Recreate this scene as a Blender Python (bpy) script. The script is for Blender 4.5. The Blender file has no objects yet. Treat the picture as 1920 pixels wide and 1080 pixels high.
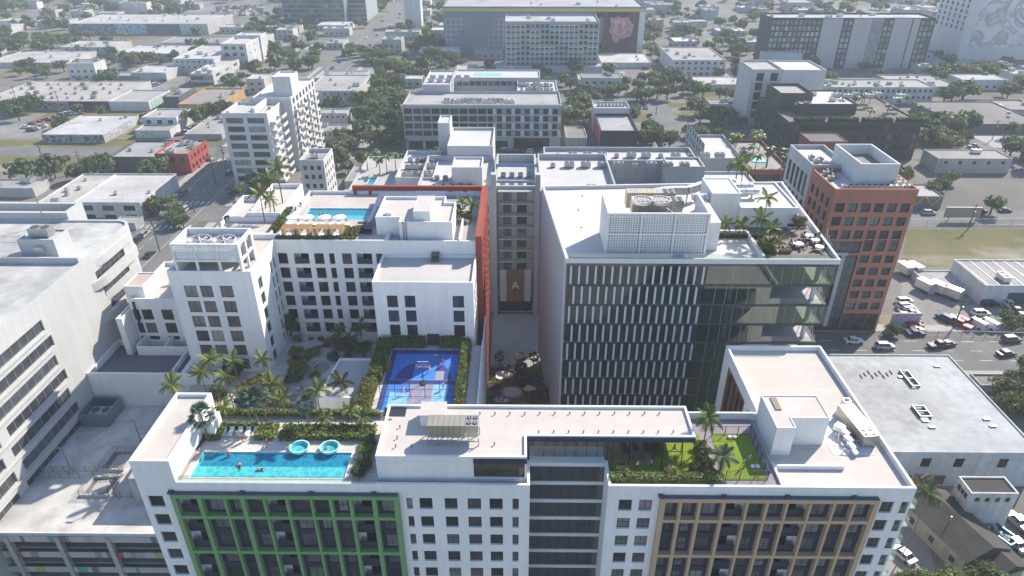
import bpy, math, random
from mathutils import Vector, Matrix, Euler
from math import radians as R, sin, cos, pi, atan2, hypot
rnd = random.Random(11)
S = bpy.context.scene
C = S.collection
# ------------------------------------------------------------------ camera
H = 95.0
cd = bpy.data.cameras.new('camera'); cam = bpy.data.objects.new('camera', cd); C.objects.link(cam)
cam.location = (0, 0, H); cam.rotation_euler = (R(90-29.5), 0, R(.6))
cd.lens = 24.0; cd.sensor_width = 36.0; cd.clip_start = .5; cd.clip_end = 9000
S.camera = cam
# ------------------------------------------------------------------ sky, sun, exposure
SUN_EL, SUN_AZ = 38.0, 45.0          # azimuth clockwise from +Y
W = bpy.data.worlds.new('World'); S.world = W; W.use_nodes = True
nt = W.node_tree; bg = nt.nodes['Background']
sk = nt.nodes.new('ShaderNodeTexSky'); sk.sky_type = 'NISHITA'; sk.sun_disc = False
sk.sun_elevation = R(SUN_EL); sk.sun_rotation = R(SUN_AZ)
sk.air_density = 1.0; sk.dust_density = .4; sk.ozone_density = 2.0
nt.links.new(sk.outputs[0], bg.inputs[0]); bg.inputs[1].default_value = .15
ld = bpy.data.lights.new('sun', 'SUN'); ld.energy = 5.0; ld.angle = R(.53); ld.color = (1, .89, .76)
lo = bpy.data.objects.new('sun', ld); C.objects.link(lo); lo.location = (200, 200, 300)
sd = Vector((sin(R(SUN_AZ))*cos(R(SUN_EL)), cos(R(SUN_AZ))*cos(R(SUN_EL)), sin(R(SUN_EL))))
lo.rotation_euler = sd.to_track_quat('Z', 'Y').to_euler()
S.view_settings.view_transform = 'Standard'; S.view_settings.look = 'None'
S.view_settings.exposure = .68; S.view_settings.gamma = 1; S.view_settings.use_curve_mapping = False
S.render.engine = 'CYCLES'
S.cycles.use_denoising = True
S.cycles.max_bounces = 6; S.cycles.diffuse_bounces = 3; S.cycles.glossy_bounces = 2
S.cycles.transparent_max_bounces = 10; S.cycles.transmission_bounces = 4; S.cycles.volume_bounces = 1
S.cycles.caustics_reflective = False; S.cycles.caustics_refractive = False
S.cycles.use_adaptive_sampling = True; S.cycles.adaptive_threshold = .02
# ------------------------------------------------------------------ pixel rays -> world points
_M = Euler(cam.rotation_euler).to_matrix()
def ray(px, py): return _M @ Vector(((px-960)/1280, -(py-540)/1280, -1))
def P(px, py, z=0.0):
    d = ray(px, py); t = (z-H)/d.z
    return Vector((d.x*t, d.y*t, z))
def PD(px, py, D):
    d = ray(px, py); t = D/d.y
    return Vector((d.x*t, D, H+d.z*t))
def XD(px, py, D): return PD(px, py, D).x
# ------------------------------------------------------------------ mesh helper
class MB:
    def __init__(s): s.v = []; s.f = []
    def q(s, *p):
        n = len(s.v); s.v += [tuple(a) for a in p]; s.f.append(tuple(range(n, n+len(p)))); return s
    def box(s, x0, x1, y0, y1, z0, z1, skip=''):
        v = [(x0,y0,z0),(x1,y0,z0),(x1,y1,z0),(x0,y1,z0),(x0,y0,z1),(x1,y0,z1),(x1,y1,z1),(x0,y1,z1)]
        n = len(s.v); s.v += v
        F = dict(b=(0,3,2,1), t=(4,5,6,7), f=(0,1,5,4), r=(1,2,6,5), k=(2,3,7,6), l=(3,0,4,7))
        for k, f in F.items():
            if k not in skip: s.f.append(tuple(n+i for i in f))
        return s
    def obox(s, c, d, rz=0, rx=0):
        n = len(s.v); M = Matrix.Rotation(rz, 3, 'Z') @ Matrix.Rotation(rx, 3, 'X')
        m = MB().box(-d[0]/2, d[0]/2, -d[1]/2, d[1]/2, -d[2]/2, d[2]/2)
        s.v += [tuple(Vector(c)+M@Vector(p)) for p in m.v]; s.f += [tuple(n+i for i in f) for f in m.f]; return s
    def prism(s, poly, z0, z1, top=True, bot=False):
        k = len(poly); n = len(s.v)
        s.v += [(p[0],p[1],z0) for p in poly]+[(p[0],p[1],z1) for p in poly]
        for i in range(k):
            j = (i+1) % k; s.f.append((n+i, n+j, n+k+j, n+k+i))
        if top: s.f.append(tuple(n+k+i for i in range(k)))
        if bot: s.f.append(tuple(n+i for i in reversed(range(k))))
        return s
    def tube(s, p, q, r0, r1=None, n=6, cap=True):
        p = Vector(p); q = Vector(q); r1 = r0 if r1 is None else r1
        d = (q-p).normalized(); a = d.orthogonal().normalized(); b = d.cross(a); k = len(s.v)
        for c, r in ((p, r0), (q, r1)):
            s.v += [tuple(c+(a*cos(2*pi*i/n)+b*sin(2*pi*i/n))*r) for i in range(n)]
        for i in range(n):
            j = (i+1) % n; s.f.append((k+i, k+j, k+n+j, k+n+i))
        if cap: s.f.append(tuple(k+n+i for i in range(n))); s.f.append(tuple(k+i for i in reversed(range(n))))
        return s
    def path(s, pts, r, n=5):
        for a, b in zip(pts, pts[1:]): s.tube(a, b, r, r, n)
        return s
    def add(s, m, M):
        n = len(s.v); s.v += [tuple(M @ Vector(p)) for p in m.v]; s.f += [tuple(n+i for i in f) for f in m.f]; return s
    def mesh(s, name, mat=None, smooth=False):
        me = bpy.data.meshes.new(name); me.from_pydata(s.v, [], s.f)
        if mat: me.materials.append(mat)
        if smooth: me.polygons.foreach_set('use_smooth', [True]*len(me.polygons))
        me.update(); return me
def col4(c): return (c[0], c[1], c[2], 1.0) if not isinstance(c, (int, float)) else (c, c, c, 1.0)
def ob(name, me, mat=None, parent=None, col=None, loc=None, rz=0, sc=None, kind=None, local=False, smooth=False):
    if isinstance(me, MB): me = me.mesh(name, mat, smooth)
    elif mat is not None and not me.materials: me.materials.append(mat)
    o = bpy.data.objects.new(name, me); C.objects.link(o)
    if loc is not None: o.location = loc
    if rz: o.rotation_euler = (0, 0, rz)
    if sc is not None: o.scale = (sc, sc, sc) if isinstance(sc, (int, float)) else sc
    if col is not None: o.color = col4(col)
    if parent is not None:
        o.parent = parent
        if not local: o.matrix_parent_inverse = parent['_pi'] if False else PINV.get(parent.name, Matrix())
    if kind: o['kind'] = kind
    return o
PINV = {}
def thing(name, label, cat, loc=(0,0,0), rz=0, group=None, sc=1):
    o = bpy.data.objects.new(name, None); C.objects.link(o); o.location = loc; o.rotation_euler = (0,0,rz); o.scale = (sc,sc,sc)
    o.empty_display_size = .3
    PINV[o.name] = (Matrix.Translation(Vector(loc)) @ Matrix.Rotation(rz, 4, 'Z') @ Matrix.Diagonal((sc,sc,sc,1))).inverted()
    return tag(o, label, cat, group)
def tag(o, label, cat, group=None):
    o['label'] = label; o['category'] = cat
    if group: o['group'] = group
    return o
def struct(name, me, mat=None, col=None): return ob(name, me, mat, None, col, kind='structure')
def copy_tree(o, loc, rz=None, label=None, group=None, sc=None):
    r = o.copy(); C.objects.link(r); r.location = loc
    if rz is not None: r.rotation_euler = (0,0,rz)
    if sc is not None: r.scale = (sc,sc,sc) if isinstance(sc, (int, float)) else sc
    if label: r['label'] = label
    if group: r['group'] = group
    for ch in o.children:
        c = ch.copy(); C.objects.link(c); c.parent = r
        for g in ch.children:
            d = g.copy(); C.objects.link(d); d.parent = c
    return r
# ------------------------------------------------------------------ materials
def newmat(name):
    m = bpy.data.materials.new(name); m.use_nodes = True; t = m.node_tree
    return m, t, t.nodes['Principled BSDF']
def nd(t, typ, **kw):
    n = t.nodes.new(typ)
    for k, v in kw.items():
        if k.startswith('i_'): n.inputs[k[2:].replace('_', ' ')].default_value = v
        else: setattr(n, k, v)
    return n
def noise(t, scale, detail=3, vec=None, rough=.55):
    n = nd(t, 'ShaderNodeTexNoise'); n.inputs['Scale'].default_value = scale; n.inputs['Detail'].default_value = detail
    n.inputs['Roughness'].default_value = rough
    if vec is None:
        g = t.nodes.get('pos') or nd(t, 'ShaderNodeNewGeometry', name='pos'); vec = g.outputs['Position']
    t.links.new(vec, n.inputs['Vector']); return n.outputs[0]
def mapr(t, v, a, b, c, d):
    n = nd(t, 'ShaderNodeMapRange'); t.links.new(v, n.inputs[0])
    for i, x in enumerate((a,b,c,d)): n.inputs[i+1].default_value = x
    return n.outputs[0]
def mth(t, op, a, b=None):
    n = nd(t, 'ShaderNodeMath', operation=op)
    for i, x in enumerate((a, b)):
        if x is None: continue
        if isinstance(x, (int, float)): n.inputs[i].default_value = x
        else: t.links.new(x, n.inputs[i])
    return n.outputs[0]
def scalec(t, c, f):
    n = nd(t, 'ShaderNodeVectorMath', operation='SCALE'); t.links.new(c, n.inputs[0]); t.links.new(f, n.inputs['Scale']); return n.outputs[0]
def mixc(t, f, a, b):
    n = nd(t, 'ShaderNodeMix', data_type='RGBA')
    for i, x in ((0, f), (6, a), (7, b)):
        if isinstance(x, (int, float)): n.inputs[i].default_value = x
        elif isinstance(x, tuple): n.inputs[i].default_value = col4(x)
        else: t.links.new(x, n.inputs[i])
    return n.outputs[2]
def objcol(t): return nd(t, 'ShaderNodeObjectInfo').outputs['Color']
def bump(t, b, h, s, d=.02):
    n = nd(t, 'ShaderNodeBump'); n.inputs['Strength'].default_value = s; n.inputs['Distance'].default_value = d
    t.links.new(h, n.inputs['Height']); t.links.new(n.outputs[0], b.inputs['Normal'])
def surf(name, rough=.8, amp=.1, s1=.15, s2=2.5, streak=0, seams=None, stain=0, bmp=0, spec=.35, metal=0, fine=None):
    m, t, b = newmat(name)
    f = mapr(t, noise(t, s1, 5), .3, .7, 1-amp, 1+amp*.6)
    f = mth(t, 'MULTIPLY', f, mapr(t, noise(t, s2, 4), .3, .7, 1-amp*.6, 1+amp*.5))
    if fine: f = mth(t, 'MULTIPLY', f, mapr(t, noise(t, fine, 2), .3, .7, 1-amp, 1+amp))
    if streak:
        g = t.nodes['pos']; mp = nd(t, 'ShaderNodeMapping'); mp.inputs['Scale'].default_value = (1.2, 1.2, .07)
        t.links.new(g.outputs['Position'], mp.inputs[0])
        f = mth(t, 'MULTIPLY', f, mapr(t, noise(t, 1.0, 4, mp.outputs[0]), .35, .75, 1, 1-streak))
    if seams:
        br = nd(t, 'ShaderNodeTexBrick'); br.inputs['Scale'].default_value = 1; br.inputs['Mortar Size'].default_value = seams[2]
        br.inputs['Brick Width'].default_value = seams[0]; br.inputs['Row Height'].default_value = seams[1]
        br.inputs['Color1'].default_value = (1,1,1,1); br.inputs['Color2'].default_value = (.93,.93,.93,1); br.inputs['Mortar'].default_value = (seams[3],)*3+(1,)
        t.links.new(t.nodes['pos'].outputs['Position'], br.inputs['Vector'])
        f = mth(t, 'MULTIPLY', f, br.outputs[0])
    c = scalec(t, objcol(t), f)
    if stain:
        c = mixc(t, mapr(t, noise(t, .09, 6, rough=.7), .52, .72, 0, stain), c, (.10,.095,.085))
    t.links.new(c, b.inputs['Base Color']); b.inputs['Roughness'].default_value = rough
    b.inputs['Specular IOR Level'].default_value = spec; b.inputs['Metallic'].default_value = metal
    if bmp: bump(t, b, noise(t, 9, 3), bmp)
    return m
M_PAINT = surf('painted_stucco', .85, .07, .12, 3, streak=.10, bmp=.15)
M_OLD = surf('weathered_wall', .85, .16, .12, 1.2, streak=.25, stain=.25)
M_ROOF = surf('roof_membrane', .85, .07, .1, .9, seams=(12, 2.2, .02, .8), stain=.10)
M_OLDROOF = surf('old_roof', .9, .2, .06, .7, seams=(14, 1.8, .02, .84), stain=.5)
M_CONC = surf('concrete', .85, .16, .1, 1.2, stain=.3, bmp=.2)
M_DECK = surf('stained_deck', .8, .3, .08, .35, stain=.65, bmp=.2)
M_ASPH = surf('asphalt', .9, .2, .08, .8, stain=.15, fine=14)
M_METAL = surf('metal', .4, .08, .3, 4, metal=.55, spec=.5)
M_PLAIN = surf('plain', .7, .04, .3, 4)
M_FAB = surf('fabric', .95, .08, 1, 8)
M_PAVE = surf('paving', .85, .12, .2, 2, seams=(1.2, .6, .012, .6))
M_WOODTILE = surf('timber', .7, .2, .3, 3, streak=.3, seams=(2.4, .14, .008, .4))
M_MARK = surf('road_marking', .8, .25, .3, 3)
M_BARK = surf('bark', .95, .25, .8, 6)
M_SHINGLE = surf('shingle_roof', .95, .2, .3, 2, seams=(.9, .35, .02, .6), stain=.35)
def glassy(name, rough=.06, var=.5, spec=.5):
    m, t, b = newmat(name)
    oi = nd(t, 'ShaderNodeObjectInfo')
    r = mapr(t, oi.outputs['Random'], 0, 1, 1-var, 1+var)
    f = mth(t, 'MULTIPLY', r, mapr(t, noise(t, .5, 2), .3, .7, .7, 1.3))
    t.links.new(scalec(t, oi.outputs['Color'], f), b.inputs['Base Color'])
    b.inputs['Roughness'].default_value = rough; b.inputs['Specular IOR Level'].default_value = spec; b.inputs['IOR'].default_value = 1.5
    return m
M_GLASS = glassy('window_glass')
M_FINGLASS = glassy('curtain_wall_glass', .05, .35, .4)
def clear(name, gl=.1, tint=(.85,.92,.9)):
    m = bpy.data.materials.new(name); m.use_nodes = True; t = m.node_tree; t.nodes.clear()
    out = nd(t, 'ShaderNodeOutputMaterial'); mx = nd(t, 'ShaderNodeMixShader')
    tr = nd(t, 'ShaderNodeBsdfTransparent'); tr.inputs[0].default_value = col4(tint)
    gs = nd(t, 'ShaderNodeBsdfGlossy'); gs.inputs['Roughness'].default_value = .03
    fr = nd(t, 'ShaderNodeLayerWeight'); fr.inputs[0].default_value = .5
    t.links.new(mapr(t, mth(t, 'POWER', fr.outputs['Facing'], 4), 0, 1, gl, .9), mx.inputs[0])
    t.links.new(tr.outputs[0], mx.inputs[1]); t.links.new(gs.outputs[0], mx.inputs[2]); t.links.new(mx.outputs[0], out.inputs[0])
    return m
M_CLEAR = clear('clear_glass')
M_GREENGLASS = clear('green_glass', .13, (.66,.75,.69))
M_GREYGLASS = clear('grey_glass', .12, (.56,.58,.59))
M_WATER = clear('pool_water_surface', .03, (.42,.80,.84))
t = M_WATER.node_tree
for g in [n for n in t.nodes if n.type in ('BSDF_GLOSSY',)]:
    bn = t.nodes.get('wave') or nd(t, 'ShaderNodeBump', name='wave')
    if not bn.inputs['Height'].is_linked:
        t.links.new(noise(t, 2.2, 3), bn.inputs['Height']); bn.inputs['Strength'].default_value = .5; bn.inputs['Distance'].default_value = .1
    t.links.new(bn.outputs[0], g.inputs['Normal'])
def tilemat():
    m, t, b = newmat('pool_tile_caustics'); p = nd(t, 'ShaderNodeNewGeometry', name='pos')
    v = nd(t, 'ShaderNodeTexVoronoi', feature='DISTANCE_TO_EDGE'); v.inputs['Scale'].default_value = 1.1
    ad = nd(t, 'ShaderNodeVectorMath', operation='ADD'); t.links.new(p.outputs['Position'], ad.inputs[0])
    nn = nd(t, 'ShaderNodeTexNoise'); nn.inputs['Scale'].default_value = 1.5; t.links.new(p.outputs['Position'], nn.inputs['Vector']); t.links.new(nn.outputs['Color'], ad.inputs[1])
    t.links.new(ad.outputs[0], v.inputs['Vector'])
    f = mapr(t, v.outputs['Distance'], 0, .25, 1.15, .8)  # warped net of brighter lines: rippling light painted into the tile colour
    t.links.new(scalec(t, objcol(t), f), b.inputs['Base Color']); b.inputs['Roughness'].default_value = .5; return m
M_TILE = tilemat()
def leafmat(name, trans=.35, var=.45, rough=.6):
    m, t, b = newmat(name)
    g = nd(t, 'ShaderNodeNewGeometry', name='pos'); oi = nd(t, 'ShaderNodeObjectInfo')
    f = mapr(t, g.outputs['Random Per Island'], 0, 1, 1-var, 1+var)
    f = mth(t, 'MULTIPLY', f, mapr(t, noise(t, .7, 3), .3, .7, .7, 1.35))
    f = mth(t, 'MULTIPLY', f, mapr(t, oi.outputs['Random'], 0, 1, .8, 1.2))
    hs = nd(t, 'ShaderNodeHueSaturation'); t.links.new(scalec(t, oi.outputs['Color'], f), hs.inputs['Color'])
    t.links.new(mapr(t, g.outputs['Random Per Island'], 0, 1, .47, .53), hs.inputs['Hue'])
    t.links.new(hs.outputs[0], b.inputs['Base Color']); b.inputs['Roughness'].default_value = rough; b.inputs['Specular IOR Level'].default_value = .25
    tl = nd(t, 'ShaderNodeBsdfTranslucent'); t.links.new(hs.outputs[0], tl.inputs[0])
    mx = nd(t, 'ShaderNodeMixShader'); mx.inputs[0].default_value = trans
    out = t.nodes['Material Output']; t.links.new(b.outputs[0], mx.inputs[1]); t.links.new(tl.outputs[0], mx.inputs[2]); t.links.new(mx.outputs[0], out.inputs[0])
    return m
M_LEAF = leafmat('leaves'); M_PALM = leafmat('palm_leaves', .3, .3, .45)
def grassmat(name, c1, c2, c3, s=.05):
    m, t, b = newmat(name)
    c = mixc(t, mapr(t, noise(t, s, 6, rough=.65), .4, .6, 0, 1), c1, c2)
    c = mixc(t, mapr(t, noise(t, s*.6, 5), .55, .68, 0, 1), c, c3)
    c = scalec(t, c, mapr(t, noise(t, 3, 4), .3, .7, .75, 1.25))
    t.links.new(c, b.inputs['Base Color']); b.inputs['Roughness'].default_value = .95; b.inputs['Specular IOR Level'].default_value = .1
    bump(t, b, noise(t, 6, 4), .5, .1); return m
M_GRASS = grassmat('dry_grass', (.11,.12,.045), (.16,.145,.075), (.30,.27,.22))
M_GROUND = grassmat('city_ground', (.20,.19,.17), (.15,.145,.13), (.12,.125,.08), .02)
M_TURF = grassmat('artificial_turf', (.17,.235,.03), (.19,.26,.035), (.16,.215,.03), .3)
def mural(name, cs, s=.25, dist=2.0):
    """abstract painted patches of several flat colours"""
    m, t, b = newmat(name)
    n = noise(t, s, 3); p = t.nodes['pos']
    nn = nd(t, 'ShaderNodeTexNoise'); nn.inputs['Scale'].default_value = s; nn.inputs['Detail'].default_value = 4; nn.inputs['Distortion'].default_value = dist
    t.links.new(p.outputs['Position'], nn.inputs['Vector'])
    rp = nd(t, 'ShaderNodeValToRGB'); cr = rp.color_ramp; cr.interpolation = 'CONSTANT' if s > .2 else 'LINEAR'
    k = len(cs)
    while len(cr.elements) < k: cr.elements.new(.5)
    for i, e in enumerate(cr.elements): e.position = .3+.4*i/k; e.color = col4(cs[i])
    t.links.new(nn.outputs[0], rp.inputs[0]); t.links.new(rp.outputs[0], b.inputs['Base Color']); b.inputs['Roughness'].default_value = .8
    return m
# ------------------------------------------------------------------ building helpers
WIN = {}
def winmesh(w, h, nx, ny, t=.07):
    k = (round(w, 2), round(h, 2), nx, ny, t)
    if k not in WIN:
        m = MB(); d0, d1 = 0, .07
        m.box(0, w, d0, d1, 0, t).box(0, w, d0, d1, h-t, h).box(0, t, d0, d1, t, h-t).box(w-t, w, d0, d1, t, h-t)
        for i in range(1, nx): m.box(w*i/nx-t*.4, w*i/nx+t*.4, d0, d1, t, h-t)
        for i in range(1, ny): m.box(t, w-t, d0+.008, d1-.01, h*i/ny-t*.35, h*i/ny+t*.35)
        p = MB().q((t*.5, .045, t*.5), (w-t*.5, .045, t*.5), (w-t*.5, .045, h-t*.5), (t*.5, .045, h-t*.5))
        WIN[k] = (m.mesh('window', M_PLAIN), p.mesh('pane', M_GLASS))
    return WIN[k]
FR_DARK = (.03,.032,.038)
def window(B, p, ang, w, h, nx=2, ny=1, fcol=FR_DARK, pcol=(.03,.034,.036), name='window'):
    a, b = winmesh(w, h, nx, ny)
    if rnd.random() < .22: k = rnd.choice((1.8, 2.6, 3.4)); pcol = tuple(min(.2, c*k) for c in pcol)
    o = ob(name, a, None, B, fcol, p, ang)
    ob('pane', b, None, o, pcol, local=True)
    return o
def wallgrid(m, a, b, z0, z1, holes, dep):
    a = Vector(a[:2]); b = Vector(b[:2]); L = (b-a).length; d = (b-a)/L; inn = Vector((-d.y, d.x))
    us = sorted({0, L, *[h[0] for h in holes], *[h[1] for h in holes]})
    vs = sorted({z0, z1, *[h[2] for h in holes], *[h[3] for h in holes]})
    W3 = lambda u, v, y=0: (a.x+d.x*u+inn.x*y, a.y+d.y*u+inn.y*y, v)
    for i in range(len(us)-1):
        hc = [h for h in holes if h[0]-1e-6 <= us[i] and us[i+1] <= h[1]+1e-6]
        j = 0
        while j < len(vs)-1:
            solid = lambda k: not any(h[2]-1e-6 <= vs[k] and vs[k+1] <= h[3]+1e-6 for h in hc)
            if not solid(j): j += 1; continue
            k = j
            while k+1 < len(vs)-1 and solid(k+1): k += 1
            m.q(W3(us[i], vs[j]), W3(us[i+1], vs[j]), W3(us[i+1], vs[k+1]), W3(us[i], vs[k+1])); j = k+1
    for u0, u1, v0, v1 in [h[:4] for h in holes]:
        m.q(W3(u0,v0), W3(u0,v0,dep), W3(u1,v0,dep), W3(u1,v0)); m.q(W3(u0,v1), W3(u1,v1), W3(u1,v1,dep), W3(u0,v1,dep))
        m.q(W3(u0,v0), W3(u0,v1), W3(u0,v1,dep), W3(u0,v0,dep)); m.q(W3(u1,v0), W3(u1,v0,dep), W3(u1,v1,dep), W3(u1,v1))
    return W3, atan2(d.y, d.x)
def balcony(B, p, ang, w, h, side, dep=1.5, wallc=.7, railc=(.035,.04,.06), flip=False):
    m = MB(); y = .05
    m.q((0,y,0),(w,y,0),(w,dep,0),(0,dep,0)); m.q((0,y,h),(0,dep,h),(w,dep,h),(w,y,h))
    m.q((0,y,0),(0,dep,0),(0,dep,h),(0,y,h)); m.q((w,y,0),(w,y,h),(w,dep,h),(w,dep,0)); m.q((0,dep,0),(w,dep,0),(w,dep,h),(0,dep,h))
    o = ob('balcony', m, M_PAINT, B, wallc, p, ang)
    dm = MB().box(w*.3 if not flip else .1, w-.1 if not flip else w*.7, dep-.06, dep-.012, .02, h-.25)
    ob('door', dm, M_GLASS, o, (.018,.02,.022), local=True)
    r = MB().box(.02, w-.02, -.02, .02, .02, 1.05); r.box(0, w, -.04, .045, 1.052, 1.1)
    ob('railing', r, M_PLAIN, o, railc, local=True)
    return o
def inset(poly, t):
    n = len(poly); out = []
    for i in range(n):
        p0, p1, p2 = Vector(poly[i-1][:2]), Vector(poly[i][:2]), Vector(poly[(i+1) % n][:2])
        d1 = (p1-p0).normalized(); d2 = (p2-p1).normalized()
        n1 = Vector((-d1.y, d1.x)); n2 = Vector((-d2.y, d2.x)); s = n1+n2; s = s/max(s.dot(n1), .2)
        out.append(tuple(p1+s*t))
    return out
def rect(x0, x1, y0, y1): return [(x0,y0),(x1,y0),(x1,y1),(x0,y1)]
def grid(L, n, w, m0=1.0, m1=None):
    m1 = m0 if m1 is None else m1; p = (L-m0-m1)/n
    return [(m0+p*(i+.5)-w/2, m0+p*(i+.5)+w/2) for i in range(n)]
def rows(z, n, fh, h): return [(z+fh*i, z+fh*i+h) for i in range(n)]
def body(B, poly, z0, z1, ph=1.0, pt=.3, col=.7, rcol=.45, fac=None, dep=.16, mat=None, rmat=None, holes=None, cop=None):
    """walls with real openings, a roof slab and a parapet; fac: edge -> list of (cols, rows, nx, ny, pane colour, frame colour)"""
    mat = mat or M_PAINT; rmat = rmat or M_ROOF; fac = fac or {}; m = MB(); n = len(poly)
    for i in range(n):
        a, b = poly[i], poly[(i+1) % n]; hs = []
        if holes and i in holes: hs += holes[i]
        for g in fac.get(i, []): hs += [(c[0], c[1], r[0], r[1]) for c in g[0] for r in g[1]]
        W3, ang = wallgrid(m, a, b, z0, z1, hs, dep)
        for g in fac.get(i, []):
            cols, rws, nx, ny = g[:4]; pc = g[4] if len(g) > 4 and g[4] else (.03,.034,.036); fc = g[5] if len(g) > 5 else FR_DARK
            for c in cols:
                for r in rws:
                    if len(c) > 2 and c[2] == 'b':
                        balcony(B, W3(c[0], r[0], dep-.05), ang, c[1]-c[0], r[1]-r[0], 1)
                    else: window(B, W3(c[0], r[0], dep-.005), ang, c[1]-c[0], r[1]-r[0], nx if len(c) < 3 else c[2], ny, fc, pc)
    ins = inset(poly, pt)
    if ph > 0:
        for i in range(n):
            j = (i+1) % n
            m.q((*poly[i][:2], z1), (*poly[j][:2], z1), (*ins[j], z1), (*ins[i], z1))
            m.q((*ins[i], z1), (*ins[j], z1), (*ins[j], z1-ph), (*ins[i], z1-ph))
        ob('wall', m, mat, B, col)
        ob('roof', MB().q(*[(*p, z1-ph+.004) for p in inset(poly, pt-.01)]), rmat, B, rcol)
    else:
        ob('wall', m, mat, B, col); ob('roof', MB().q(*[(*p[:2], z1) for p in poly]), rmat, B, rcol)
def solid(B, name, poly, z0, z1, col=.7, mat=None, bot=False): return ob(name, MB().prism(poly, z0, z1, True, bot), mat or M_PAINT, B, col)
# shared rooftop unit meshes
def fanunit(w, d, h, n, nl=0):
    m = MB().box(-w/2, w/2, -d/2, d/2, .25, h)
    for x in (-w*.42, w*.42): m.box(x-.06, x+.06, -d*.48, d*.48, 0, .25)
    f = MB()
    for i in range(n):
        for j in range(max(1, nl)):
            cx = -w/2+w*(i+.5)/n; cy = 0 if nl < 2 else -d/2+d*(j+.5)/nl; r = min(w/n, d/max(1, nl))*.4
            f.tube((cx,cy,h), (cx,cy,h+.09), r, r, 10)
    return m, f
def mkunit(w, d, h, n, nl=0):
    a, f = fanunit(w, d, h, n, nl)
    return a.mesh('rooftop_unit', M_METAL), f.mesh('fan', M_PLAIN)
UNITS = [mkunit(1.3, 1.1, 1.1, 1), mkunit(2.6, 1.5, 1.5, 2), mkunit(3.6, 2.0, 1.7, 2), mkunit(.9, .9, .8, 1)]
def unit(B, k, p, rz=0, col=.5, name='rooftop_unit'):
    o = ob(name, UNITS[k][0], None, B, col, p, rz); ob('fan', UNITS[k][1], None, o, .08, local=True); return o
# ================================================================== FRONT APARTMENT BUILDING
WHITE = (.76,.755,.755); CREAM = (.53,.49,.45); NAVY = (.026,.031,.058)
D0 = 60.5; ZP = 33.2; ZR = 32.4
x0 = XD(257,909,D0); x1 = XD(1722,910,D0); xa = XD(993,950,D0); xb = XD(1141.5,908,D0)
A = thing('apartment_building', 'white apartment block in front with green and tan framed facade and rooftop pool', 'building', ((x0+x1)/2, D0, 0))
def lerp(a, b, t): return a+(b-a)*t
def uX(px, py, D=D0, base=None): return XD(px, py, D)-(x0 if base is None else base)
g0, g1 = XD(325,930,D0), XD(748,930,D0); t0, t1 = XD(1238,930,D0), XD(1648,930,D0)
wr = [(30.9-3.2*k-1.95, 30.9-3.2*k) for k in range(7)]
def cols(lst, py, base, off=0): return [(uX(a+off, py, D0, base), uX(b+off, py, D0, base)) for a, b in lst]
MAUVE = (.105,.095,.105)
xw = P(1362,645,33.4).x
pa = [(x0,D0),(xa,D0),(xa,64.5),(xb,64.5),(xb,D0),(x1,D0),(x1,91),(xw,91),(xw,74),(x0,74)]
fr = [(g0-x0, g1-x0, 0, 31.45)]; fr2 = [(t0-xb, t1-xb, 0, 31.45)]
f0 = [(cols([(786.7,811),(834,857.7),(918,942.5)], 945.7, x0), wr, 2, 2, (.035,.042,.038)),
      (cols([(762.7,774),(877,902),(961,972.7)], 945.7, x0), wr, 1, 1, MAUVE),
      (cols([(281.7,310)], 945.7, x0), wr, 2, 2, (.035,.042,.038))]
f0[1] = ([c+(2 if c[1]-c[0] > 1.2 else 1,) for c in f0[1][0]], wr, 1, 1, MAUVE)
f4 = [(cols([(1160,1185)], 945.7, xb), wr, 2, 2, (.035,.042,.038)), (cols([(1198,1222.7)], 945.7, xb), wr, 2, 1, MAUVE),
      (cols([(1652,1676)], 945.7, xb), wr, 2, 2, (.035,.042,.038))]
sw = [(uX(1690, 945, D0, xb), x1-xb-.25, r[0], r[1]) for r in wr]
body(A, pa, 0, ZP, ZP-ZR, .35, WHITE, CREAM, {0: f0, 4: f4}, .28, holes={0: fr, 4: fr2+sw, 7: [(3.0, 11.5, 20, 31), (13, 13.7, 25, 31), (15, 15.7, 22, 28)]})
# open corner balconies at the right end
for r in wr:
    b = MB(); xq = xb+uX(1690,945,D0,xb)
    b.q((xq,60.55,r[0]),(x1-.02,60.55,r[0]),(x1-.02,62.8,r[0]),(xq,62.8,r[0])); b.q((xq,62.8,r[0]),(x1-.02,62.8,r[0]),(x1-.02,62.8,r[1]),(xq,62.8,r[1]))
    b.q((xq,60.8,r[0]),(xq,60.8,r[1]),(xq,62.8,r[1]),(xq,62.8,r[0]))
    o = ob('corner_balcony', b, M_PAINT, A, .7)
    ob('railing', MB().box(xq,x1-.3,60.62,60.65,r[0],r[0]+1.05), M_CLEAR, o)
    for xx in (xq+.6, xq+1.2): ob('mullion', MB().box(xx-.03,xx+.03,60.7,60.76,r[0],r[1]), M_PLAIN, o, FR_DARK)
    s = MB().box(x1+.02,x1+1.5,61.5,66,r[0]-.35,r[0]-.12); o = ob('balcony', s, M_PAINT, A, .7)
    ob('railing', MB().box(x1+1.46,x1+1.49,61.5,66,r[0]-.1,r[0]+.95).box(x1+.02,x1+1.45,61.5,61.53,r[0]-.1,r[0]+.95), M_CLEAR, o)
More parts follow.
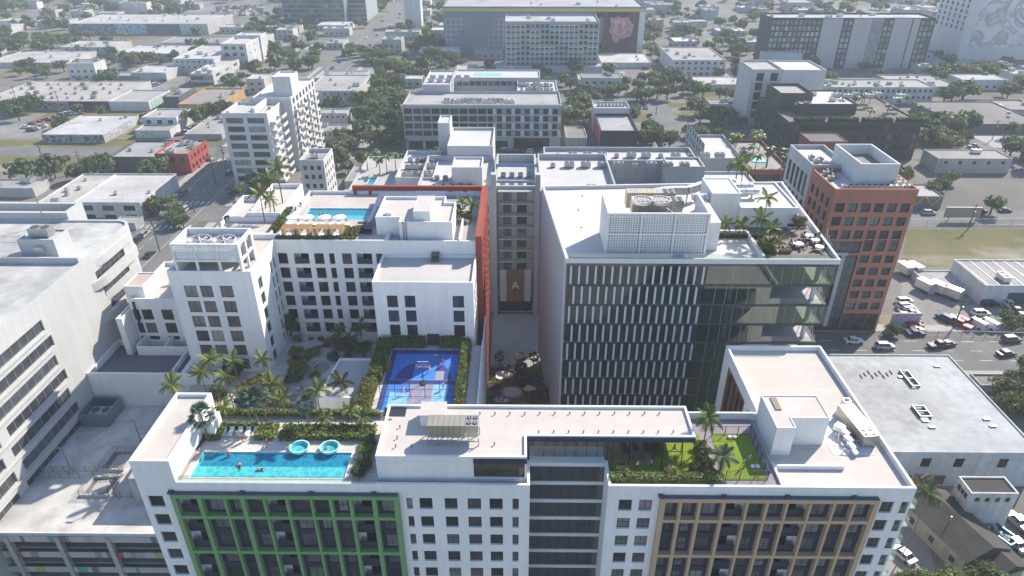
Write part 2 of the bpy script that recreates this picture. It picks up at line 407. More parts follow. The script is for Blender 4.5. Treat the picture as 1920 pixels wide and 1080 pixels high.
# coloured frames: posts, beams, navy infill with windows and balconies
def framed(bays, xs, xe, colr, side, mirror):
    nv = MB(); hs = []; wins = []
    base = XD(xs, 930, D0); end = XD(xe, 930, D0); px_ = [(XD(a,950,59.9), XD(b,950,59.9), k) for a, b, k in bays]
    for k in range(6):
        zf = 28.1-3.2*k
        for a, b, kd in px_:
            if kd == 'B': h = (a-base-.12, b-base+.12, zf+.02, zf+2.85)
            elif kd == 'W': h = (a-base+.4, b-base-.4, zf+.2, zf+2.45)
            else: h = (a-base+.42, b-base-.42, zf+.2, zf+2.4)
            hs.append(h); wins.append((h, kd, k))
    W3, ang = wallgrid(nv, (base,D0+.1), (end,D0+.1), 8, 31.4, hs, .12)
    ob('infill_panel', nv, M_PLAIN, A, NAVY)
    i = 0
    for h, kd, k in wins:
        p = W3(h[0], h[2], .08); w, hh = h[1]-h[0], h[3]-h[2]
        if kd == 'B': balcony(A, p, ang, w, hh, 1, .95, .8, (.03,.034,.055), mirror)
        elif kd == 'W': window(A, p, ang, w, hh, 2, 1, NAVY, MAUVE if k < 4 else (.05,.06,.05))
        else:
            i += 1; window(A, p, ang, w, hh, 2, 1 if i % 2 else 2, NAVY, MAUVE if i % 2 == 0 else (.035,.045,.04))
    edges = [base]+[(px_[j][1]+px_[j+1][0])/2 for j in range(len(px_)-1)]+[end]
    for j, x in enumerate(edges):
        w = .36 if 0 < j < len(edges)-1 else .3
        if 0 < j < len(edges)-1: w = (px_[j][0]-px_[j-1][1])/2*.92
        xx = x+(.3 if j == 0 else -.3 if j == len(edges)-1 else 0)
        ob('frame_post', MB().box(xx-w,xx+w,59.85,60.58,8,31.68), M_PLAIN, A, colr)
    for z0_, z1_ in ((31.1,31.7),(27.6,28.1),(21.2,21.7),(14.8,15.3)):
        ob('frame_beam', MB().box(base+.02,end-.02,59.87,60.57,z0_,z1_), M_PLAIN, A, colr)
    for x in edges[::3]: ob('bracket', MB().box(x-.3,x+.3,59.95,60.48,31.72,32.0), M_PLAIN, A, (.05,.06,.1))
    ob('frame_top_shade', MB().box(base+.1,end-.1,59.92,60.45,31.704,31.8), M_PLAIN, A, (.07,.08,.12))  # dark navy plate puts the shading of the frame's top into colour
GREEN = (.16,.30,.13); TAN = (.46,.325,.22)
framed([(333,373,'B'),(382,422,'W'),(427,453,'n'),(462,495,'n'),(500,537,'B'),(543,583,'W'),(588,618,'n'),(625,655,'n'),(662,698,'B'),(707,742,'W')], 325, 748, GREEN, 1, False)
framed([(1243,1272,'n'),(1279,1308,'n'),(1315,1353,'W'),(1360,1398,'B'),(1403,1435,'n'),(1441,1473,'n'),(1478,1517,'B'),(1522,1562,'W'),(1567,1598,'n'),(1604,1638,'n')], 1238, 1648, TAN, 1, True)
# glazed stair hall in the recess
lw = xb-xa
back = MB(); back.q((xa+.02,67.5,0),(xb-.02,67.5,0),(xb-.02,67.5,33),(xa+.02,67.5,33)); ob('inner_wall', back, M_PAINT, A, (.16,.165,.165))
for k in range(10):
    z = 33.2-3.2*k
    ob('floor_slab', MB().box(xa+.01,xb-.01,64.3,67.4,z-.55,z+.01), M_PAINT, A, .62)
    if k:
        for i in range(7):
            u0 = xa+.02+(lw-.04)*i/7; u1 = xa+.02+(lw-.04)*(i+1)/7
            f = ob('glass_panel', MB().box(u0+.03,u1-.03,64.42,64.46,z+.03,z+2.62), M_GREYGLASS, A)
            ob('mullion', MB().box(u1-.03,u1+.03,64.4,64.47,z+.03,z+2.62), M_PLAIN, f, FR_DARK)
ob('column', MB().tube((xa+lw*.52,65.4,0),(xa+lw*.52,65.4,32.6),.28,.28,12), M_PAINT, A, .6)
# roof structures
pl = [tuple(P(245,869,36.7)[:2]), tuple(P(313,869,36.7)[:2]), tuple(P(360,750,36.7)[:2]), tuple(P(330,750,36.7)[:2])]
pl = [(x0,D0),(pl[1][0],D0),(pl[1][0],73.6),(x0,73.6)]; xlb = pl[1][0]
body(A, pl, ZP+.002, 36.7, .5, .35, WHITE, CREAM)
ob('parapet_step', MB().box(xlb+.02,xlb+1.6,69,71.5,ZR,35.2), M_PAINT, A, WHITE)
zt = 36.5; xl = P(703,858,zt).x; xm = P(988,858,zt).x; xr = P(1303,815,zt).x
gl = [(XD(888,875,61.75)-xl, xm-xl-.25, 33.2, 35.6)]
body(A, rect(xl,xm,61.75,71.6), 32.45, 35.69, 0, .3, WHITE, CREAM, holes={0: gl})
body(A, [(xl,61.75),(xm,61.75),(xm,65.6),(xr,65.6),(xr,71.6),(xl,71.6)], 35.7, 36.6, .35, .3, WHITE, CREAM)
ob('window_band', MB().box(xl+gl[0][0],xl+gl[0][1],61.95,61.98,33.2,35.6), M_GLASS, A, (.10,.095,.07))
for i in range(1, 7):
    xx = xl+gl[0][0]+(gl[0][1]-gl[0][0])*i/7; ob('mullion', MB().box(xx-.03,xx+.03,61.9,61.949,33.2,35.6), M_PLAIN, A, FR_DARK)
ob('fascia', MB().box(xl+gl[0][0],xm,61.5,61.74,35.7,36.3), M_PLAIN, A, NAVY)
ob('soffit', MB().q((xm+.02,65.62,35.7),(xm+.02,71.5,35.7),(xr-.02,71.5,35.7),(xr-.02,65.62,35.7)), M_PLAIN, A, .4)
ob('fascia', MB().box(xm+.02,xr-.02,65.4,65.58,35.75,36.4), M_PLAIN, A, NAVY)
# gym under the bar roof
gx1 = XD(1226,840,65.6)
ob('gym_floor', MB().box(xm+.05,gx1,65.4,70.6,ZR+.2,ZR+.26), M_WOODTILE, A, (.36,.25,.15))
ob('gym_wall', MB().box(xm+.05,gx1,70.65,70.9,ZR+.2,ZR+.9), M_PAINT, A, (.45,.36,.26))
for i in range(12): xx = lerp(xm+.1,gx1,i/11); ob('back_post', MB().box(xx-.05,xx+.05,70.7,70.85,ZR+.9,35.68), M_PLAIN, A, FR_DARK)
for i in range(7):
    xx = XD(1000+i*20,840,65.5); xe_ = XD(1020+i*20,840,65.5)
    f = ob('glass_panel', MB().box(xx+.03,xe_-.03,65.47,65.5,ZR+.25,35.68), M_CLEAR, A); ob('mullion', MB().box(xe_-.035,xe_+.035,65.44,65.53,ZR+.25,35.68), M_PLAIN, f, FR_DARK)
for i in range(5):
    xx = XD(1150+i*19,840,65.5); ob('post', MB().box(xx-.05,xx+.05,65.45,65.55,ZR+.25,35.68), M_PLAIN, A, FR_DARK)
ob('gym_screen', MB().box(gx1+.3,gx1+.5,66,70.5,ZR+.1,35.68).box(gx1+.9,gx1+1.0,66,70.5,ZR+.1,35.68), M_GREENGLASS, A)
# penthouse on the right wing
zq = 37.0
pq = [tuple(P(1457,802,zq)[:2]), tuple(P(1493,802,zq)[:2]), tuple(P(1493,783,zq)[:2]), tuple(P(1556,783,zq)[:2])]
y0q, y1q = pq[0][1], pq[2][1]; xq0, xq1, xq2 = pq[0][0], pq[1][0], pq[3][0]
body(A, [(xq0,y0q),(xq1,y0q),(xq1,y1q),(xq2,y1q),(xq2,73.5),(xq0,73.5)], ZR, zq, .12, .12, WHITE, CREAM)
ob('roof_hatch', MB().box(xq0+1,xq0+1.8,70.5,73,zq-.1,zq+.03), M_PLAIN, A, (.22,.18,.15))
ob('roof_curb', MB().box(xq0-.6,xq0-.3,60.9,y0q-2,ZR+.02,ZR+.6).box(xq0-.3,xq2+1,y0q-2.6,y0q-2.3,ZR+.02,ZR+.6), M_PAINT, A, WHITE)
# timber framed opening in the wing's side wall
wz = [(20,31)]
ob('window_surround', MB().box(xw-.05,xw+.2,74+17-11.6,74+17-11.3,20,31).box(xw-.05,xw+.2,82.7+5.2,82.7+5.5,20,31).box(xw-.04,xw+.2,79.7,87.9,30.7,31.1), M_WOODTILE, A, (.30,.17,.09))
for i in range(4):
    yy = 79.6+i*2.1; ob('window_panel', MB().box(xw+.5,xw+.55,yy,yy+2.0,20,31), M_GLASS, A, (.03,.035,.045)); ob('window_post', MB().box(xw+.1,xw+.45,yy-.12,yy+.12,20,30.69), M_WOODTILE, A, (.30,.17,.09))
# decks
zd = 32.6
ob('pool_deck', MB().box(xlb+.02,xl-.02,D0+.4,73.9,ZR+.01,zd-.05), M_PAVE, A, (.60,.55,.51)) if False else None
pw = [P(355,895,zd), P(646,895,zd), P(657,849,zd), P(378,849,zd)]
pxa, pxb, pya, pyb = pw[0].x, pw[1].x, pw[0].y, pw[2].y
dk = MB(); X_ = [xlb+.02, pxa, pxb, xl-.02]; Y_ = [D0+.36, pya, pyb, 73.65]
for i in range(3):
    for j in range(3):
        if not (i == 1 and j == 1): dk.q((X_[i],Y_[j],zd),(X_[i+1],Y_[j],zd),(X_[i+1],Y_[j+1],zd),(X_[i],Y_[j+1],zd))
ob('pool_deck', dk, M_PAVE, A, (.58,.545,.51))
def basin(B, xa_, xb_, ya_, yb_, z, dp, col):
    m = MB(); zb = z-dp
    m.q((xa_,ya_,zb),(xb_,ya_,zb),(xb_,yb_,zb),(xa_,yb_,zb))
    m.q((xa_,ya_,z),(xb_,ya_,z),(xb_,ya_,zb),(xa_,ya_,zb)); m.q((xb_,yb_,z),(xa_,yb_,z),(xa_,yb_,zb),(xb_,yb_,zb))
    m.q((xa_,yb_,z),(xa_,ya_,z),(xa_,ya_,zb),(xa_,yb_,zb)); m.q((xb_,ya_,z),(xb_,yb_,z),(xb_,yb_,zb),(xb_,ya_,zb))
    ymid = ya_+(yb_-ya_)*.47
    o = ob('pool_basin', m, M_TILE, B, col); ob('floor_shade', MB().q((xa_+.3,ymid,zb+.012),(xb_-.3,ymid,zb+.012),(xb_-.3,yb_-.2,zb+.012),(xa_+.3,yb_-.2,zb+.012)), M_TILE, o, (.09,.34,.50), local=True)  # far half darker blue: shadow and extra depth painted as tile colour
    ob('pool_water', MB().q((xa_,ya_,z-.12),(xb_,ya_,z-.12),(xb_,yb_,z-.12),(xa_,yb_,z-.12)), M_WATER, o, local=True)
    e = .18; r = MB()
    for a in ((xa_-e,xb_+e,ya_-e,ya_),(xa_-e,xb_+e,yb_,yb_+e),(xa_-e,xa_,ya_,yb_),(xb_,xb_+e,ya_,yb_)): r.box(*a,z+.004,z+.05)
    ob('pool_coping', r, M_PAINT, o, .72, local=True)
# the roof slab is cut below the basin: basin sits in a raised deck 0.2 m above the slab, so it is shallow
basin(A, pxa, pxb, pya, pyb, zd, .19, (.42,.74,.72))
ob('glass_rail', MB().box(xlb+.1,xl,60.78,60.8,ZP,ZP+.9), M_CLEAR, A)
ob('deck_step', MB().box(xlb+.05,xl-.05,73.66,73.96,ZR,zd+.9), M_PAINT, A, (.35,.35,.37))
xk = xq0-.6
ob('terrace_paving', MB().q((xb+.4,D0+.36,zd),(xk,D0+.36,zd),(xk,73.6,zd),(xb+.4,73.6,zd)), M_PAVE, A, (.27,.25,.27))
tp = [P(1333,815,zd), P(1405,815,zd), P(1438,900,zd), P(1357,900,zd)]
d1 = [(tp[3].x,tp[3].y),(tp[2].x,tp[2].y),(tp[1].x,tp[1].y),(tp[0].x,tp[0].y)]
ob('turf', MB().prism(d1, zd+.003, zd+.05), M_TURF, A)
gy = [P(1143,902,zd), P(1310,902,zd)]
ob('turf', MB().prism([(xb+.45,61.2),(tp[3].x-2.2,61.2),(tp[0].x-1.6,70.5),(gx1+.2,70.5),(gx1+.2,65.3),(xb+.45,65.3)], zd+.003, zd+.05), M_TURF, A)
ob('back_parapet', MB().box(xr+.02,xw+.2,73.66,73.95,ZR,zd+1.1), M_PAINT, A, WHITE)

# ================================================================== WHITE COURTYARD BUILDING
Bx = thing('courtyard_building', 'white courtyard apartments with red side wall, rooftop pool and sports court', 'building', (-35, 110, 0))
RED = (.30,.065,.04); ZB = 40.8
tx0, tx1 = XD(313,512,101), XD(470,512,101)
def CX(l, py, D, base): return [(XD(a,py,D)-base, XD(b,py,D)-base)+tuple(k) for a, b, *k in l]
PG = (.11,.105,.10)
tr = [(38.0-3.04*k-2.3, 38.0-3.04*k) for k in range(6)]
body(Bx, rect(tx0,tx1,101,116), 19, ZB, .9, .3, WHITE, CREAM, {0: [(CX([(347,371),(377,400),(414,438)], 549, 101, tx0), tr, 2, 1, PG)],
     1: [([(2.2,4.0),(8.6,9.5),(10.4,11.3)], tr, 2, 1)]}, .2)
# podium and low roofs on the left
lx0, lx1 = P(157,705,22.3).x, P(415,705,22.3).x
body(Bx, rect(lx0,tx0-.02,97,107.9), 0, 22.3, 1.2, .4, WHITE, (.115,.125,.16))  # bluish shadow on this and the next low roof is put into their colour
body(Bx, rect(tx0,lx1,97,100.9), 0, 22.29, 1.8, .35, WHITE, (.13,.14,.17))
ob('parapet_wall', MB().box(tx0-2.6,tx0-2.3,97.5,107.8,21.1,22.1), M_PAINT, Bx, WHITE)
mx0 = XD(240,563,108); zr2 = [(28.9-2.95*k-2.3, 28.9-2.95*k) for k in range(3)]
body(Bx, rect(mx0,tx0-.02,108,123), 0, 31.2, .8, .3, WHITE, CREAM, {0: [(CX([(251,263),(267,287),(304,325)], 590, 108, mx0), zr2, 2, 1, (.05,.045,.04))]}, .2)
hb = P(216,545,33.5); hb2 = P(275,545,33.5)
body(Bx, rect(hb.x,mx0-.01,104.5,118), 0, 29.0, .3, .3, WHITE, CREAM)
body(Bx, rect(hb.x+.01,mx0+2.5,109.5,115), 29.0, 33.0, .2, .2, WHITE, (.42,.36,.33))
ob('drain_pipe', MB().path([(mx0+.9,107.85,30.6),(mx0+.9,107.85,24)], .22, 6), M_PLAIN, Bx, (.03,.035,.06))
for i in range(3): ob('terrace_divider', MB().box(mx0+1.2+i*5.2,mx0+1.4+i*5.2,104.6,107.95,21.1,23.3), M_PAINT, Bx, WHITE)
ob('terrace_front', MB().box(mx0+1.2,tx0-.1,104.3,104.58,21.1,23), M_PAINT, Bx, WHITE)
# roofs behind the tower
bx0, bx1 = P(402,440,ZB).x, P(505,440,ZB).x
body(Bx, rect(P(395,436,ZB).x,bx1,116.05,124), 0, ZB, 1.0, .3, WHITE, CREAM)
body(Bx, rect(P(418,403,ZB).x,P(466,403,ZB).x,124.05,136), 0, ZB-.3, 1.3, .3, WHITE, CREAM)
body(Bx, rect(P(466,403,ZB).x+.02,bx1-.5,124.05,140), 0, ZB+.8, .9, .3, WHITE, CREAM)
# courtyard wing
vx0, vx1 = tx1, XD(723,452,113.3)
vr = [(38.1-3.04*k-2.25, 38.1-3.04*k) for k in range(6)]
body(Bx, rect(vx0+.01,vx1,113.3,138), 19, ZB, .9, .3, WHITE, (.52,.48,.45), {0: [(CX([(522,540),(590,608),(618,628,1),(642,660),(552,580,'b'),(669,698,'b'),(706,718,1)], 487, 113.3, vx0), vr, 2, 1, (.022,.025,.026))]}, .2)
# block in front of the red wall
kx0, kx1 = XD(697,530,102.6), XD(887,530,102.6)
kr = [(35.3-3.0*k-2.4, 35.3-3.0*k) for k in range(3)]
body(Bx, rect(kx0,kx1,102.6,113.25), 19, 38, .6, .3, WHITE, (.47,.45,.43), {0: [(CX([(726,746),(759,779),(849,870)], 567, 102.6, kx0), kr, 2, 1, (.03,.034,.05))],
     1: [([(1.5+2.2*i,2.9+2.2*i) for i in range(4)], kr, 1, 1)]}, .2)
ob('stair', MB().box(kx0+9.2,kx0+10.6,112.2,113.2,37.42,38.6).box(kx0+9.2,kx0+10.6,111.2,112.1,37.42,37.9), M_METAL, Bx, .12)
body(Bx, rect(vx1+.01,kx1+.01,113.3,137.8), 19, ZB-.05, .9, .3, WHITE, (.38,.37,.37))
# penthouse on the upper roof
ZPH = 43.8; qx0, qx1 = XD(701,430,115), XD(848,430,115)
body(Bx, [(qx0,117.2),(qx0+4.7,117.2),(qx0+4.7,115),(qx1,115),(qx1,124.5),(qx1-2.2,124.5),(qx1-2.2,127.5),(qx0,127.5)], 39.85, ZPH, .55, .25, WHITE, (.52,.48,.45))
body(Bx, rect(qx0+7.3,qx0+10.4,116.2,124), 43.26, 45.4, .08, .08, WHITE, (.52,.48,.45))
ob('skylight', MB().box(qx0+1.6,qx0+2.7,119,120.2,43.26,43.9), M_PAINT, Bx, .7)
ld_ = MB().box(qx0+5.4,qx0+5.46,114.85,114.93,39.9,44.4).box(qx0+6.0,qx0+6.06,114.85,114.93,39.9,44.4)
for i in range(11): ld_.box(qx0+5.46,qx0+6.0,114.86,114.91,40.2+i*.36,40.26+i*.36)
ob('ladder', ld_, M_METAL, Bx, .06)
# red wall, red roof frame
rx = P(888,466,42).x; ZRD = 42.0
rw = [(3.5+3.04*k, 6.2+3.04*k) for k in range(12)]
body(Bx, rect(rx,rx+1.2,112.6,138.2), 0, ZRD, .05, .1, RED, RED, {1: [(grid(25.6,8,1.5,1.2), rw, 1, 1)]}, .3)
cx0 = XD(662,360,138); yb_ = 137.6
ob('frame_beam', MB().box(cx0,rx+.01,yb_,yb_+.7,41.0,42.0), M_PAINT, Bx, RED)
for px in (667,695,845,872): ob('frame_post', MB().box(XD(px,370,yb_)-.35,XD(px,370,yb_)+.35,yb_+.05,yb_+.65,39.9,41.0), M_PAINT, Bx, RED)
ob('canopy', MB().prism([tuple(P(688,420,42.1)[:2]),tuple(P(716,404,42.1)[:2]),tuple(P(835,404,42.1)[:2]),tuple(P(835,360,42.1)[:2]),tuple(P(712,360,42.1)[:2])], 42.05, 42.25), M_METAL, Bx, (.14,.15,.2))
ob('side_walkway', MB().box(qx1+1.2,qx1+1.5,113.6,124,39.9,41.0), M_PAINT, Bx, WHITE)
# rooftop pool
zd2 = 40.15
wp = [P(566,412,zd2), P(692,412,zd2), P(697,391,zd2)]
X_ = [vx0+1, wp[0].x, wp[1].x, vx1-.3]; Y_ = [113.62, wp[0].y, wp[2].y, 137.4]; dk = MB()
for i in range(3):
    for j in range(3):
        if not (i == 1 and j == 1): dk.q((X_[i],Y_[j],zd2),(X_[i+1],Y_[j],zd2),(X_[i+1],Y_[j+1],zd2),(X_[i],Y_[j+1],zd2))
ob('pool_deck', dk, M_PAVE, Bx, (.50,.46,.43))
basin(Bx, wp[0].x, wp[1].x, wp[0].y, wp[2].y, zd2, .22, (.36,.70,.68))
# court level and garden deck
zc = 25.0
cx_a, cx_b = P(722,755,zc).x-.6, P(862,755,zc).x+1.2
ob('court_podium', MB().box(cx_a-2.6,cx_b+1.6,76,102.5,0,zc-.02), M_PAINT, Bx, (.55,.54,.54))
ob('side_wall', MB().box(cx_b+1.62,cx_b+1.9,76,102.5,10,zc+1.2).box(cx_b+1.62,cx_b+1.9,102.5,112.5,10,zc+.2), M_PAINT, Bx, (.6,.6,.62))
ob('garden_deck', MB().box(tx1-8,cx_a-2.62,74.2,113.2,14,20), M_PAVE, Bx, (.52,.50,.48))
ob('garden_deck', MB().box(lx1-6,tx1-8.02,74.2,96.9,14,19.95), M_PAVE, Bx, (.42,.40,.39))
pv = [P(593,745,zc), P(705,745,zc), P(705,672,zc)]
body(Bx, [(pv[0].x,pv[0].y),(cx_a-2.64,pv[0].y),(cx_a-2.64,pv[2].y),(P(636,672,zc).x,pv[2].y)], 20, zc, .4, .3, WHITE, (.40,.40,.42))

# ================================================================== GLASS OFFICE BUILDING
ZO = 44.0; Dc = P(1063,485,ZO).y
FL, FR_ = P(1063,485,ZO), P(1574,485,ZO); BR, BL = P(1467,341,ZO), P(1018,349,ZO)
FR_.y = FL.y = Dc
O = thing('office_building', 'dark glass office tower with white vertical fins and a planted roof terrace', 'building', ((FL.x+FR_.x)/2, 115, 0))
sp = Vector((FR_.x-FL.x, 0)).normalized()
SLAB = .45; FH = 3.86
def lerp(a, b, t): return a+(b-a)*t
xs = XD(1326,510,Dc)                # the clear-glass corner begins here
xt = XD(1442,560,Dc)                # terraces begin here
inner = MB()
polyf = [(FL.x+.3,Dc+.1),(FR_.x-.4,Dc+.1),(BR.x-.4,BR.y),(BL.x+.3,BL.y)]
for k in range(12):
    z = 43.2-FH*k
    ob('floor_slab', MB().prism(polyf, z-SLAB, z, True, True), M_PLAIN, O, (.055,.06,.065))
    zb = z-FH+.01; zt_ = z-SLAB-.01
    if z < 5: continue
    if k < 8:
        nb = int(round((xs-FL.x)/1.37)); wq = (xs-FL.x)/nb
        for i in range(nb): ob('glass_panel', MB().box(FL.x+wq*i+.02,FL.x+wq*(i+1)-.02,Dc+.05,Dc+.09,zb,zt_), M_FINGLASS, O, (.022,.036,.044))
        sh = .5 if k % 2 == 0 else 1.0
        for i in range(nb):
            xx = FL.x+wq*(i+(.55 if k % 2 == 0 else 1.0)); 
            if xx > xs-.1: continue
            ob('fin', MB().box(xx-.16,xx+.16,Dc-.22,Dc+.03,zb+.05,zt_-.03), M_PLAIN, O, (.5,.5,.53))
        xe2 = xt if k in (1, 3) else FR_.x
        nb2 = int(round((xe2-xs)/1.85)); wq = (xe2-xs)/nb2
        for i in range(nb2):
            g = ob('corner_glass_panel', MB().box(xs+wq*i+.02,xs+wq*(i+1)-.02,Dc+.05,Dc+.08,zb,zt_), M_GREENGLASS, O)
            ob('mullion', MB().box(xs+wq*(i+1)-.03,xs+wq*(i+1)+.03,Dc+.02,Dc+.1,zb,zt_), M_PLAIN, g, (.3,.33,.33))
        if k in (1, 3):
            ob('terrace_wall', MB().q((xt,Dc+6,zb),(FR_.x-1.5,Dc+6,zb),(FR_.x-1.5,Dc+6,zt_),(xt,Dc+6,zt_)), M_PAINT, O, (.42,.42,.46))
            ob('terrace_return', MB().box(xt-.03,xt+.03,Dc+.1,Dc+6,zb,zt_), M_CLEAR, O)
            ob('terrace_floor', MB().box(xt,FR_.x-1.0,Dc+.3,Dc+5.9,zb+.002,zb+.03), M_PAVE, O, (.5,.46,.47))
            ob('glass_rail', MB().box(xt,FR_.x-1.0,Dc+.12,Dc+.14,zb,zb+1.1), M_CLEAR, O)
        else:
            ob('partition_wall', MB().q((xs+.3,Dc+9,zb),(FR_.x-4,Dc+9,zb),(FR_.x-4,Dc+9,zt_),(xs+.3,Dc+9,zt_)), M_PAINT, O, (.5,.52,.45))
            ob('carpet', MB().box(xs+.2,FR_.x-.8,Dc+.3,Dc+8.9,zb+.002,zb+.03), M_PAINT, O, (.42,.43,.37))
        ob('column', MB().tube((FR_.x-2.4,Dc+1.6,zb),(FR_.x-2.4,Dc+1.6,zt_),.4,.4,12), M_PAINT, O, .55)
        ob('column', MB().tube((xs+5,Dc+1.6,zb),(xs+5,Dc+1.6,zt_),.35,.35,12), M_PAINT, O, .35)
        if k not in (1,3):
            br = MB(); y_ = Dc+.3
            for i in range(5):
                yy0, yy1 = Dc+.3+i*3, Dc+3.3+i*3
                br.tube((FR_.x-.3+i*.9,yy0,zb),(FR_.x+.6+i*.9,yy1,zt_),.06,.06,5).tube((FR_.x-.3+i*.9,yy0,zt_),(FR_.x+.6+i*.9,yy1,zb),.06,.06,5)
            ob('side_bracing', br, M_PLAIN, O, .5)
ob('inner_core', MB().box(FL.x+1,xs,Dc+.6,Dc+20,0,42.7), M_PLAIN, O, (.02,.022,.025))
ob('back_wall', MB().q((BR.x-.4,BR.y-.2,0),(BL.x+.5,BL.y-.2,0),(BL.x+.5,BL.y-.2,42.7),(BR.x-.4,BR.y-.2,42.7)), M_FINGLASS, O, (.03,.04,.045))
# left side: dark wall behind tall pale fins
sw_ = MB(); sw_.q((BL.x+.25,BL.y,0),(FL.x+.25,Dc+.1,0),(FL.x+.25,Dc+.1,42.7),(BL.x+.25,BL.y,42.7)); ob('side_wall', sw_, M_FINGLASS, O, (.03,.03,.035))
ang = atan2(FL.y-BL.y, FL.x-BL.x)
for i in range(30):
    q = lerp(BL, FL, (i+.5)/30)
    zl = 2.5+5*abs(sin(i*.31))*(.3 if i < 14 else 1)
    ob('side_fin', MB().obox((q.x-.05,q.y,(43.6+zl)/2), (.3,.55,43.6-zl), ang), M_PLAIN, O, (.52,.50,.53))
for k in range(11): 
    z = 43.0-FH*k; m = MB(); a_ = Vector((BL.x-.02,BL.y)); b_ = Vector((FL.x-.02,Dc)); m.q((a_.x,a_.y,z-.3),(b_.x,b_.y,z-.3),(b_.x,b_.y,z),(a_.x,a_.y,z)); ob('side_spandrel', m, M_PLAIN, O, (.22,.21,.22))
# roof with parapet
pr = [(FL.x-.2,Dc-.15),(FR_.x,Dc-.15),(BR.x,BR.y),(BL.x-.2,BL.y)]
body(O, pr, 43.25, ZO+.1, .7, .45, (.6,.6,.61), (.60,.565,.54))
ob('fascia', MB().box(FL.x,FR_.x-.1,Dc-.04,Dc+.12,42.74,43.24), M_GLASS, O, (.05,.07,.07))
ob('glass_rail', MB().box(FL.x+.2,FR_.x-.3,Dc+.08,Dc+.1,ZO+.1,ZO+.9), M_CLEAR, O)
zo = 43.42
# screened plant enclosure
sx0, sx1 = XD(1134,480,102.6), XD(1322,480,102.6); zs = 51.0
def screen(B, x0_, x1_, y, z0_, z1_, nx, nz, fw=.35, colr=.74, cell=.4):
    W_ = (x1_-x0_-fw*(nx+1))/nx; Hh = (z1_-z0_-fw*(nz+1))/nz
    m = MB()
    for i in range(nx+1): m.box(x0_+i*(W_+fw),x0_+i*(W_+fw)+fw,y,y+.35,z0_,z1_)
    for j in range(nz+1): m.box(x0_+.01,x1_-.01,y+.01,y+.34,z0_+j*(Hh+fw),z0_+j*(Hh+fw)+fw-.006)
    f = ob('screen_frame', m, M_PAINT, B, colr)
    g = MB(); a = int(W_/cell); b = int(Hh/cell)
    for i in range(1, a): g.box(W_*i/a-.1,W_*i/a+.1,0,.08,0,Hh)
    for j in range(1, b): g.box(0,W_,.01,.07,Hh*j/b-.1,Hh*j/b+.1)
    me = g.mesh('screen_panel', M_PAINT)
    for i in range(nx):
        for j in range(nz): ob('screen_panel', me, None, B, colr, (x0_+fw+i*(W_+fw), y+.1, z0_+fw+j*(Hh+fw)))
screen(O, sx0, sx1, 102.6, zo, zs, 3, 2)
ob('screen_backing', MB().box(sx0+.42,sx1-.42,103.2,103.35,zo,zs-.3), M_PAINT, O, .40)
xsl = XD(1128,362,112)
ob('screen_wall', MB().prism([(sx0,102.96),(sx0+.4,102.96),(xsl+.4,111.6),(xsl,111.6)], zo, zs), M_PAINT, O, .72)
ob('screen_wall', MB().prism([(sx1-.4,102.96),(sx1,102.96),(sx1,111.6),(sx1-.4,111.6)], zo, zs), M_PAINT, O, .72)
ob('plant_floor', MB().box(sx0+.45,sx1-.45,103.4,111.5,46.7,47), M_PAINT, O, .6)
ob('annex_wall', MB().box(sx1+.02,sx1+2.4,104.5,113,zo,48.6), M_PAINT, O, .7)
# stair house and low roof house
ha = XD(1328,395,116)
body(O, rect(ha,ha+5.2,115,123), zo, 49.6, .2, .25, .7, .62)
body(O, rect(ha+5.22,XD(1490,385,116),114,127), zo, 47.3, .35, .3, .7, .62)
ob('terrace_deck', MB().q((XD(1436,480,Dc+.5),Dc+.35,zo+.02),(FR_.x-.5,Dc+.35,zo+.02),(BR.x-2.2,130,zo+.02),(XD(1436,480,Dc+.5),130,zo+.02)), M_WOODTILE, O, (.20,.165,.155))
lq = XD(1432,470,Dc+1)
ob('low_roof_curb', MB().box(sx1+2.6,lq,110.3,110.8,zo,zo+1.0).box(lq,lq+.4,Dc+1,110.8,zo,zo+.8), M_PAINT, O, .7)
# ================================================================== PLANTS
def crown(n, lobes, leaf, seed, flat=.8, hollow=.55, up=.35):
    r = random.Random(seed); m = MB(); L = []
    for i in range(lobes):
        a = r.uniform(0, 6.283); d = r.uniform(.1, .62)**.8; L.append((Vector((cos(a)*d, sin(a)*d, r.uniform(-.35,.45)*flat)), r.uniform(.26,.46)))
    L.append((Vector((0,0,.1)), .5))
    for i in range(n):
        c, rad = r.choice(L)
        u = Vector((r.gauss(0,1), r.gauss(0,1), r.gauss(0,1)+up)).normalized()
        p = c+u*rad*r.uniform(hollow, 1.08); p.z *= flat
        nrm = (u+Vector((r.gauss(0,.5), r.gauss(0,.5), r.gauss(0,.5)))).normalized()
        a = nrm.orthogonal().normalized(); b = nrm.cross(a); th = r.uniform(0, 3.14); a, b = a*cos(th)+b*sin(th), b*cos(th)-a*sin(th)
        s = leaf*r.uniform(.6,1.4)
        m.q(p-a*s*.5-b*s*.28, p+a*s*.1-b*s*.42, p+a*s*.55+b*s*.05, p+b*s*.4-a*s*.15)
    return m
def trunkmesh(h, r, br, seed):
    q = random.Random(seed); m = MB(); m.tube((0,0,0), (0,0,h*.55), r, r*.75, 7)
    for i in range(br):
        a = 6.283*i/br+q.uniform(-.4,.4); e = (cos(a)*.5, sin(a)*.5, h+q.uniform(-.1,.5)); mid = (cos(a)*.15, sin(a)*.15, h*.8)
        m.tube((0,0,h*.5), mid, r*.6, r*.4, 5).tube(mid, e, r*.4, r*.12, 5)
    return m
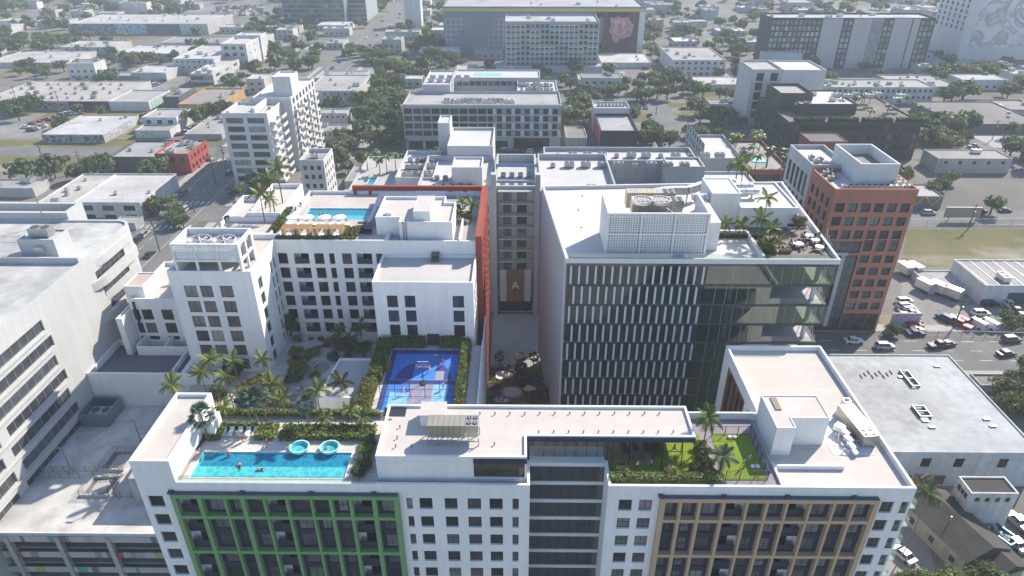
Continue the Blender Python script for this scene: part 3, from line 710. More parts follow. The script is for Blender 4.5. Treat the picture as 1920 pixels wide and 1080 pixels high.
# unit crowns (radius about 1); the tree root carries the scale
CROWN = [crown(620, 11, .20, i, .8).mesh('crown', M_LEAF) for i in range(5)]
CROWN_F = [crown(2600, 15, .105, 20+i, .8).mesh('crown', M_LEAF) for i in range(3)]
TRUNK = [trunkmesh(1.0, .07, 4, i).mesh('trunk', M_BARK) for i in range(3)]
GREENS = [(.115,.15,.05), (.14,.165,.055), (.095,.13,.055), (.155,.17,.075), (.115,.14,.065)]
def tree(loc, r, label, cat='tree', group=None, col=None, fine=False, trunk=.9, name='broadleaf_tree', sq=1.0):
    t = thing(name, label, cat, loc, rnd.uniform(0,6.28), group, r)
    pool = CROWN_F if fine else CROWN
    ob('crown', rnd.choice(pool), None, t, col or rnd.choice(GREENS), (0,0,trunk), 0, (1,1,sq), local=True)
    ob('trunk', rnd.choice(TRUNK), None, t, (.09,.07,.05), None, 0, (1,1,trunk), local=True)
    return t
def frond(droop, seed, n=15, L=2.3):
    r = random.Random(seed); m = MB(); pts = []
    for i in range(n+1):
        t = i/n; pts.append(Vector((L*t*(1-.18*t*droop), 0, L*(.42*t-droop*.75*t*t))))
    for i in range(n):
        a, b = pts[i], pts[i+1]; w = .035*(1-i/n)+.008
        m.q(a+Vector((0,-w,0)), b+Vector((0,-w,0)), b+Vector((0,w,0)), a+Vector((0,w,0)))
        if i < 1: continue
        t = i/n; ll = .62*(sin(pi*min(1, t*.85+.12)))+.1
        for s in (-1, 1):
            for h in (0, .5):
                p = a.lerp(b, h); q = p+Vector((.35*ll, s*ll*.8, -ll*r.uniform(.25,.6)))
                m.q(p, p+Vector((.09,0,0)), q+Vector((.02,0,0)), q)
    return m.mesh('frond', M_PALM)
FROND = [frond(.55,1), frond(.85,2), frond(1.2,3)]
def fanleaf():
    m = MB(); m.q((0,-.02,0),(.8,-.015,.05),(.8,.015,.05),(0,.02,0))
    for i in range(11):
        a = (i-5)*.27; c, s = cos(a), sin(a); l = .85-.1*abs(i-5)/5
        b = Vector((.8,0,.05)); t = b+Vector((c*l, s*l, -.10-.12*abs(s))); n = Vector((-s,c,0))*.11
        m.q(b, b+Vector((c,s,0))*l*.45+n+Vector((0,0,.05)), t, b+Vector((c,s,0))*l*.45-n+Vector((0,0,.05)))
    return m.mesh('frond', M_PALM)
FAN = fanleaf()
PTR = MB(); [PTR.tube((.02*i*i*.2,0,i*.25),(.02*(i+1)**2*.2,0,(i+1)*.25),.12-.012*i,.12-.012*(i+1),7,False) for i in range(4)]
PTRUNK = PTR.mesh('trunk', M_BARK)
PALMG = [(.15,.19,.035), (.13,.17,.04), (.10,.14,.035), (.17,.18,.045)]
SILVER = (.12,.16,.125)
def palm(loc, h, s, label, group=None, n=13, fan=False, col=None, cat='palm'):
    t = thing('fan_palm' if fan else 'palm_tree', label, cat, loc, rnd.uniform(0,6.28), group)
    ob('trunk', PTRUNK, None, t, (.17,.14,.11), None, 0, (s*.9,s*.9,h), local=True)
    top = Vector((.064*s*.9, 0, h)); c = col or (SILVER if fan else rnd.choice(PALMG))
    for i in range(n if not fan else 22):
        o = ob('frond', FAN if fan else FROND[(i*7+n) % 3 if i > 3 else 0], None, t, c, top, 0, s*rnd.uniform(.85,1.1), local=True)
        if fan: o.rotation_euler = (rnd.uniform(-.3,.3), rnd.uniform(-1.3,.75), i*2.4)
        else: o.rotation_euler = (rnd.uniform(-.15,.15), (-.75 if i < 4 else rnd.uniform(-.35,.4)), i*2.4+rnd.uniform(-.2,.2))
    return t
PJ = MB()
for i in range(11):
    M_ = Matrix.Rotation(i*2.4, 4, 'Z') @ Matrix.Rotation(rnd.uniform(-.6,.3), 4, 'Y')
    q = MB(); pts = [Vector((1.0*t-.15*t*t, 0, .4*t-.75*t*t)) for t in (0,.33,.66,1)]
    for a, b, w0, w1 in ((pts[0],pts[1],.03,.2),(pts[1],pts[2],.2,.17),(pts[2],pts[3],.17,.02)):
        for sg in (1, -1): q.q(a, b, b+Vector((0,sg*w1,-w1*.5)), a+Vector((0,sg*w0,-w0*.5)))
    PJ.add(q, M_)
PJM = PJ.mesh('crown', M_PALM)
def farpalm(loc, h, s, label, group=None):
    t = thing('palm_tree', label, 'palm', loc, rnd.uniform(0,6.28), group)
    ob('trunk', PTRUNK, None, t, (.14,.12,.1), None, 0, (s,s,h), local=True)
    ob('crown', PJM, None, t, rnd.choice(PALMG[1:]), (.06*s,0,h), 0, s*1.9, local=True)
def leafbox(x0_, x1_, y0_, y1_, z0_, z1_, dens=55, leaf=.30, seed=1, m=None):
    r = random.Random(seed); m = m or MB()
    top = (x1_-x0_)*(y1_-y0_); fx = (x1_-x0_)*(z1_-z0_); fy = (y1_-y0_)*(z1_-z0_); tot = top+2*fx+2*fy
    for i in range(int(tot*dens)):
        k = r.uniform(0, tot); j = Vector((r.gauss(0,.5), r.gauss(0,.5), r.gauss(0,.5)))
        rx_, ry_, rz_ = r.uniform(x0_,x1_), r.uniform(y0_,y1_), r.uniform(z0_,z1_)
        if k < top: p, nn = Vector((rx_,ry_,z1_+r.gauss(0,.10))), Vector((0,0,1))
        elif k < top+fx: p, nn = Vector((rx_,y0_+r.gauss(0,.1),rz_)), Vector((0,-1,.3))
        elif k < top+2*fx: p, nn = Vector((rx_,y1_+r.gauss(0,.1),rz_)), Vector((0,1,.3))
        elif k < top+2*fx+fy: p, nn = Vector((x0_+r.gauss(0,.1),ry_,rz_)), Vector((-1,0,.3))
        else: p, nn = Vector((x1_+r.gauss(0,.1),ry_,rz_)), Vector((1,0,.3))
        nn = (nn+j).normalized(); a = nn.orthogonal().normalized(); b = nn.cross(a); th = r.uniform(0,3.14); a, b = a*cos(th)+b*sin(th), b*cos(th)-a*sin(th)
        s = leaf*r.uniform(.6,1.4); m.q(p-a*s*.5-b*s*.28, p+a*s*.1-b*s*.4, p+a*s*.5, p+b*s*.4-a*s*.1)
    return m
def hedge(x0_, x1_, y0_, y1_, z, h, label, col=(.12,.14,.04), leaf=.30, dens=55, planter=None):
    if x1_ < x0_: x0_, x1_ = x1_, x0_
    t = thing('hedge', label, 'hedge', ((x0_+x1_)/2, (y0_+y1_)/2, z))
    o = ob('foliage', leafbox(x0_,x1_,y0_,y1_,z+.1,z+h,dens,leaf,int(abs(x0_*7+y0_*3))), M_LEAF, t, col)
    ob('branches', MB().box(x0_+.15,x1_-.15,y0_+.15,y1_-.15,z,z+h-.15), M_BARK, t, (.03,.035,.015))
    if planter is not None: ob('planter', MB().box(x0_-.15,x1_+.15,y0_-.15,y1_+.15,z-.02,z+.35), M_PAINT, t, planter)
    return t
# ================================================================== PEOPLE
def skinned(verts, edges, rad, name, root=0, lv=1):
    me = bpy.data.meshes.new(name); me.from_pydata(verts, edges, []); o = bpy.data.objects.new(name, me); C.objects.link(o)
    md = o.modifiers.new('s', 'SKIN'); md.use_smooth_shade = True
    for i, r in enumerate(rad): me.skin_vertices[0].data[i].radius = (r, r); me.skin_vertices[0].data[i].use_root = (i == root)
    sb = o.modifiers.new('d', 'SUBSURF'); sb.levels = lv; sb.render_levels = lv
    dg = bpy.context.evaluated_depsgraph_get(); out = bpy.data.meshes.new_from_object(o.evaluated_get(dg)); out.name = name
    bpy.data.objects.remove(o); out.materials.clear(); out.materials.append(M_PLAIN if name != 'shirt' else M_FAB)
    return out
def joints(pose):
    J = dict(pel=(0,0,.93), bel=(0,0,1.06), che=(0,0,1.25), nec=(0,0,1.44), hd1=(0,.02,1.53), hd2=(0,.03,1.65))
    for s, n in ((-1,'l'), (1,'r')):
        J['sh'+n] = (s*.18,0,1.38); J['el'+n] = (s*.24,-.02,1.11); J['wr'+n] = (s*.25,.08,.88); J['ha'+n] = (s*.25,.12,.79)
        J['hi'+n] = (s*.1,0,.88); J['kn'+n] = (s*.11,.03,.48); J['an'+n] = (s*.11,0,.09); J['to'+n] = (s*.11,.16,.04)
    if pose == 'walk':
        J['knl'] = (-.11,.2,.5); J['anl'] = (-.11,.28,.1); J['tol'] = (-.11,.43,.06); J['knr'] = (.11,-.08,.49); J['anr'] = (.11,-.36,.15); J['tor'] = (.11,-.28,.04)
        J['ell'] = (-.25,-.14,1.13); J['wrl'] = (-.25,-.05,.92); J['hal'] = (-.25,.0,.85); J['elr'] = (.25,.12,1.13); J['wrr'] = (.23,.3,1.02); J['har'] = (.22,.38,1.03)
    if pose == 'lunge':
        J['knl'] = (-.12,.42,.62); J['anl'] = (-.12,.5,.1); J['tol'] = (-.12,.66,.05); J['knr'] = (.12,-.4,.5); J['anr'] = (.12,-.75,.16); J['tor'] = (.12,-.7,.04)
        J['ell'] = (-.3,.2,1.25); J['wrl'] = (-.25,.4,1.35); J['hal'] = (-.23,.48,1.38); J['elr'] = (.42,-.1,1.3); J['wrr'] = (.62,-.15,1.25); J['har'] = (.7,-.17,1.24)
    if pose == 'sit':
        for k in J: J[k] = (J[k][0], J[k][1], J[k][2]-.43)
        for s, n in ((-1,'l'), (1,'r')): J['kn'+n] = (s*.12,.42,.5); J['an'+n] = (s*.12,.46,.09); J['to'+n] = (s*.12,.6,.04); J['ha'+n] = (s*.16,.38,.56); J['wr'+n] = (s*.18,.3,.58)
    if pose == 'bend':
        for k, (a, b, c) in dict(bel=(0,.1,1.04), che=(0,.3,1.12), nec=(0,.46,1.12), hd1=(0,.54,1.1), hd2=(0,.64,1.05)).items(): J[k] = (a,b,c)
        for s, n in ((-1,'l'), (1,'r')): J['sh'+n] = (s*.18,.42,1.1); J['el'+n] = (s*.2,.46,.83); J['wr'+n] = (s*.18,.44,.6); J['ha'+n] = (s*.18,.45,.51)
    return J
RAD = dict(pel=.135, bel=.125, che=.15, nec=.058, hd1=.085, hd2=.088, sh=.075, el=.045, wr=.032, ha=.036, hi=.105, kn=.06, an=.042, to=.035)
def person_meshes(pose):
    J = joints(pose); ks = list(J); ix = {k: i for i, k in enumerate(ks)}; E = [('pel','bel'),('bel','che'),('che','nec'),('nec','hd1'),('hd1','hd2')]
    for n in 'lr': E += [('che','sh'+n),('sh'+n,'el'+n),('el'+n,'wr'+n),('wr'+n,'ha'+n),('pel','hi'+n),('hi'+n,'kn'+n),('kn'+n,'an'+n),('an'+n,'to'+n)]
    rad = lambda k: RAD.get(k, RAD.get(k[:2]))
    b = skinned([J[k] for k in ks], [(ix[a], ix[c]) for a, c in E], [rad(k) for k in ks], 'person_body')
    mid = lambda a, c, t: tuple(J[a][i]+(J[c][i]-J[a][i])*t for i in range(3))
    sv = [J['pel'], J['bel'], J['che'], mid('che','nec',.75), J['shl'], mid('shl','ell',.7), J['shr'], mid('shr','elr',.7)]
    s = skinned(sv, [(0,1),(1,2),(2,3),(2,4),(4,5),(2,6),(6,7)], [.15,.145,.168,.075,.092,.066,.092,.066], 'shirt')
    tv = [J['bel'], J['pel'], J['hil'], mid('hil','knl',.7), J['hir'], mid('hir','knr',.7)]
    tr_ = skinned(tv, [(0,1),(1,2),(2,3),(1,4),(4,5)], [.14,.152,.122,.095,.122,.095], 'shorts', 1)
    hv = [mid('hd1','hd2',.55), mid('hd1','hd2',1.25)]; hv = [(a, c-.03, d+.02) for a, c, d in hv]
    h = skinned(hv, [(0,1)], [.088,.075], 'hair')
    return b, s, tr_, h
PM = {p: person_meshes(p) for p in ('stand','walk','lunge','sit','bend')}
SKIN = [(.42,.25,.17), (.28,.16,.10), (.50,.32,.23), (.14,.08,.055)]
def person(loc, label, pose='stand', rz=0, shirt=(.7,.7,.7), shorts=(.05,.06,.1), hair=(.03,.02,.015), skin=0, group=None, tilt=None, sc=.95):
    t = thing('person', label, 'person', loc, rz, group, sc)
    if tilt: t.rotation_euler = (tilt[0], tilt[1], rz)
    b, s, h, k = PM[pose]
    ob('body', b, None, t, SKIN[skin], local=True)
    if shirt is not None: ob('shirt', s, None, t, shirt, local=True)
    if shorts is not None: ob('shorts', h, None, t, shorts, local=True)
    ob('hair', k, None, t, hair, local=True)
    return t
# ================================================================== FURNITURE
def lounger_proto():
    f = MB()
    for x in (-.3,.3): f.box(x-.03,x+.03,-.95,.95,.22,.28)
    for x in (-.3,.3):
        for y in (-.8,.7): f.box(x-.03,x+.03,y-.03,y+.03,0,.22)
    c = MB().box(-.32,.32,-.95,.25,.285,.37); b = MB().obox((0,.56,.56), (.64,.75,.08), 0, .75); h = MB().obox((0,.78,.84), (.5,.22,.1), 0, .75)
    return f.mesh('frame', M_PLAIN), c.mesh('seat_cushion', M_FAB), b.mesh('back_cushion', M_FAB), h.mesh('pillow', M_FAB)
LG = lounger_proto()
def lounger(loc, rz, label, group=None, col=.68, pil=(.03,.03,.04), sc=1):
    t = thing('sun_lounger', label, 'sun lounger', loc, rz, group, sc)
    for n, me, c in zip(('frame','seat_cushion','back_cushion','pillow'), LG, (.6, col, col, pil)): ob(n, me, None, t, c, local=True)
    return t
def umbrella(loc, label, r=1.4, h=2.5, col=.72, group=None):
    t = thing('parasol', label, 'parasol', loc, rnd.uniform(0,1), group)
    ob('pole', MB().tube((0,0,0),(0,0,h+.1),.035,.03,6), M_METAL, t, .5, local=True); ob('base', MB().tube((0,0,0),(0,0,.12),.3,.25,10), M_METAL, t, .3, local=True)
    m = MB()
    for i in range(8):
        a, b = 2*pi*i/8, 2*pi*(i+1)/8; p = (cos(a)*r, sin(a)*r, h-.45); q = (cos(b)*r, sin(b)*r, h-.45)
        m.q((0,0,h), p, q); m.q(p, (p[0],p[1],p[2]-.15), (q[0],q[1],q[2]-.15), q)
    ob('canopy', m, M_FAB, t, col, local=True)
def cabana(loc, label, group=None):
    t = thing('cabana', label, 'cabana', loc, 0, group); w, d, h = 1.15, 1.1, 2.2; TB = (.36,.21,.09)
    for x in (-w,w):
        for y in (-d,d): ob('post', MB().box(x-.06,x+.06,y-.06,y+.06,0,h), M_PLAIN, t, TB, local=True)
    for i in range(9): ob('slat', MB().box(-w-.1,w+.1,-d-.1+i*.25,-d+.08+i*.25,h+.01,h+.06), M_PLAIN, t, TB, local=True)
    for x in (-w, w):
        for i in range(7): ob('slat', MB().box(x-.03,x+.03,-d+.1,d-.1,.15+i*.29,.35+i*.29), M_PLAIN, t, TB, local=True)
    ob('mattress', MB().box(-w+.15,w-.15,-d+.1,d-.1,.02,.42), M_FAB, t, .6, local=True)
    ob('curtain', MB().box(-w+.15,-w+.5,-d-.02,-d+.02,.1,h-.05).box(w-.5,w-.15,-d-.02,-d+.02,.1,h-.05), M_FAB, t, (.45,.4,.36), local=True)
def chair_mesh():
    f = MB().box(-.22,.22,-.22,.22,.43,.47).box(-.22,.22,.19,.23,.47,.85)
    for x in (-.2,.2):
        for y in (-.2,.2): f.box(x-.02,x+.02,y-.02,y+.02,0,.43)
    return f
CH = [(MB().box(-.22,.22,-.22,.22,.43,.48)).mesh('seat', M_FAB), MB().box(-.22,.22,.19,.23,.5,.9).mesh('backrest', M_FAB)]
CHL = MB(); [CHL.box(x-.02,x+.02,y-.02,y+.02,0,.43) for x in (-.2,.2) for y in (-.2,.2)]; CHL = CHL.mesh('legs', M_PLAIN)
def chair(loc, rz, label, group, col=(.03,.03,.035)):
    t = thing('terrace_chair', label, 'chair', loc, rz, group)
    ob('seat', CH[0], None, t, col, local=True); ob('backrest', CH[1], None, t, col, local=True); ob('legs', CHL, None, t, .05, local=True)
def table(loc, label, r=.55, group=None, square=False):
    t = thing('terrace_table', label, 'table', loc, 0, group)
    ob('tabletop', MB().tube((0,0,.71),(0,0,.75),r,r,16) if not square else MB().box(-1.1,1.1,-.5,.5,.71,.76), M_PAINT, t, .75, local=True)
    ob('leg', MB().tube((0,0,0),(0,0,.7),.05,.05,8), M_METAL, t, .2, local=True); ob('foot', MB().tube((0,0,0),(0,0,.04),.3,.28,10), M_METAL, t, .2, local=True)
def hottub(loc, label):
    t = thing('hot_tub', label, 'hot tub', loc); m = MB(); n = 24; R0, R1, h = 1.25, 1.08, .55
    for i in range(n):
        a, b = 2*pi*i/n, 2*pi*(i+1)/n; p = lambda r, z, an: (cos(an)*r*1.05, sin(an)*r, z)
        m.q(p(R0-.2,0,a),p(R0-.2,0,b),p(R0,h,b),p(R0,h,a)); m.q(p(R0,h,a),p(R0,h,b),p(R1,h,b),p(R1,h,a)); m.q(p(R1,h,a),p(R1,h,b),p(R1-.15,.08,b),p(R1-.15,.08,a))
    m.q(*[(cos(2*pi*i/n)*(R1-.15)*1.05, sin(2*pi*i/n)*(R1-.15), .081) for i in range(n)])
    ob('tub', m, M_TILE, t, (.42,.75,.76), local=True, smooth=False)
    ob('water', MB().q(*[(cos(2*pi*i/n)*(R1-.02)*1.05, sin(2*pi*i/n)*(R1-.02), h-.08) for i in range(n)]), M_WATER, t, local=True)
    for x in (-1.1, 1.1): ob('foot', MB().box(x-.1,x+.1,-1.05,-.85,0,.12), M_PLAIN, t, .04, local=True)
def condenser(name, label, loc, L, Dp, hgt, rz=0, col=(.42,.38,.30), fans=4, frame=0, cat='air conditioner'):
    t = thing(name, label, cat, loc, rz); z = frame
    if frame:
        f = MB()
        for i in range(6):
            x = -L/2+L*i/5
            for y in (-Dp/2, Dp/2): f.box(x-.06,x+.06,y-.06,y+.06,0,frame)
        f.box(-L/2,L/2,-Dp/2-.07,-Dp/2+.07,frame*.5,frame*.5+.1); ob('stand', f, M_METAL, t, (.25,.42,.6), local=True)
    n = 7; Lm = L*.74
    for i in range(n): ob('casing_panel', MB().box(-L/2+Lm*i/n+.015,-L/2+Lm*(i+1)/n-.015,-Dp/2,Dp/2,z+.02,z+hgt), M_METAL, t, col, local=True)
    ob('condenser_section', MB().box(-L/2+Lm+.02,L/2,-Dp/2,Dp/2,z+hgt*.45,z+hgt).box(-L/2+Lm+.1,L/2-.1,-Dp/2+.15,Dp/2-.1,z+.02,z+hgt*.44), M_METAL, t, (.4,.38,.34), local=True)
    w = L-Lm
    for i in range(2):
        for j in range(2): 
            cx = -L/2+Lm+w*(.27+.46*i); cy = -Dp/2+Dp*(.27+.46*j); r = min(w, Dp)*.19
            g = ob('fan', MB().tube((cx,cy,z+hgt),(cx,cy,z+hgt+.07),r,r,14), M_PLAIN, t, .02, local=True)
            b = MB(); b.box(cx-r*.9,cx+r*.9,cy-.05,cy+.05,z+hgt+.072,z+hgt+.09).box(cx-.05,cx+.05,cy-r*.9,cy+r*.9,z+hgt+.091,z+hgt+.11); ob('blade', b, M_METAL, g, .4, local=True)
    return t
def coolfan(loc, label, r=1.6, group=None):
    t = thing('cooling_fan', label, 'fan', loc, 0, group); m = MB(); n = 24
    for i in range(n):
        a, b = 2*pi*i/n, 2*pi*(i+1)/n; p = lambda rr, z, an: (cos(an)*rr, sin(an)*rr, z)
        m.q(p(r,0,a),p(r,0,b),p(r,.6,b),p(r,.6,a)); m.q(p(r,.6,a),p(r,.6,b),p(r-.15,.6,b),p(r-.15,.6,a)); m.q(p(r-.15,.6,a),p(r-.15,.6,b),p(r-.15,.1,b),p(r-.15,.1,a))
    ob('ring', m, M_METAL, t, .7, local=True); ob('deck', MB().tube((0,0,.02),(0,0,.1),r-.16,r-.16,20), M_METAL, t, .3, local=True)
    for i in range(6):
        a = pi*i/3; ob('blade', MB().obox((cos(a)*r*.45,sin(a)*r*.45,.35), (r*.75,.32,.04), a, .3), M_METAL, t, .7, local=True)
    g = MB()
    for i in range(7): x = -r+.15+i*(2*r-.3)/6; y = (max(0, (r-.1)**2-x*x))**.5; g.box(x-.02,x+.02,-y,y,.6,.63)
    ob('guard', g, M_METAL, t, .75, local=True)
def fence_run(name, label, pts, h, cat='fence', col=.03, step=1.6, rails=2, z=None, mesh=True):
    t = thing(name, label, cat, tuple(pts[0])); 
    for a, b in zip(pts, pts[1:]):
        a = Vector(a); b = Vector(b); L = (b-a).length; n = max(1, int(round(L/step)))
        for i in range(n+(1 if b == Vector(pts[-1]) else 0)):
            p = a.lerp(b, i/n); ob('post', MB().box(p.x-.04,p.x+.04,p.y-.04,p.y+.04,p.z,p.z+h), M_METAL, t, col)
        for k in range(rails):
            zz = h-.05 if k == 0 else h*.06+h*(k-1)/max(1,rails-1)*.9; ob('rail', MB().tube(a+Vector((0,0,zz)), b+Vector((0,0,zz)), .03, .03, 4), M_METAL, t, col)
        if mesh: ob('fence_mesh', MB().q(a, b, b+Vector((0,0,h-.06)), a+Vector((0,0,h-.06))), M_WIRE, t, col)
    return t
def wiremat():
    m = bpy.data.materials.new('wire_mesh'); m.use_nodes = True; t = m.node_tree; b = t.nodes['Principled BSDF']; t.links.new(objcol(t), b.inputs['Base Color'])
    tr = nd(t, 'ShaderNodeBsdfTransparent'); mx = nd(t, 'ShaderNodeMixShader'); mx.inputs[0].default_value = .85; o = t.nodes['Material Output']
    t.links.new(b.outputs[0], mx.inputs[1]); t.links.new(tr.outputs[0], mx.inputs[2]); t.links.new(mx.outputs[0], o.inputs[0]); return m
M_WIRE = wiremat()
# ================================================================== CARS
def car_meshes(kind):
    hw = .9; P_ = dict(
     sedan=([(-2.25,.3),(2.2,.3),(2.28,.62),(1.95,.8),(1.05,.92),(-1.45,.95),(-2.2,.9),(-2.3,.6)], (1.0,-1.65,.3,-1.0,.92,1.42)),
     suv=([(-2.3,.35),(2.25,.35),(2.33,.7),(2.1,.95),(1.2,1.05),(-2.25,1.08),(-2.35,.7)], (1.15,-2.2,.55,-1.9,1.05,1.68)),
     van=([(-2.6,.35),(2.5,.35),(2.6,.8),(2.3,1.1),(1.9,1.2),(-2.6,1.2)], (1.85,-2.58,1.2,-2.5,1.2,2.15)),
     pickup=([(-2.7,.4),(2.6,.4),(2.68,.8),(2.4,1.05),(1.4,1.12),(-2.7,1.1)], (1.35,-.7,.75,-.45,1.1,1.78)))[kind]
    pr, g = P_; b = MB(); k = len(pr); n = 0
    for y, ins in ((-hw, .0), (hw, .0)): pass
    lo = [(x, -hw, z) for x, z in pr]; hi = [(x, hw, z) for x, z in pr]
    b.v += lo+hi
    for i in range(k):
        j = (i+1) % k; b.f.append((i, k+i, k+j, j))
    b.f.append(tuple(range(k))); b.f.append(tuple(k+i for i in reversed(range(k))))
    xa_, xb2, ta, tb, z0_, z1_ = g; w0, w1 = hw-.08, hw-.26
    gm = MB(); V = [(xb2,-w0,z0_-.02),(xa_,-w0,z0_-.02),(xa_,w0,z0_-.02),(xb2,w0,z0_-.02),(tb,-w1,z1_),(ta,-w1,z1_),(ta,w1,z1_),(tb,w1,z1_)]
    gm.v = V; gm.f = [(0,1,5,4),(1,2,6,5),(2,3,7,6),(3,0,4,7)]
    b.box(tb-.04,ta+.04,-w1-.03,w1+.03,z1_-.01,z1_+.05)
    for s in (-1,1):
        for (xq, xt_) in ((xa_,ta),(xb2,tb),((xa_+xb2)/2,(ta+tb)/2)): b.tube((xq,s*(w0+.004),z0_-.02),(xt_,s*(w1+.004),z1_),.05,.045,4)
    if kind == 'van': b.box(-2.55,.6,-w0-.02,w0+.02,1.2,2.1)
    if kind == 'pickup': b.box(-2.6,-.85,-.75,.75,1.101,1.13)
    w = MB().tube((0,-.11,0),(0,.11,0),.33,.33,12); l = MB().box(-.03,.03,-.17,.17,-.07,.07)
    ax = 1.38 if kind in ('sedan','suv') else 1.65
    return b.mesh('body', M_CAR), gm.mesh('windows', M_GLASS), w.mesh('wheel', M_PLAIN), l.mesh('headlight', M_PLAIN), ax, pr, hw
M_CAR = surf('car_paint', .25, .03, .3, 3, spec=.6)
CARM = {k: car_meshes(k) for k in ('sedan','suv','van','pickup')}
CCOL = [('white',(.72,.72,.72)),('black',(.02,.02,.022)),('silver',(.42,.43,.45)),('dark grey',(.10,.105,.11)),('white',(.68,.69,.7)),('dark blue',(.03,.05,.12)),('red',(.35,.03,.03)),('grey',(.24,.25,.26))]
NC = {}
def car(loc, rz, place, kind=None, ci=None, near=False, group=None, label=None):
    kind = kind or rnd.choice(['sedan','suv','suv','sedan','sedan','pickup']); cn, cc = CCOL[rnd.randrange(len(CCOL)) if ci is None else ci]
    b, g, w, l, ax, pr, hw = CARM[kind]
    lab = label or f'{cn} {"SUV" if kind == "suv" else kind} {place}'
    t = thing('car' if kind in ('sedan','suv') else kind if kind == 'van' else 'pickup_truck', lab, 'van' if kind == 'van' else 'car', loc, rz, group or f'{cn} {kind} cars {place}')
    ob('body', b, None, t, cc, local=True); ob('windows', g, None, t, (.02,.025,.03), local=True)
    for x in (-ax, ax):
        for y in (-hw+.08, hw-.08): ob('wheel', w, None, t, .02, (x,y,.33), local=True)
    if near:
        for y in (-.6,.6):
            ob('headlight', l, None, t, .8, (pr[2][0]-.01,y,.66), local=True); ob('tail_light', l, None, t, (.4,.02,.02), (pr[-1][0]+.02,y,.75), local=True)
    return t
# ================================================================== POOL DECK OF THE FRONT BUILDING
zz = zd
def hp(xa_, xb_, ya_, yb_, z, h, label, **k):
    a = P(xa_, yb_, z+0); b = P(xb_, yb_, z); c = P((xa_+xb_)/2, ya_, z+h)
    return hedge(a.x, b.x, min(a.y, c.y), max(a.y+.4, c.y), z, h, label, **k)
HL = (.20,.23,.06)
hp(374,411,792,826,zz,.8,'low clipped hedge left of the row of pool loungers',col=HL)
hp(412,480,792,805,zz,.8,'narrow hedge strip behind the heads of the pool loungers',col=HL)
hp(478,512,792,826,zz,.8,'low clipped hedge right of the row of pool loungers',col=HL)
hp(524,700,795,826,zz,.8,'long hedge behind the two round hot tubs',col=HL)
hp(395,560,767,783,zz,1.0,'hedge on the back wall of the pool deck, left part',col=HL,planter=(.3,.3,.32))
hp(562,712,767,783,zz,1.0,'hedge on the back wall of the pool deck, right part',col=HL,planter=(.3,.3,.32))
for i, x in enumerate((414,429,445,461,475)):
    p = P(x,822,zz); lounger((p.x,p.y+1,zz+.01), 0, ['first pool lounger from the left, black pillow','second pool lounger from the left, black pillow','middle pool lounger with a person lying on it','fourth pool lounger from the left with someone sitting on it','rightmost pool lounger beside the hedge'][i], 'sun loungers by the long pool', sc=.9)
for px, l in ((566,'left round turquoise hot tub with nobody in it'),(622,'right round turquoise hot tub with a person in it')):
    p = P(px,834,zz); hottub((p.x,p.y-.9,zz+.01), l)
def pp(px, py, z, label, **k): p = P(px,py,z); return person((p.x,p.y,z+.01), label, **k)
pp(456,829,zz,'person in black shorts standing in front of the pool loungers',shirt=None,rz=2.8,sc=.88)
pp(462,826,zz,'person in a pale top standing beside the fourth pool lounger',shirt=(.7,.6,.6),shorts=(.5,.3,.3),rz=-1,sc=.88)
pp(502,838,zz,'person in red swimwear walking on the deck by the hedge gap',shirt=(.5,.12,.12),shorts=(.5,.12,.12),pose='walk',rz=2,sc=.88)
p = P(444,823,zz); person((p.x,p.y+.6,zz+.46),'person in white lying back on the middle pool lounger',pose='sit',shirt=(.7,.65,.68),shorts=(.3,.25,.4),rz=pi,sc=.85,tilt=(-.5,0))
p = P(615,838,zz); person((p.x+.1,p.y-1.0,zz+.1),'person sitting in the right hot tub with hair tied up',pose='sit',shirt=None,shorts=(.6,.1,.1),rz=1.0,sc=.9)
for px, py, l, r in ((452,880,'swimmer nearest the middle of the long pool',.5),(500,881,'swimmer in dark swimwear floating on the back in the long pool',1.4)):
    p = P(px,py,zz); o = person((p.x,p.y,zz-.08),l,pose='walk',shirt=None,shorts=(.02,.02,.03),rz=r,sc=.85,tilt=(-1.45,0))
p = P(429,854,zz); person((p.x,p.y,zz-.6),'person standing in the long pool at its far edge',shirt=None,shorts=(.1,.1,.3),sc=.9,rz=3)
# palms round the deck
pl_ = [(343,812,6.4,'tall yellow green palm behind the left roof bar',0,34.0,343,745),(349,828,5.2,'silver fan palm at the left end of the pool hedge',1,0,0,0)]
def palm_at(px, pyb, z, h, s, label, fan=False, **k): p = P(px,pyb,z); return palm((p.x,p.y,z), h, s, label, fan=fan, **k)
palm_at(390,826,zz,4.2,1.25,'silver fan palm at the left end of the pool hedge',fan=True)
palm_at(343,790,zz-3,6.5,.95,'yellow green palm rising behind the left roof bar')
palm_at(420,780,20,11.6,1.05,'tall green palm left of the big rounded garden tree')
palm_at(425,784,zz,1.8,.8,'short yellowish palm in front of the tall green palm')
palm_at(485,800,zz,5.0,1.15,'big blue green fan palm behind the pool loungers',fan=True,col=(.07,.115,.085))
palm_at(470,792,zz,4.2,1.0,'fan palm just left of the big blue green one',fan=True,col=(.08,.12,.08))
palm_at(500,790,zz,4.6,.95,'fan palm just right of the big blue green one',fan=True,col=(.09,.12,.07))
palm_at(580,805,zz,4.2,.95,'pale silver fan palm on a thin stem behind the left hot tub',fan=True)
palm_at(604,795,zz,5.8,.95,'bright green palm in front of the pavilion roof')
palm_at(610,800,zz,1.6,.75,'young arching palm in the hedge behind the right hot tub')
palm_at(648,775,20,6.5,1.0,'dark green arching palm beside the pavilion wall',col=(.05,.07,.025))
palm_at(660,795,zz,2.6,.8,'small yellow green palm near the right end of the deck hedge')
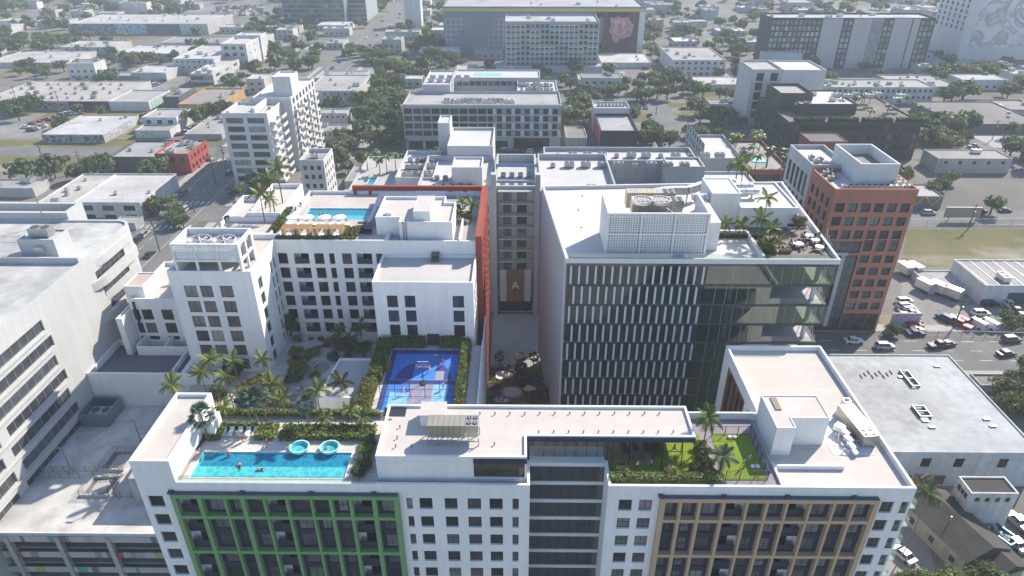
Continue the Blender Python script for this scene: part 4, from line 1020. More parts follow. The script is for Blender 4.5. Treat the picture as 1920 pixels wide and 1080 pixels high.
palm_at(680,800,zz,1.6,.75,'lowest young palm at the right end of the deck hedge')
palm_at(548,815,zz,.8,.6,'small silver palm tuft left of the left hot tub')
for px, py, h, s_, l in ((398,775,8.5,1.0,'garden palm leftmost behind the pool hedge'),(440,772,7.2,1.05,'garden palm left of the olive tree, near the hedge'),(455,748,8.0,.95,'garden palm rising behind the left of the olive tree'),(520,775,6.2,1.0,'garden palm right of the olive tree by the path'),(535,790,4.6,.9,'small garden palm at the round grey terrace'),(505,735,7.0,.9,'garden palm behind the right of the olive tree')): palm_at(px,py,20,h,s_,l,col=(.13,.16,.04))
# shrubs at the right of the pool
def shrub(px, py, z, r, label, col=(.10,.12,.04), sq=.9, trunk=.55, cat='shrub', name='shrub'): p = P(px,py,z); col = tuple(c*1.35 for c in col); return tree((p.x,p.y,z), r, label, cat, None, col, True, trunk, name, sq)
shrub(688,852,zz,1.5,'rounded shrub beside the pool deck corner, highest of the stack',(.12,.15,.04))
shrub(684,874,zz,1.4,'pale leaved shrub in the middle right of the pool',(.14,.15,.07))
shrub(672,893,zz,1.3,'dark shrub at the pool corner by the front parapet',(.06,.08,.03))
shrub(692,840,zz,1.3,'green shrub against the white roof block',(.10,.13,.04))
# ================================================================== GARDEN
gz = 20
shrub(487,770,gz,4.6,'big rounded olive green tree in the garden',(.135,.125,.045),.85,.9,'tree','garden_tree')
shrub(445,712,gz,2.6,'dark small tree against the white tower',(.035,.05,.022),1,.95,'tree','garden_tree')
shrub(560,706,gz,2.4,'domed golden green shrub beside the curved planter',(.12,.13,.025),.8,.7)
shrub(552,716,gz,2.0,'lower dark green shrub inside the curved planter',(.06,.08,.022),.8)
shrub(556,672,gz,1.9,'clipped golden shrub at the tower corner',(.12,.125,.025),.8,.8)
shrub(412,765,gz,2.6,'leafy green tree left of the big olive tree',(.09,.12,.04),1,1,'tree','garden_tree'); shrub(538,778,gz,1.9,'round green bush between path and pool hedge',(.10,.14,.04)); shrub(455,785,gz,2.2,'light green bush behind the pool loungers hedge',(.13,.16,.05))
shrub(520,752,gz,2.4,'grey green bush under the palms of the garden',(.09,.10,.05))
shrub(583,668,gz,1.4,'pale green shrub next to a pink flowering tree',(.13,.13,.05))
shrub(596,664,gz,1.3,'small pink flowering tree in the courtyard',(.26,.13,.13),.9,.9,'tree','flowering_tree')
shrub(560,640,gz,1.2,'reddish shrub at the foot of the tower wall',(.20,.12,.10))
shrub(546,630,gz,2.7,'tall leafy tree in the corner of the courtyard',(.075,.095,.03),1.2,1.2,'tree','garden_tree')
shrub(625,676,gz,1.6,'blue green bush behind the pavilion roof',(.06,.11,.07))
shrub(650,666,gz,2.2,'dense green tree left of the sports court hedge',(.08,.10,.03),1,1,'tree','garden_tree')
shrub(684,668,gz,2.0,'dark green tree beside the sports court hedge',(.06,.08,.025),1,1,'tree','garden_tree')
shrub(628,652,gz,1.6,'pink blossoming tree in front of the courtyard windows',(.24,.14,.12),.9,1,'tree','flowering_tree')
palm_at(681,668,gz,6.3,1.05,'tall courtyard palm beside the white block',col=(.10,.12,.03))
palm_at(640,655,gz,4.0,.9,'bushy courtyard palm in front of the wing',col=(.10,.12,.03))
palm_at(664,662,gz,3.2,.9,'low courtyard palm between two green trees',col=(.09,.11,.03))
pp(561,738,gz,'person in a white shirt walking on the garden path',shirt=(.65,.62,.6),pose='walk',rz=.4)
pp(568,736,gz,'person in dark clothes walking on the garden path',shirt=(.12,.1,.1),shorts=(.05,.05,.05),pose='walk',rz=.4)
pp(593,694,gz,'person in a lilac top near the pavilion corner',shirt=(.4,.35,.5),rz=1)
pp(597,690,gz,'person in pale clothes near the pavilion corner',shirt=(.6,.6,.65),rz=-2)
def disc(px, py, z, r, h, name, col, sx=1.3, n=28, mat=None): p = P(px,py,z); return ob(name, MB().prism([(p.x+cos(2*pi*i/n)*r*sx, p.y+sin(2*pi*i/n)*r) for i in range(n)], z+.004, z+h), mat or M_CONC, Bx, col)
disc(525,748,gz,2.3,.06,'round_terrace',(.25,.25,.27)); disc(553,722,gz,3.2,.55,'round_planter',(.33,.33,.36)); disc(586,690,gz,2.4,.03,'round_terrace',(.28,.28,.31))
disc(556,680,gz,1.4,.45,'round_planter',(.30,.17,.06),1.2)
p = P(543,761,gz); t_ = thing('stone_bench', 'oval white bench on the round grey terrace', 'bench', (p.x,p.y,gz+.06)); 
n_ = 16; ob('seat', MB().prism([(cos(2*pi*i/n_)*1.1, sin(2*pi*i/n_)*.6) for i in range(n_)], .3, .45), M_PAINT, t_, .65, local=True); ob('foot', MB().tube((0,0,0),(0,0,.3),.5,.5,12), M_PAINT, t_, .4, local=True)
for i in range(26):
    x_ = rnd.choice((rnd.uniform(tx1+1.5,cx_a-4), rnd.uniform(tx1-6,tx1+6))); y_ = rnd.uniform(80,98) if x_ < tx1+1 else rnd.uniform(99,112)
    tree((x_,y_,gz), rnd.uniform(.6,1.3), 'low shrub in the courtyard garden beds '+('at the front' if y_ < 99 else 'at the back'), 'shrub', None, rnd.choice([(.15,.18,.05),(.12,.16,.05),(.18,.19,.06),(.2,.14,.12)]), True, .5, 'shrub', .85)
# ================================================================== SPORTS COURT
q = [P(713,757,zc), P(853,757,zc), P(862,657,zc), P(736,657,zc)]
ca, cb, cya, cyb = (q[0].x+q[3].x)/2-.2, (q[1].x+q[2].x)/2+.2, q[0].y-3, q[2].y
def rectp(name, x0_, x1_, y0_, y1_, z, col): ob(name, MB().box(x0_,x1_,y0_,y1_,z-.003,z), M_TURFB, Bx, col)
M_TURFB = surf('court_paint', .7, .06, .3, 3)
DB, MBL, LB, GR = (.03,.06,.24), (.045,.20,.62), (.24,.54,.85), (.28,.28,.40)
rectp('court_border', ca, cb, cya, cyb, zc+.01, DB)
ym = P(787,716,zc).y; w_ = cb-ca
rectp('court_floor', ca+.9, cb-.3, ym+.5, cyb-1.2, zc+.016, MBL); rectp('court_floor', ca+.9, cb-.3, cya, ym-.7, zc+.016, MBL)
cxm = (ca+cb)/2+.3; R_ = 4.8
ob('court_arc', MB().q(*[(cxm+cos(pi*i/30)*R_, ym+.51+sin(pi*i/30)*R_*1.12, zc+.022) for i in range(31)]), M_TURFB, Bx, DB)
rectp('court_key', cxm-1.9, cxm+1.9, ym+.51, ym+5.2, zc+.028, MBL)
ob('court_arc', MB().q(*[(cxm+cos(pi*i/20)*1.9, ym+5.21+sin(pi*i/20)*1.7, zc+.028) for i in range(21)]), M_TURFB, Bx, MBL)
rectp('court_key', cxm+1.95, cxm+3.4, ym+.55, ym+3.0, zc+.028, GR); rectp('court_key', cxm-1.9, cxm+1.9, cya, ym-.72, zc+.022, GR)
rectp('court_floor', cxm-5.0, cxm-1.92, cya, ym-2.8, zc+.022, LB); rectp('court_floor', cxm+1.92, cxm+4.4, cya, ym-.72, zc+.022, LB)
ln = MB()
for a in ((ca+.9,cb-.3,ym+.48,ym+.54),(cxm-1.0,cxm-.94,cya,ym-1.5),(cxm+.5,cxm+.56,cya,ym-1.5)): ln.box(*a, zc+.03, zc+.034)
ob('court_line', ln, M_MARK, Bx, .6)
p = Vector((cxm+.2, ym-.1)); t_ = thing('basketball_hoop', 'basketball hoop with clear backboard on the blue court', 'basketball hoop', (p.x,p.y,zc+.03))
ob('base', MB().box(-.4,.4,-.9,.3,0,.25), M_PLAIN, t_, .05, local=True); ob('pole', MB().tube((0,-.4,.2),(0,-.3,2.6),.08,.07,8).tube((0,-.3,2.6),(0,.5,3.1),.06,.06,6), M_METAL, t_, .08, local=True)
ob('backboard', MB().box(-.9,.9,.5,.54,2.75,3.8), M_CLEAR, t_, local=True); ob('backboard_edge', MB().box(-.92,.92,.49,.55,2.7,2.75).box(-.92,.92,.49,.55,3.8,3.85), M_PLAIN, t_, .7, local=True)
ob('rim', MB().path([(cos(2*pi*i/12)*.23, .8+sin(2*pi*i/12)*.23, 3.05) for i in range(13)], .02, 4), M_PLAIN, t_, (.6,.15,.03), local=True)
fence_run('court_fence', 'thin dark wire fence across the front of the blue court', [(ca+.2,cya+4.6,zc+.03),(cb-.1,cya+4.6,zc+.03)], 3.2, step=2.3, rails=3, mesh=True)
for px, py, l, k in ((782,696,'court player in lilac beside the hoop',dict(shirt=(.45,.35,.6),shorts=(.5,.4,.6),pose='walk',rz=.5)),(806,698,'court player in white jumping near the hoop',dict(shirt=.75,shorts=(.7,.7,.7),pose='lunge',rz=2)),
    (818,676,'court player in a yellow shirt',dict(shirt=(.6,.55,.05),shorts=(.03,.03,.05),rz=3)),(832,686,'court player in an orange vest',dict(shirt=(.7,.2,.04),shorts=(.5,.1,.05),pose='walk',rz=-1.5)),
    (757,740,'court player in white lunging on the pale blue floor',dict(shirt=.75,shorts=.7,pose='lunge',rz=1)),(831,730,'court player in white by the right edge of the court',dict(shirt=.7,shorts=(.1,.2,.4),pose='walk',rz=2.5))):
    if isinstance(k.get('shirt'), float): k['shirt'] = (k['shirt'],)*3
    pp(px,py,zc+.03,l,**k)
HG = (.12,.14,.032)
hedge(ca-2.4, ca-.3, ym-.5, cyb+.8, zc, 2.2, 'clipped hedge along the left side of the blue court', HG, .34, 45, .45)
hedge(ca-3.0, ca-.9, 80, ym-.9, zc-.5, 2.4, 'yellowish hedge at the left front of the blue court', (.12,.125,.025), .34, 45)
hedge(cb+.1, cb+1.5, 84, cyb+.8, zc, 2.0, 'clipped hedge along the right side of the blue court', HG, .34, 45)
xg = XD(812,640,cyb+1); hedge(ca-.1, xg-1.4, cyb+.15, cyb+1.9, zc, 2.0, 'hedge behind the court, left of the dark doorway', HG, .34, 45, .45)
hedge(xg+1.3, cb+.05, cyb+.15, cyb+1.9, zc, 2.0, 'hedge behind the court, right of the dark doorway', HG, .34, 45, .45)
ob('court_door', MB().box(xg-1.1,xg+1.1,102.5,102.58,zc,zc+2.4), M_PLAIN, Bx, (.025,.03,.06))
p = P(728,690,zc); t_ = thing('timber_bench', 'narrow timber bench along the left edge of the court', 'bench', (ca+.35,p.y,zc+.02)); ob('seat', MB().box(-.25,.25,-1.6,1.6,.42,.5), M_WOODTILE, t_, (.3,.16,.07), local=True)
for y in (-1.3,1.3): ob('leg', MB().box(-.2,.2,y-.05,y+.05,0,.42), M_PLAIN, t_, .1, local=True)
# ================================================================== ROOF POOL OF THE COURTYARD BUILDING
zz2 = zd2+.01
for i, px in enumerate((543,571,604,632)):
    p = PD(px,436,115.6); cabana((p.x,115.9,zz2), ['leftmost timber cabana on the roof pool deck','second timber cabana from the left on the roof','third timber cabana from the left on the roof','rightmost timber cabana on the roof pool deck'][i], 'timber cabanas in a row')
hedge(XD(516,445,114),XD(665,445,114),113.75,114.7,zz2,.9,'hedge in front of the row of timber cabanas',HG,.32,45)
hedge(XD(643,430,116),XD(668,430,116),115,118.5,zz2,1.1,'square block of hedge right of the cabanas',HG,.32,45)
hp(507,520,388,436,zz2,.9,'slim hedge along the left edge of the roof pool deck',col=HG)
for i, (px, py) in enumerate(((545,388),(545,394),(541,402),(538,409))):
    p = P(px,py,zz2); lounger((p.x,p.y,zz2), -pi/2, ['farthest white lounger at the left end of the roof pool','second farthest white lounger left of the roof pool','second nearest white lounger left of the roof pool','nearest white lounger at the left end of the roof pool'][i], 'white loungers left of the roof pool', pil=(.6,.6,.6), sc=1.1)
for i in range(7): p = P(560+i*15,421,zz2); lounger((p.x,p.y,zz2), .2, 'white lounger in the row between the roof pool and the cabanas', 'white loungers behind the cabanas', pil=(.6,.6,.6))
for i, px in enumerate((552,578,611,639)): p = P(px,425,zz2); umbrella((p.x,p.y,zz2), ['leftmost white parasol behind the cabanas','second white parasol from the left behind the cabanas','third white parasol from the left behind the cabanas','rightmost white parasol behind the cabanas'][i], 1.3, 2.5, .75, 'white parasols on the roof deck')
palm_at(497,418,zz2,6.0,1.2,'front palm of the three on the roof pool deck'); palm_at(516,402,zz2,7.4,1.25,'middle palm of the three on the roof pool deck'); palm_at(531,385,zz2,8.0,1.35,'rear tallest palm of the three on the roof pool deck')
palm_at(510,410,zz2,4.2,.95,'short palm between the taller ones on the roof deck')
pp(601,411,zz2-.15,'person in dark shorts standing in the roof pool, left of a pair',shirt=None,shorts=(.03,.03,.04),rz=1); pp(607,412,zz2-.15,'person in black swimwear standing in the roof pool, right of a pair',shirt=(.03,.03,.04),shorts=(.03,.03,.04),rz=-1,skin=1)
pp(629,412,zz2-.15,'person standing alone at the front edge of the roof pool',shirt=None,shorts=(.4,.1,.1),rz=2); pp(565,391,zz2,'person in red by the far left corner of the roof pool',shirt=(.5,.1,.1),shorts=(.5,.3,.25))
pp(556,400,zz2,'person in black beside the white loungers on the roof',shirt=(.02,.02,.02),shorts=(.02,.02,.02),rz=2,pose='walk')
pp(424,420,ZB-.3,'person in black bending over on the back roof',pose='bend',shirt=(.01,.01,.012),shorts=(.01,.01,.012),hair=(.01,.01,.01),skin=3,rz=-1.5,sc=1.5)
p = P(690,428,zz2)
for i, (px, py, l) in enumerate(((678,424,'beige lounge sofa beside the roof hedge'),(690,424,'beige lounge armchair near the roof penthouse'),(676,436,'dark blue lounge sofa at the roof edge'),(690,438,'dark blue lounge armchair near the roof penthouse'))):
    p = P(px,py,zz2); t_ = thing('lounge_sofa', l, 'sofa', (p.x,p.y,zz2), .1, 'lounge seats by the penthouse'); cl = (.42,.33,.26) if i < 2 else (.02,.03,.07)
    ob('seat', MB().box(-.7,.7,-.4,.4,.1,.42), M_FAB, t_, cl, local=True); ob('backrest', MB().box(-.7,.7,.4,.6,.1,.8), M_FAB, t_, cl, local=True)
    for x in (-.75,.7): ob('armrest', MB().box(x,x+.05,-.4,.6,.1,.6), M_FAB, t_, cl, local=True)
for px, py, h, l in ((862,410,1.2,'low palm on the terrace inside the red frame'),(885,405,2.2,'taller palm on the terrace inside the red frame'),(868,396,2.0,'rear palm on the terrace inside the red frame')): palm_at(px,py,zz2,h,.95,l,col=(.11,.16,.03))
shrub(877,413,zz2,1.5,'dark shrub at the front of the red framed terrace',(.05,.075,.02)); shrub(857,396,zz2,1.3,'green shrub at the back of the red framed terrace',(.08,.12,.03))
p = P(866,402,zz2); table((p.x,p.y,zz2),'white table among the plants of the red framed terrace',.7)
# cooling tower screen on the white tower
yk, yk1 = 101.25, 107.6; ka, kb = XD(318,463,yk), XD(446,463,yk)
t_ = thing('cooling_enclosure', 'white latticed cooling plant box on top of the tower', 'plant enclosure', ((ka+kb)/2, 104, ZB-.85))
screen(t_, ka, kb, yk, 42.4, 45.7, 3, 1, .4, .74, .3)
for x in (ka, kb-.4, (ka*2+kb)/3-.2, (ka+kb*2)/3-.2): ob('post', MB().box(x+.02,x+.38,yk+.02,yk+.33,ZB-.88,42.39), M_PAINT, t_, .74)
wallk = MB().box(ka,ka+.35,yk+.36,yk1,40,45.69).box(ka,kb,yk1,yk1+.3,40,45.68); wallk.box(kb-.35,kb,yk+.36,yk+.8,40,45.69).box(kb-.35,kb,yk+3,yk+3.5,40,45.69).box(kb-.35,kb,yk1-.5,yk1-.01,40,45.69).box(kb-.34,kb-.01,yk+.8,yk1-.5,45.1,45.68).box(kb-.34,kb-.01,yk+.8,yk1-.5,42.2,42.6)
ob('side_wall', wallk, M_PAINT, t_, .74); ob('platform', MB().box(ka+.4,kb-.4,yk+.4,yk1-.05,44.2,44.5), M_METAL, t_, .6)
coolfan((ka+3.6,yk+3.4,44.52),'left cooling fan on the white tower',1.9,'cooling fans on the white tower'); coolfan((kb-3.6,yk+3.4,44.52),'right cooling fan on the white tower',1.9,'cooling fans on the white tower')
# ================================================================== EQUIPMENT ON THE FRONT ROOF
p = P(850,836,zt-.2); condenser('air_handler', 'long beige air handler on a steel stand, front roof', (p.x,p.y+1.2,zt-.24), 6.3, 2.1, 1.9, 0, fans=4, frame=1.2)
p = P(788,802,zt-.2); t_ = thing('stair_bulkhead', 'small cream stair box on the front roof', 'roof box', (p.x+1.6,p.y+1.5,zt-.24)); ob('walls', MB().box(-1.6,1.6,-1.2,1.5,0,1.75), M_PAINT, t_, WHITE, local=True); ob('cap', MB().box(-1.65,1.65,-1.25,1.55,1.752,1.85), M_ROOF, t_, CREAM, local=True)
p = P(740,772,zt-.2); ob('roof_hatch', MB().box(p.x-1.5,p.x+1.5,p.y-.9,p.y+.9,zt-.23,zt-.2), M_PLAIN, A, (.02,.025,.04))
for i in range(2): ob('roof_drain', MB().box(p.x-1.5+i*.8,p.x-.9+i*.8,p.y-1.7,p.y-1.3,zt-.23,zt-.21), M_PLAIN, A, (.2,.17,.15))
vents = [(750,802),(745,822),(742,838),(772,838),(927,834),(840,782)]+[(900+i*28,777) for i in range(13)]+[(1010+i*28,812) for i in range(10)]
VT = MB().tube((0,0,0),(0,0,.35),.07,.07,6).box(-.1,.1,-.1,.1,.35,.4).mesh('vent_pipe', M_PLAIN)
for px, py in vents: p = P(px,py,zt-.2 if px < 985 else 36.2); ob('vent_pipe', VT, None, A, .1, (p.x,p.y,zt-.24 if px < 985 else 36.2))
p = P(1604,805,ZR+.3); condenser('packaged_unit', 'beige packaged air unit with four fans, right roof', (p.x,p.y,ZR+.02), 6.6, 2.2, 2.0, -1.45, (.50,.46,.38))
p = P(1582,770,ZR); t_ = thing('exhaust_box', 'tall white exhaust box behind the right roof unit', 'roof unit', (p.x,p.y,ZR+.02)); ob('casing', MB().box(-.5,.5,-.5,.5,0,1.9), M_METAL, t_, .7, local=True); ob('grille', MB().box(-.35,.35,-.52,-.5,.3,1.6), M_PLAIN, t_, .1, local=True); ob('fan', MB().tube((0,0,1.9),(0,0,2.0),.35,.35,12), M_PLAIN, t_, .1, local=True)
a = P(1566,800,ZR); b = P(1600,850,ZR); t_ = thing('silver_duct', 'bent silver duct in front of the right roof unit', 'duct', (a.x,a.y,ZR))
for i, (px, py, w) in enumerate(((1574,803,1.0),(1585,812,.9),(1592,823,.8),(1597,834,.6),(1602,842,.5))):
    p = P(px,py,ZR+.8); ob('duct_section', MB().obox((p.x,p.y,ZR+.9-.1*i), (1.2,w,w*.8), -.9-.15*i), M_METAL, t_, .72)
ob('duct_support', MB().box(a.x-.5,a.x-.4,a.y-1,a.y-.9,ZR,ZR+.9).box(a.x+1,a.x+1.1,a.y-2,a.y-1.9,ZR,ZR+.7), M_METAL, t_, .4)
p0, p1 = P(1562,853,ZR), P(1648,853,ZR); p2 = P(1610,770,ZR); ob('equipment_pad', MB().box(p0.x,p1.x-.5,p0.y,p2.y,ZR+.006,ZR+.05), M_PAINT, A, .68)
rng = random.Random(4); t_ = thing('pipe_cluster', 'tangle of white refrigerant pipes beside the right roof unit', 'pipes', (a.x+1,a.y-2,ZR))
for i in range(16): p = P(rng.uniform(1562,1608),rng.uniform(812,850),ZR); ob('pipe', MB().path([(p.x,p.y,ZR+.05),(p.x,p.y,ZR+rng.uniform(.3,.9)),(p.x+rng.uniform(-.9,.9),p.y+rng.uniform(-.9,.9),ZR+rng.uniform(.3,.9))], .06, 5), M_METAL, t_, .7)
# ================================================================== GYM TERRACE AND DOG RUN
hp(1145,1352,885,905,zz,.9,'hedge along the front parapet below the gym terrace',col=(.18,.21,.065),leaf=.24,dens=80)
shrub(1166,886,zz,1.35,'feathery olive bush at the left of the gym hedge',(.16,.155,.06)); shrub(1256,888,zz,1.35,'feathery olive bush at the middle of the gym hedge',(.16,.155,.06))
palm_at(1318,838,zz,4.8,1.05,'bright palm at the end of the long bar roof'); palm_at(1350,880,zz,2.2,.9,'arching grey green palm beside the dog run',col=(.10,.13,.07))
for px, py, r, l, c in ((1312,840,1.1,'shrub behind the palm at the bar roof end',(.08,.12,.03)),(1320,855,1.2,'leafy shrub in the planting strip, upper middle',(.10,.12,.05)),(1318,872,1.3,'dark shrub in the middle of the planting strip',(.045,.065,.025)),(1330,884,1.1,'reddish brown shrub in the planting strip',(.14,.11,.05)),(1322,895,1.1,'bright yellow green shrub at the front of the planting strip',(.16,.18,.03)),(1305,885,1.2,'dark bush at the left of the planting strip',(.05,.06,.03)),(1345,897,.9,'brown bush by the front corner of the dog run',(.12,.10,.05))): shrub(px,py,zz,r,l,c)
fz = zz+.06; d2 = [P(1335,815,fz),P(1406,815,fz),P(1439,899,fz),P(1360,899,fz)]
fence_run('dog_run_fence','dark metal fence round the green dog run',[d2[0],d2[1],d2[2],d2[3]],1.5,step=1.7,rails=2)
for px, py in ((1368,821),(1377,821),(1411,876),(1420,876)):
    p = P(px,py,fz); t_ = thing('agility_block', 'small white block on the '+('far' if py < 850 else 'right')+' side turf', 'block', (p.x,p.y,fz), 0, 'white blocks '+('at the far' if py < 850 else 'at the right')+' side'); ob('top', MB().box(-.22,.22,-.18,.18,.02,.3), M_PAINT, t_, .8, local=True); ob('base', MB().box(-.26,.26,-.22,.22,0,.02), M_PLAIN, t_, .3, local=True)
pp(1393,876,fz,'person in a turquoise top walking in the dog run',shirt=(.05,.4,.45),shorts=(.5,.15,.12),pose='walk',rz=.6,sc=.88); pp(1403,868,fz,'person in grey clothes walking in the dog run',shirt=(.35,.3,.28),shorts=(.3,.25,.22),pose='walk',rz=.6,sc=.9)
pp(1263,850,fz,'person doing a lunge on the gym turf',shirt=(.12,.1,.2),shorts=(.08,.08,.12),pose='lunge',rz=1.3); pp(1194,882,fz,'person in a white top standing by the exercise rack',shirt=(.7,.7,.7),shorts=(.02,.02,.02),rz=1); pp(1221,874,fz,'person sitting on a bench under the exercise rack',shirt=(.5,.5,.55),shorts=(.1,.1,.15),pose='sit',rz=1.5); pp(1153,848,fz+.05,'person in purple standing inside the open gym',shirt=(.25,.15,.3),shorts=(.1,.08,.15),rz=.5)
for k, (xa_, xb_, yy, yb2) in enumerate(((1178,1222,872,852),(1240,1276,872,852))):
    pts = [P(xa_,yy,fz),P(xb_,yy,fz),P(xb_,yb2,fz),P(xa_,yb2,fz)]; t_ = thing('exercise_rack', ['left','right'][k]+' black exercise rack on the gym turf', 'exercise rack', (pts[0].x,pts[0].y,fz))
    for q_ in pts: ob('post', MB().box(q_.x-.05,q_.x+.05,q_.y-.05,q_.y+.05,fz,fz+2.4), M_METAL, t_, .02)
    for q_, q2 in zip(pts, pts[1:]+pts[:1]): ob('bar', MB().tube(q_+Vector((0,0,2.3)), q2+Vector((0,0,2.3)), .05, .05, 5), M_METAL, t_, .02)
    ob('bar', MB().tube(pts[0]+Vector((0,0,1.2)), pts[1]+Vector((0,0,1.2)), .03, .03, 5), M_METAL, t_, .02); ob('punch_pad', MB().box(pts[3].x-.2,pts[3].x+.2,pts[3].y-.15,pts[3].y+.15,fz+2.4,fz+2.8), M_PLAIN, t_, .03)
for k, px in enumerate((1025,1042,1060,1080,1098,1116,1169,1190,1211)):
    p = PD(px,850,67.8); t_ = thing('treadmill', 'treadmill in the gym row, number '+str(k+1)+' from the left' if False else ['dark treadmill at the left end of the glazed gym','dark treadmill second from the left in the gym','dark treadmill third from the left in the gym','dark treadmill in the middle of the glazed gym','dark treadmill second from the right behind glass','dark treadmill at the right end behind glass','black exercise bike leftmost in the open gym','black exercise bike in the middle of the open gym','black exercise bike rightmost in the open gym'][k], 'exercise machine', (p.x,67.8,ZR+.27), 0, 'gym machines')
    ob('deck', MB().box(-.35,.35,-.8,.8,.02,.2), M_PLAIN, t_, .03, local=True); ob('console', MB().box(-.35,.35,.75,.85,1.1,1.4), M_PLAIN, t_, .03, local=True)
    for x in (-.35,.35): ob('handrail', MB().tube((x,.8,.1),(x,.8,1.2),.04,.04,5).tube((x,.8,1.05),(x,.1,1.0),.03,.03,5), M_PLAIN, t_, .04, local=True)
# ================================================================== OFFICE ROOF
for i, (px, l) in enumerate(((1204,'left cooling fan on the office roof'),(1239,'right cooling fan on the office roof'))): p = P(px,376,49.5); coolfan((p.x,p.y,49.2), l, 1.75, 'cooling fans on the office roof')
a, b = P(1190,400,47.02), P(1262,386,47.02); t_ = thing('cooling_tower', 'white cooling tower body under the two office roof fans', 'cooling tower', ((a.x+b.x)/2,a.y+3,47.01)); ob('casing', MB().box(a.x,b.x,105.4,109.3,47.02,48.3), M_METAL, t_, .7)
for i in range(2): ob('louvre', MB().box(a.x+.2+i*(b.x-a.x)/2,a.x-.2+(i+1)*(b.x-a.x)/2,105.3,105.39,47.1,48.2), M_METAL, t_, (.3,.4,.55))
ob('rail', MB().path([(a.x-.3,105.1,47.02),(a.x-.3,105.1,49.9),(b.x+.3,105.1,49.9),(b.x+.3,105.1,47.02)], .05, 5).path([(a.x-.3,105.1,49.0),(b.x+.3,105.1,49.0)], .05, 5), M_METAL, t_, .7)
p = P(1200,375,46); condenser('air_handler', 'front beige air handler behind the office roof fans', (p.x+1.5,112.4,zo+3.6), 9, 2.2, 2.6, 0, (.52,.44,.33)); p = P(1195,345,46); condenser('air_handler', 'rear beige air handler at the back of the office roof', (p.x+1,120.5,zo+1.5), 9, 2.4, 3, 0, (.52,.44,.33))
t_ = thing('silver_duct', 'long jointed silver duct along the back of the office roof', 'duct', (25,118,zo))
pts = [P(1208,354,47.4),P(1232,350,47.4),P(1252,347,47.4),P(1272,346,47.4),P(1290,346,47.4),P(1318,337,47.4)]
for i, (q0, q1) in enumerate(zip(pts, pts[1:])):
    for k in range(3):
        c0, c1 = q0.lerp(q1, k/3+.01), q0.lerp(q1, (k+1)/3-.01); m_ = (c0+c1)/2; ob('duct_section', MB().obox((m_.x,m_.y,46.2), ((c1-c0).length,1.1,1.5), atan2(c1.y-c0.y, c1.x-c0.x)), M_METAL, t_, .6)
ob('duct_support', MB().box(pts[1].x,pts[1].x+.2,pts[1].y-.3,pts[1].y+.3,zo,45.4).box(pts[4].x,pts[4].x+.2,pts[4].y-.3,pts[4].y+.3,zo,45.4), M_METAL, t_, .5)
for k, (px, py, L_, l) in enumerate(((1352,338,5.5,'rear silver round duct beside the stair house'),(1382,346,6.0,'middle silver round duct on the low roof house'),(1390,356,6.5,'front silver round duct on the low roof house'),(1316,366,3.5,'short round duct between screen and stair house'))):
    p = P(px,py,48.6); t_ = thing('round_duct', l, 'duct', (p.x,p.y,47.3))
    ob('tube', MB().tube((p.x-L_/2,p.y,48.3),(p.x+L_/2,p.y,48.3),.62,.62,12), M_METAL, t_, .62)
    for i in range(4): x = p.x-L_/2+L_*(i+.5)/4; ob('band', MB().tube((x-.06,p.y,48.3),(x+.06,p.y,48.3),.67,.67,12), M_METAL, t_, .4)
    for i in range(2): x = p.x-L_/3+L_*.66*i; ob('leg', MB().box(x-.06,x+.06,p.y-.4,p.y+.4,47.02 if k != 0 else zo,47.66), M_METAL, t_, .4)
t_ = thing('pipe_cluster','white and grey pipes beside the office cooling tower','pipes',(29,107,47))
for i in range(14): x = rng.uniform(sx1-6.5,sx1-1); y = rng.uniform(104,110); ob('pipe', MB().path([(x,y,47.02),(x,y,47+rng.uniform(.8,2)),(x+rng.uniform(-1.5,1.5),y+rng.uniform(-1,1),47+rng.uniform(.8,2))], rng.uniform(.06,.25), 7), M_METAL, t_, rng.choice((.65,.5,.3)))
for px, py in ((1092,368),(1085,394),(1090,427)): p = P(px,py,zo); ob('roof_drain', MB().tube((p.x,p.y,zo-.1),(p.x,p.y,zo+.15),.18,.12,8), M_PLAIN, O, .05)
for px, py, h, s, l in ((1355,446,2.6,.9,'office terrace palm near the white screen'),(1385,446,2.6,.9,'office terrace palm left of the door'),(1420,458,4.6,1.1,'tallest front palm on the office terrace'),(1428,432,6.2,1.05,'rear tall palm on the office terrace'),(1440,462,3.2,1.0,'bushy palm in the middle of the office terrace'),(1452,474,2.2,.9,'front low palm beside the low roof kerb'),(1436,474,1.4,.8,'lowest palm tuft in the terrace planter')): palm_at(px,py,zo,h,s,l,col=(.15,.19,.03))
palm_at(1376,357,zo,6.0,1.35,'big bright palm at the back edge of the office roof',col=(.15,.20,.03)); palm_at(1388,352,zo,4.4,1.0,'smaller palm behind the big one at the office back edge',col=(.13,.17,.03))
hp(1344,1430,440,447,zo,.7,'low planting under the terrace palms by the wall',col=(.08,.10,.03)); hp(1440,1456,448,478,zo,.6,'narrow planter bed beside the low white roof',col=(.14,.15,.05))
shrub(1494,432,zo,1.5,'round olive bush in the white planter on the office terrace',(.12,.115,.035),1,1.3); hp(1478,1510,418,428,zo,.7,'white planter with low green plants by the terrace parapet',col=(.11,.13,.04),planter=.7)
tl = [(1497,456,'left round white table with chairs on the office terrace',5,1),(1518,441,'far round white table on the office terrace',4,0),(1529,449,'second round white table from the back, terrace edge',4,0),(1537,462,'front right round white table on the office terrace',4,0)]
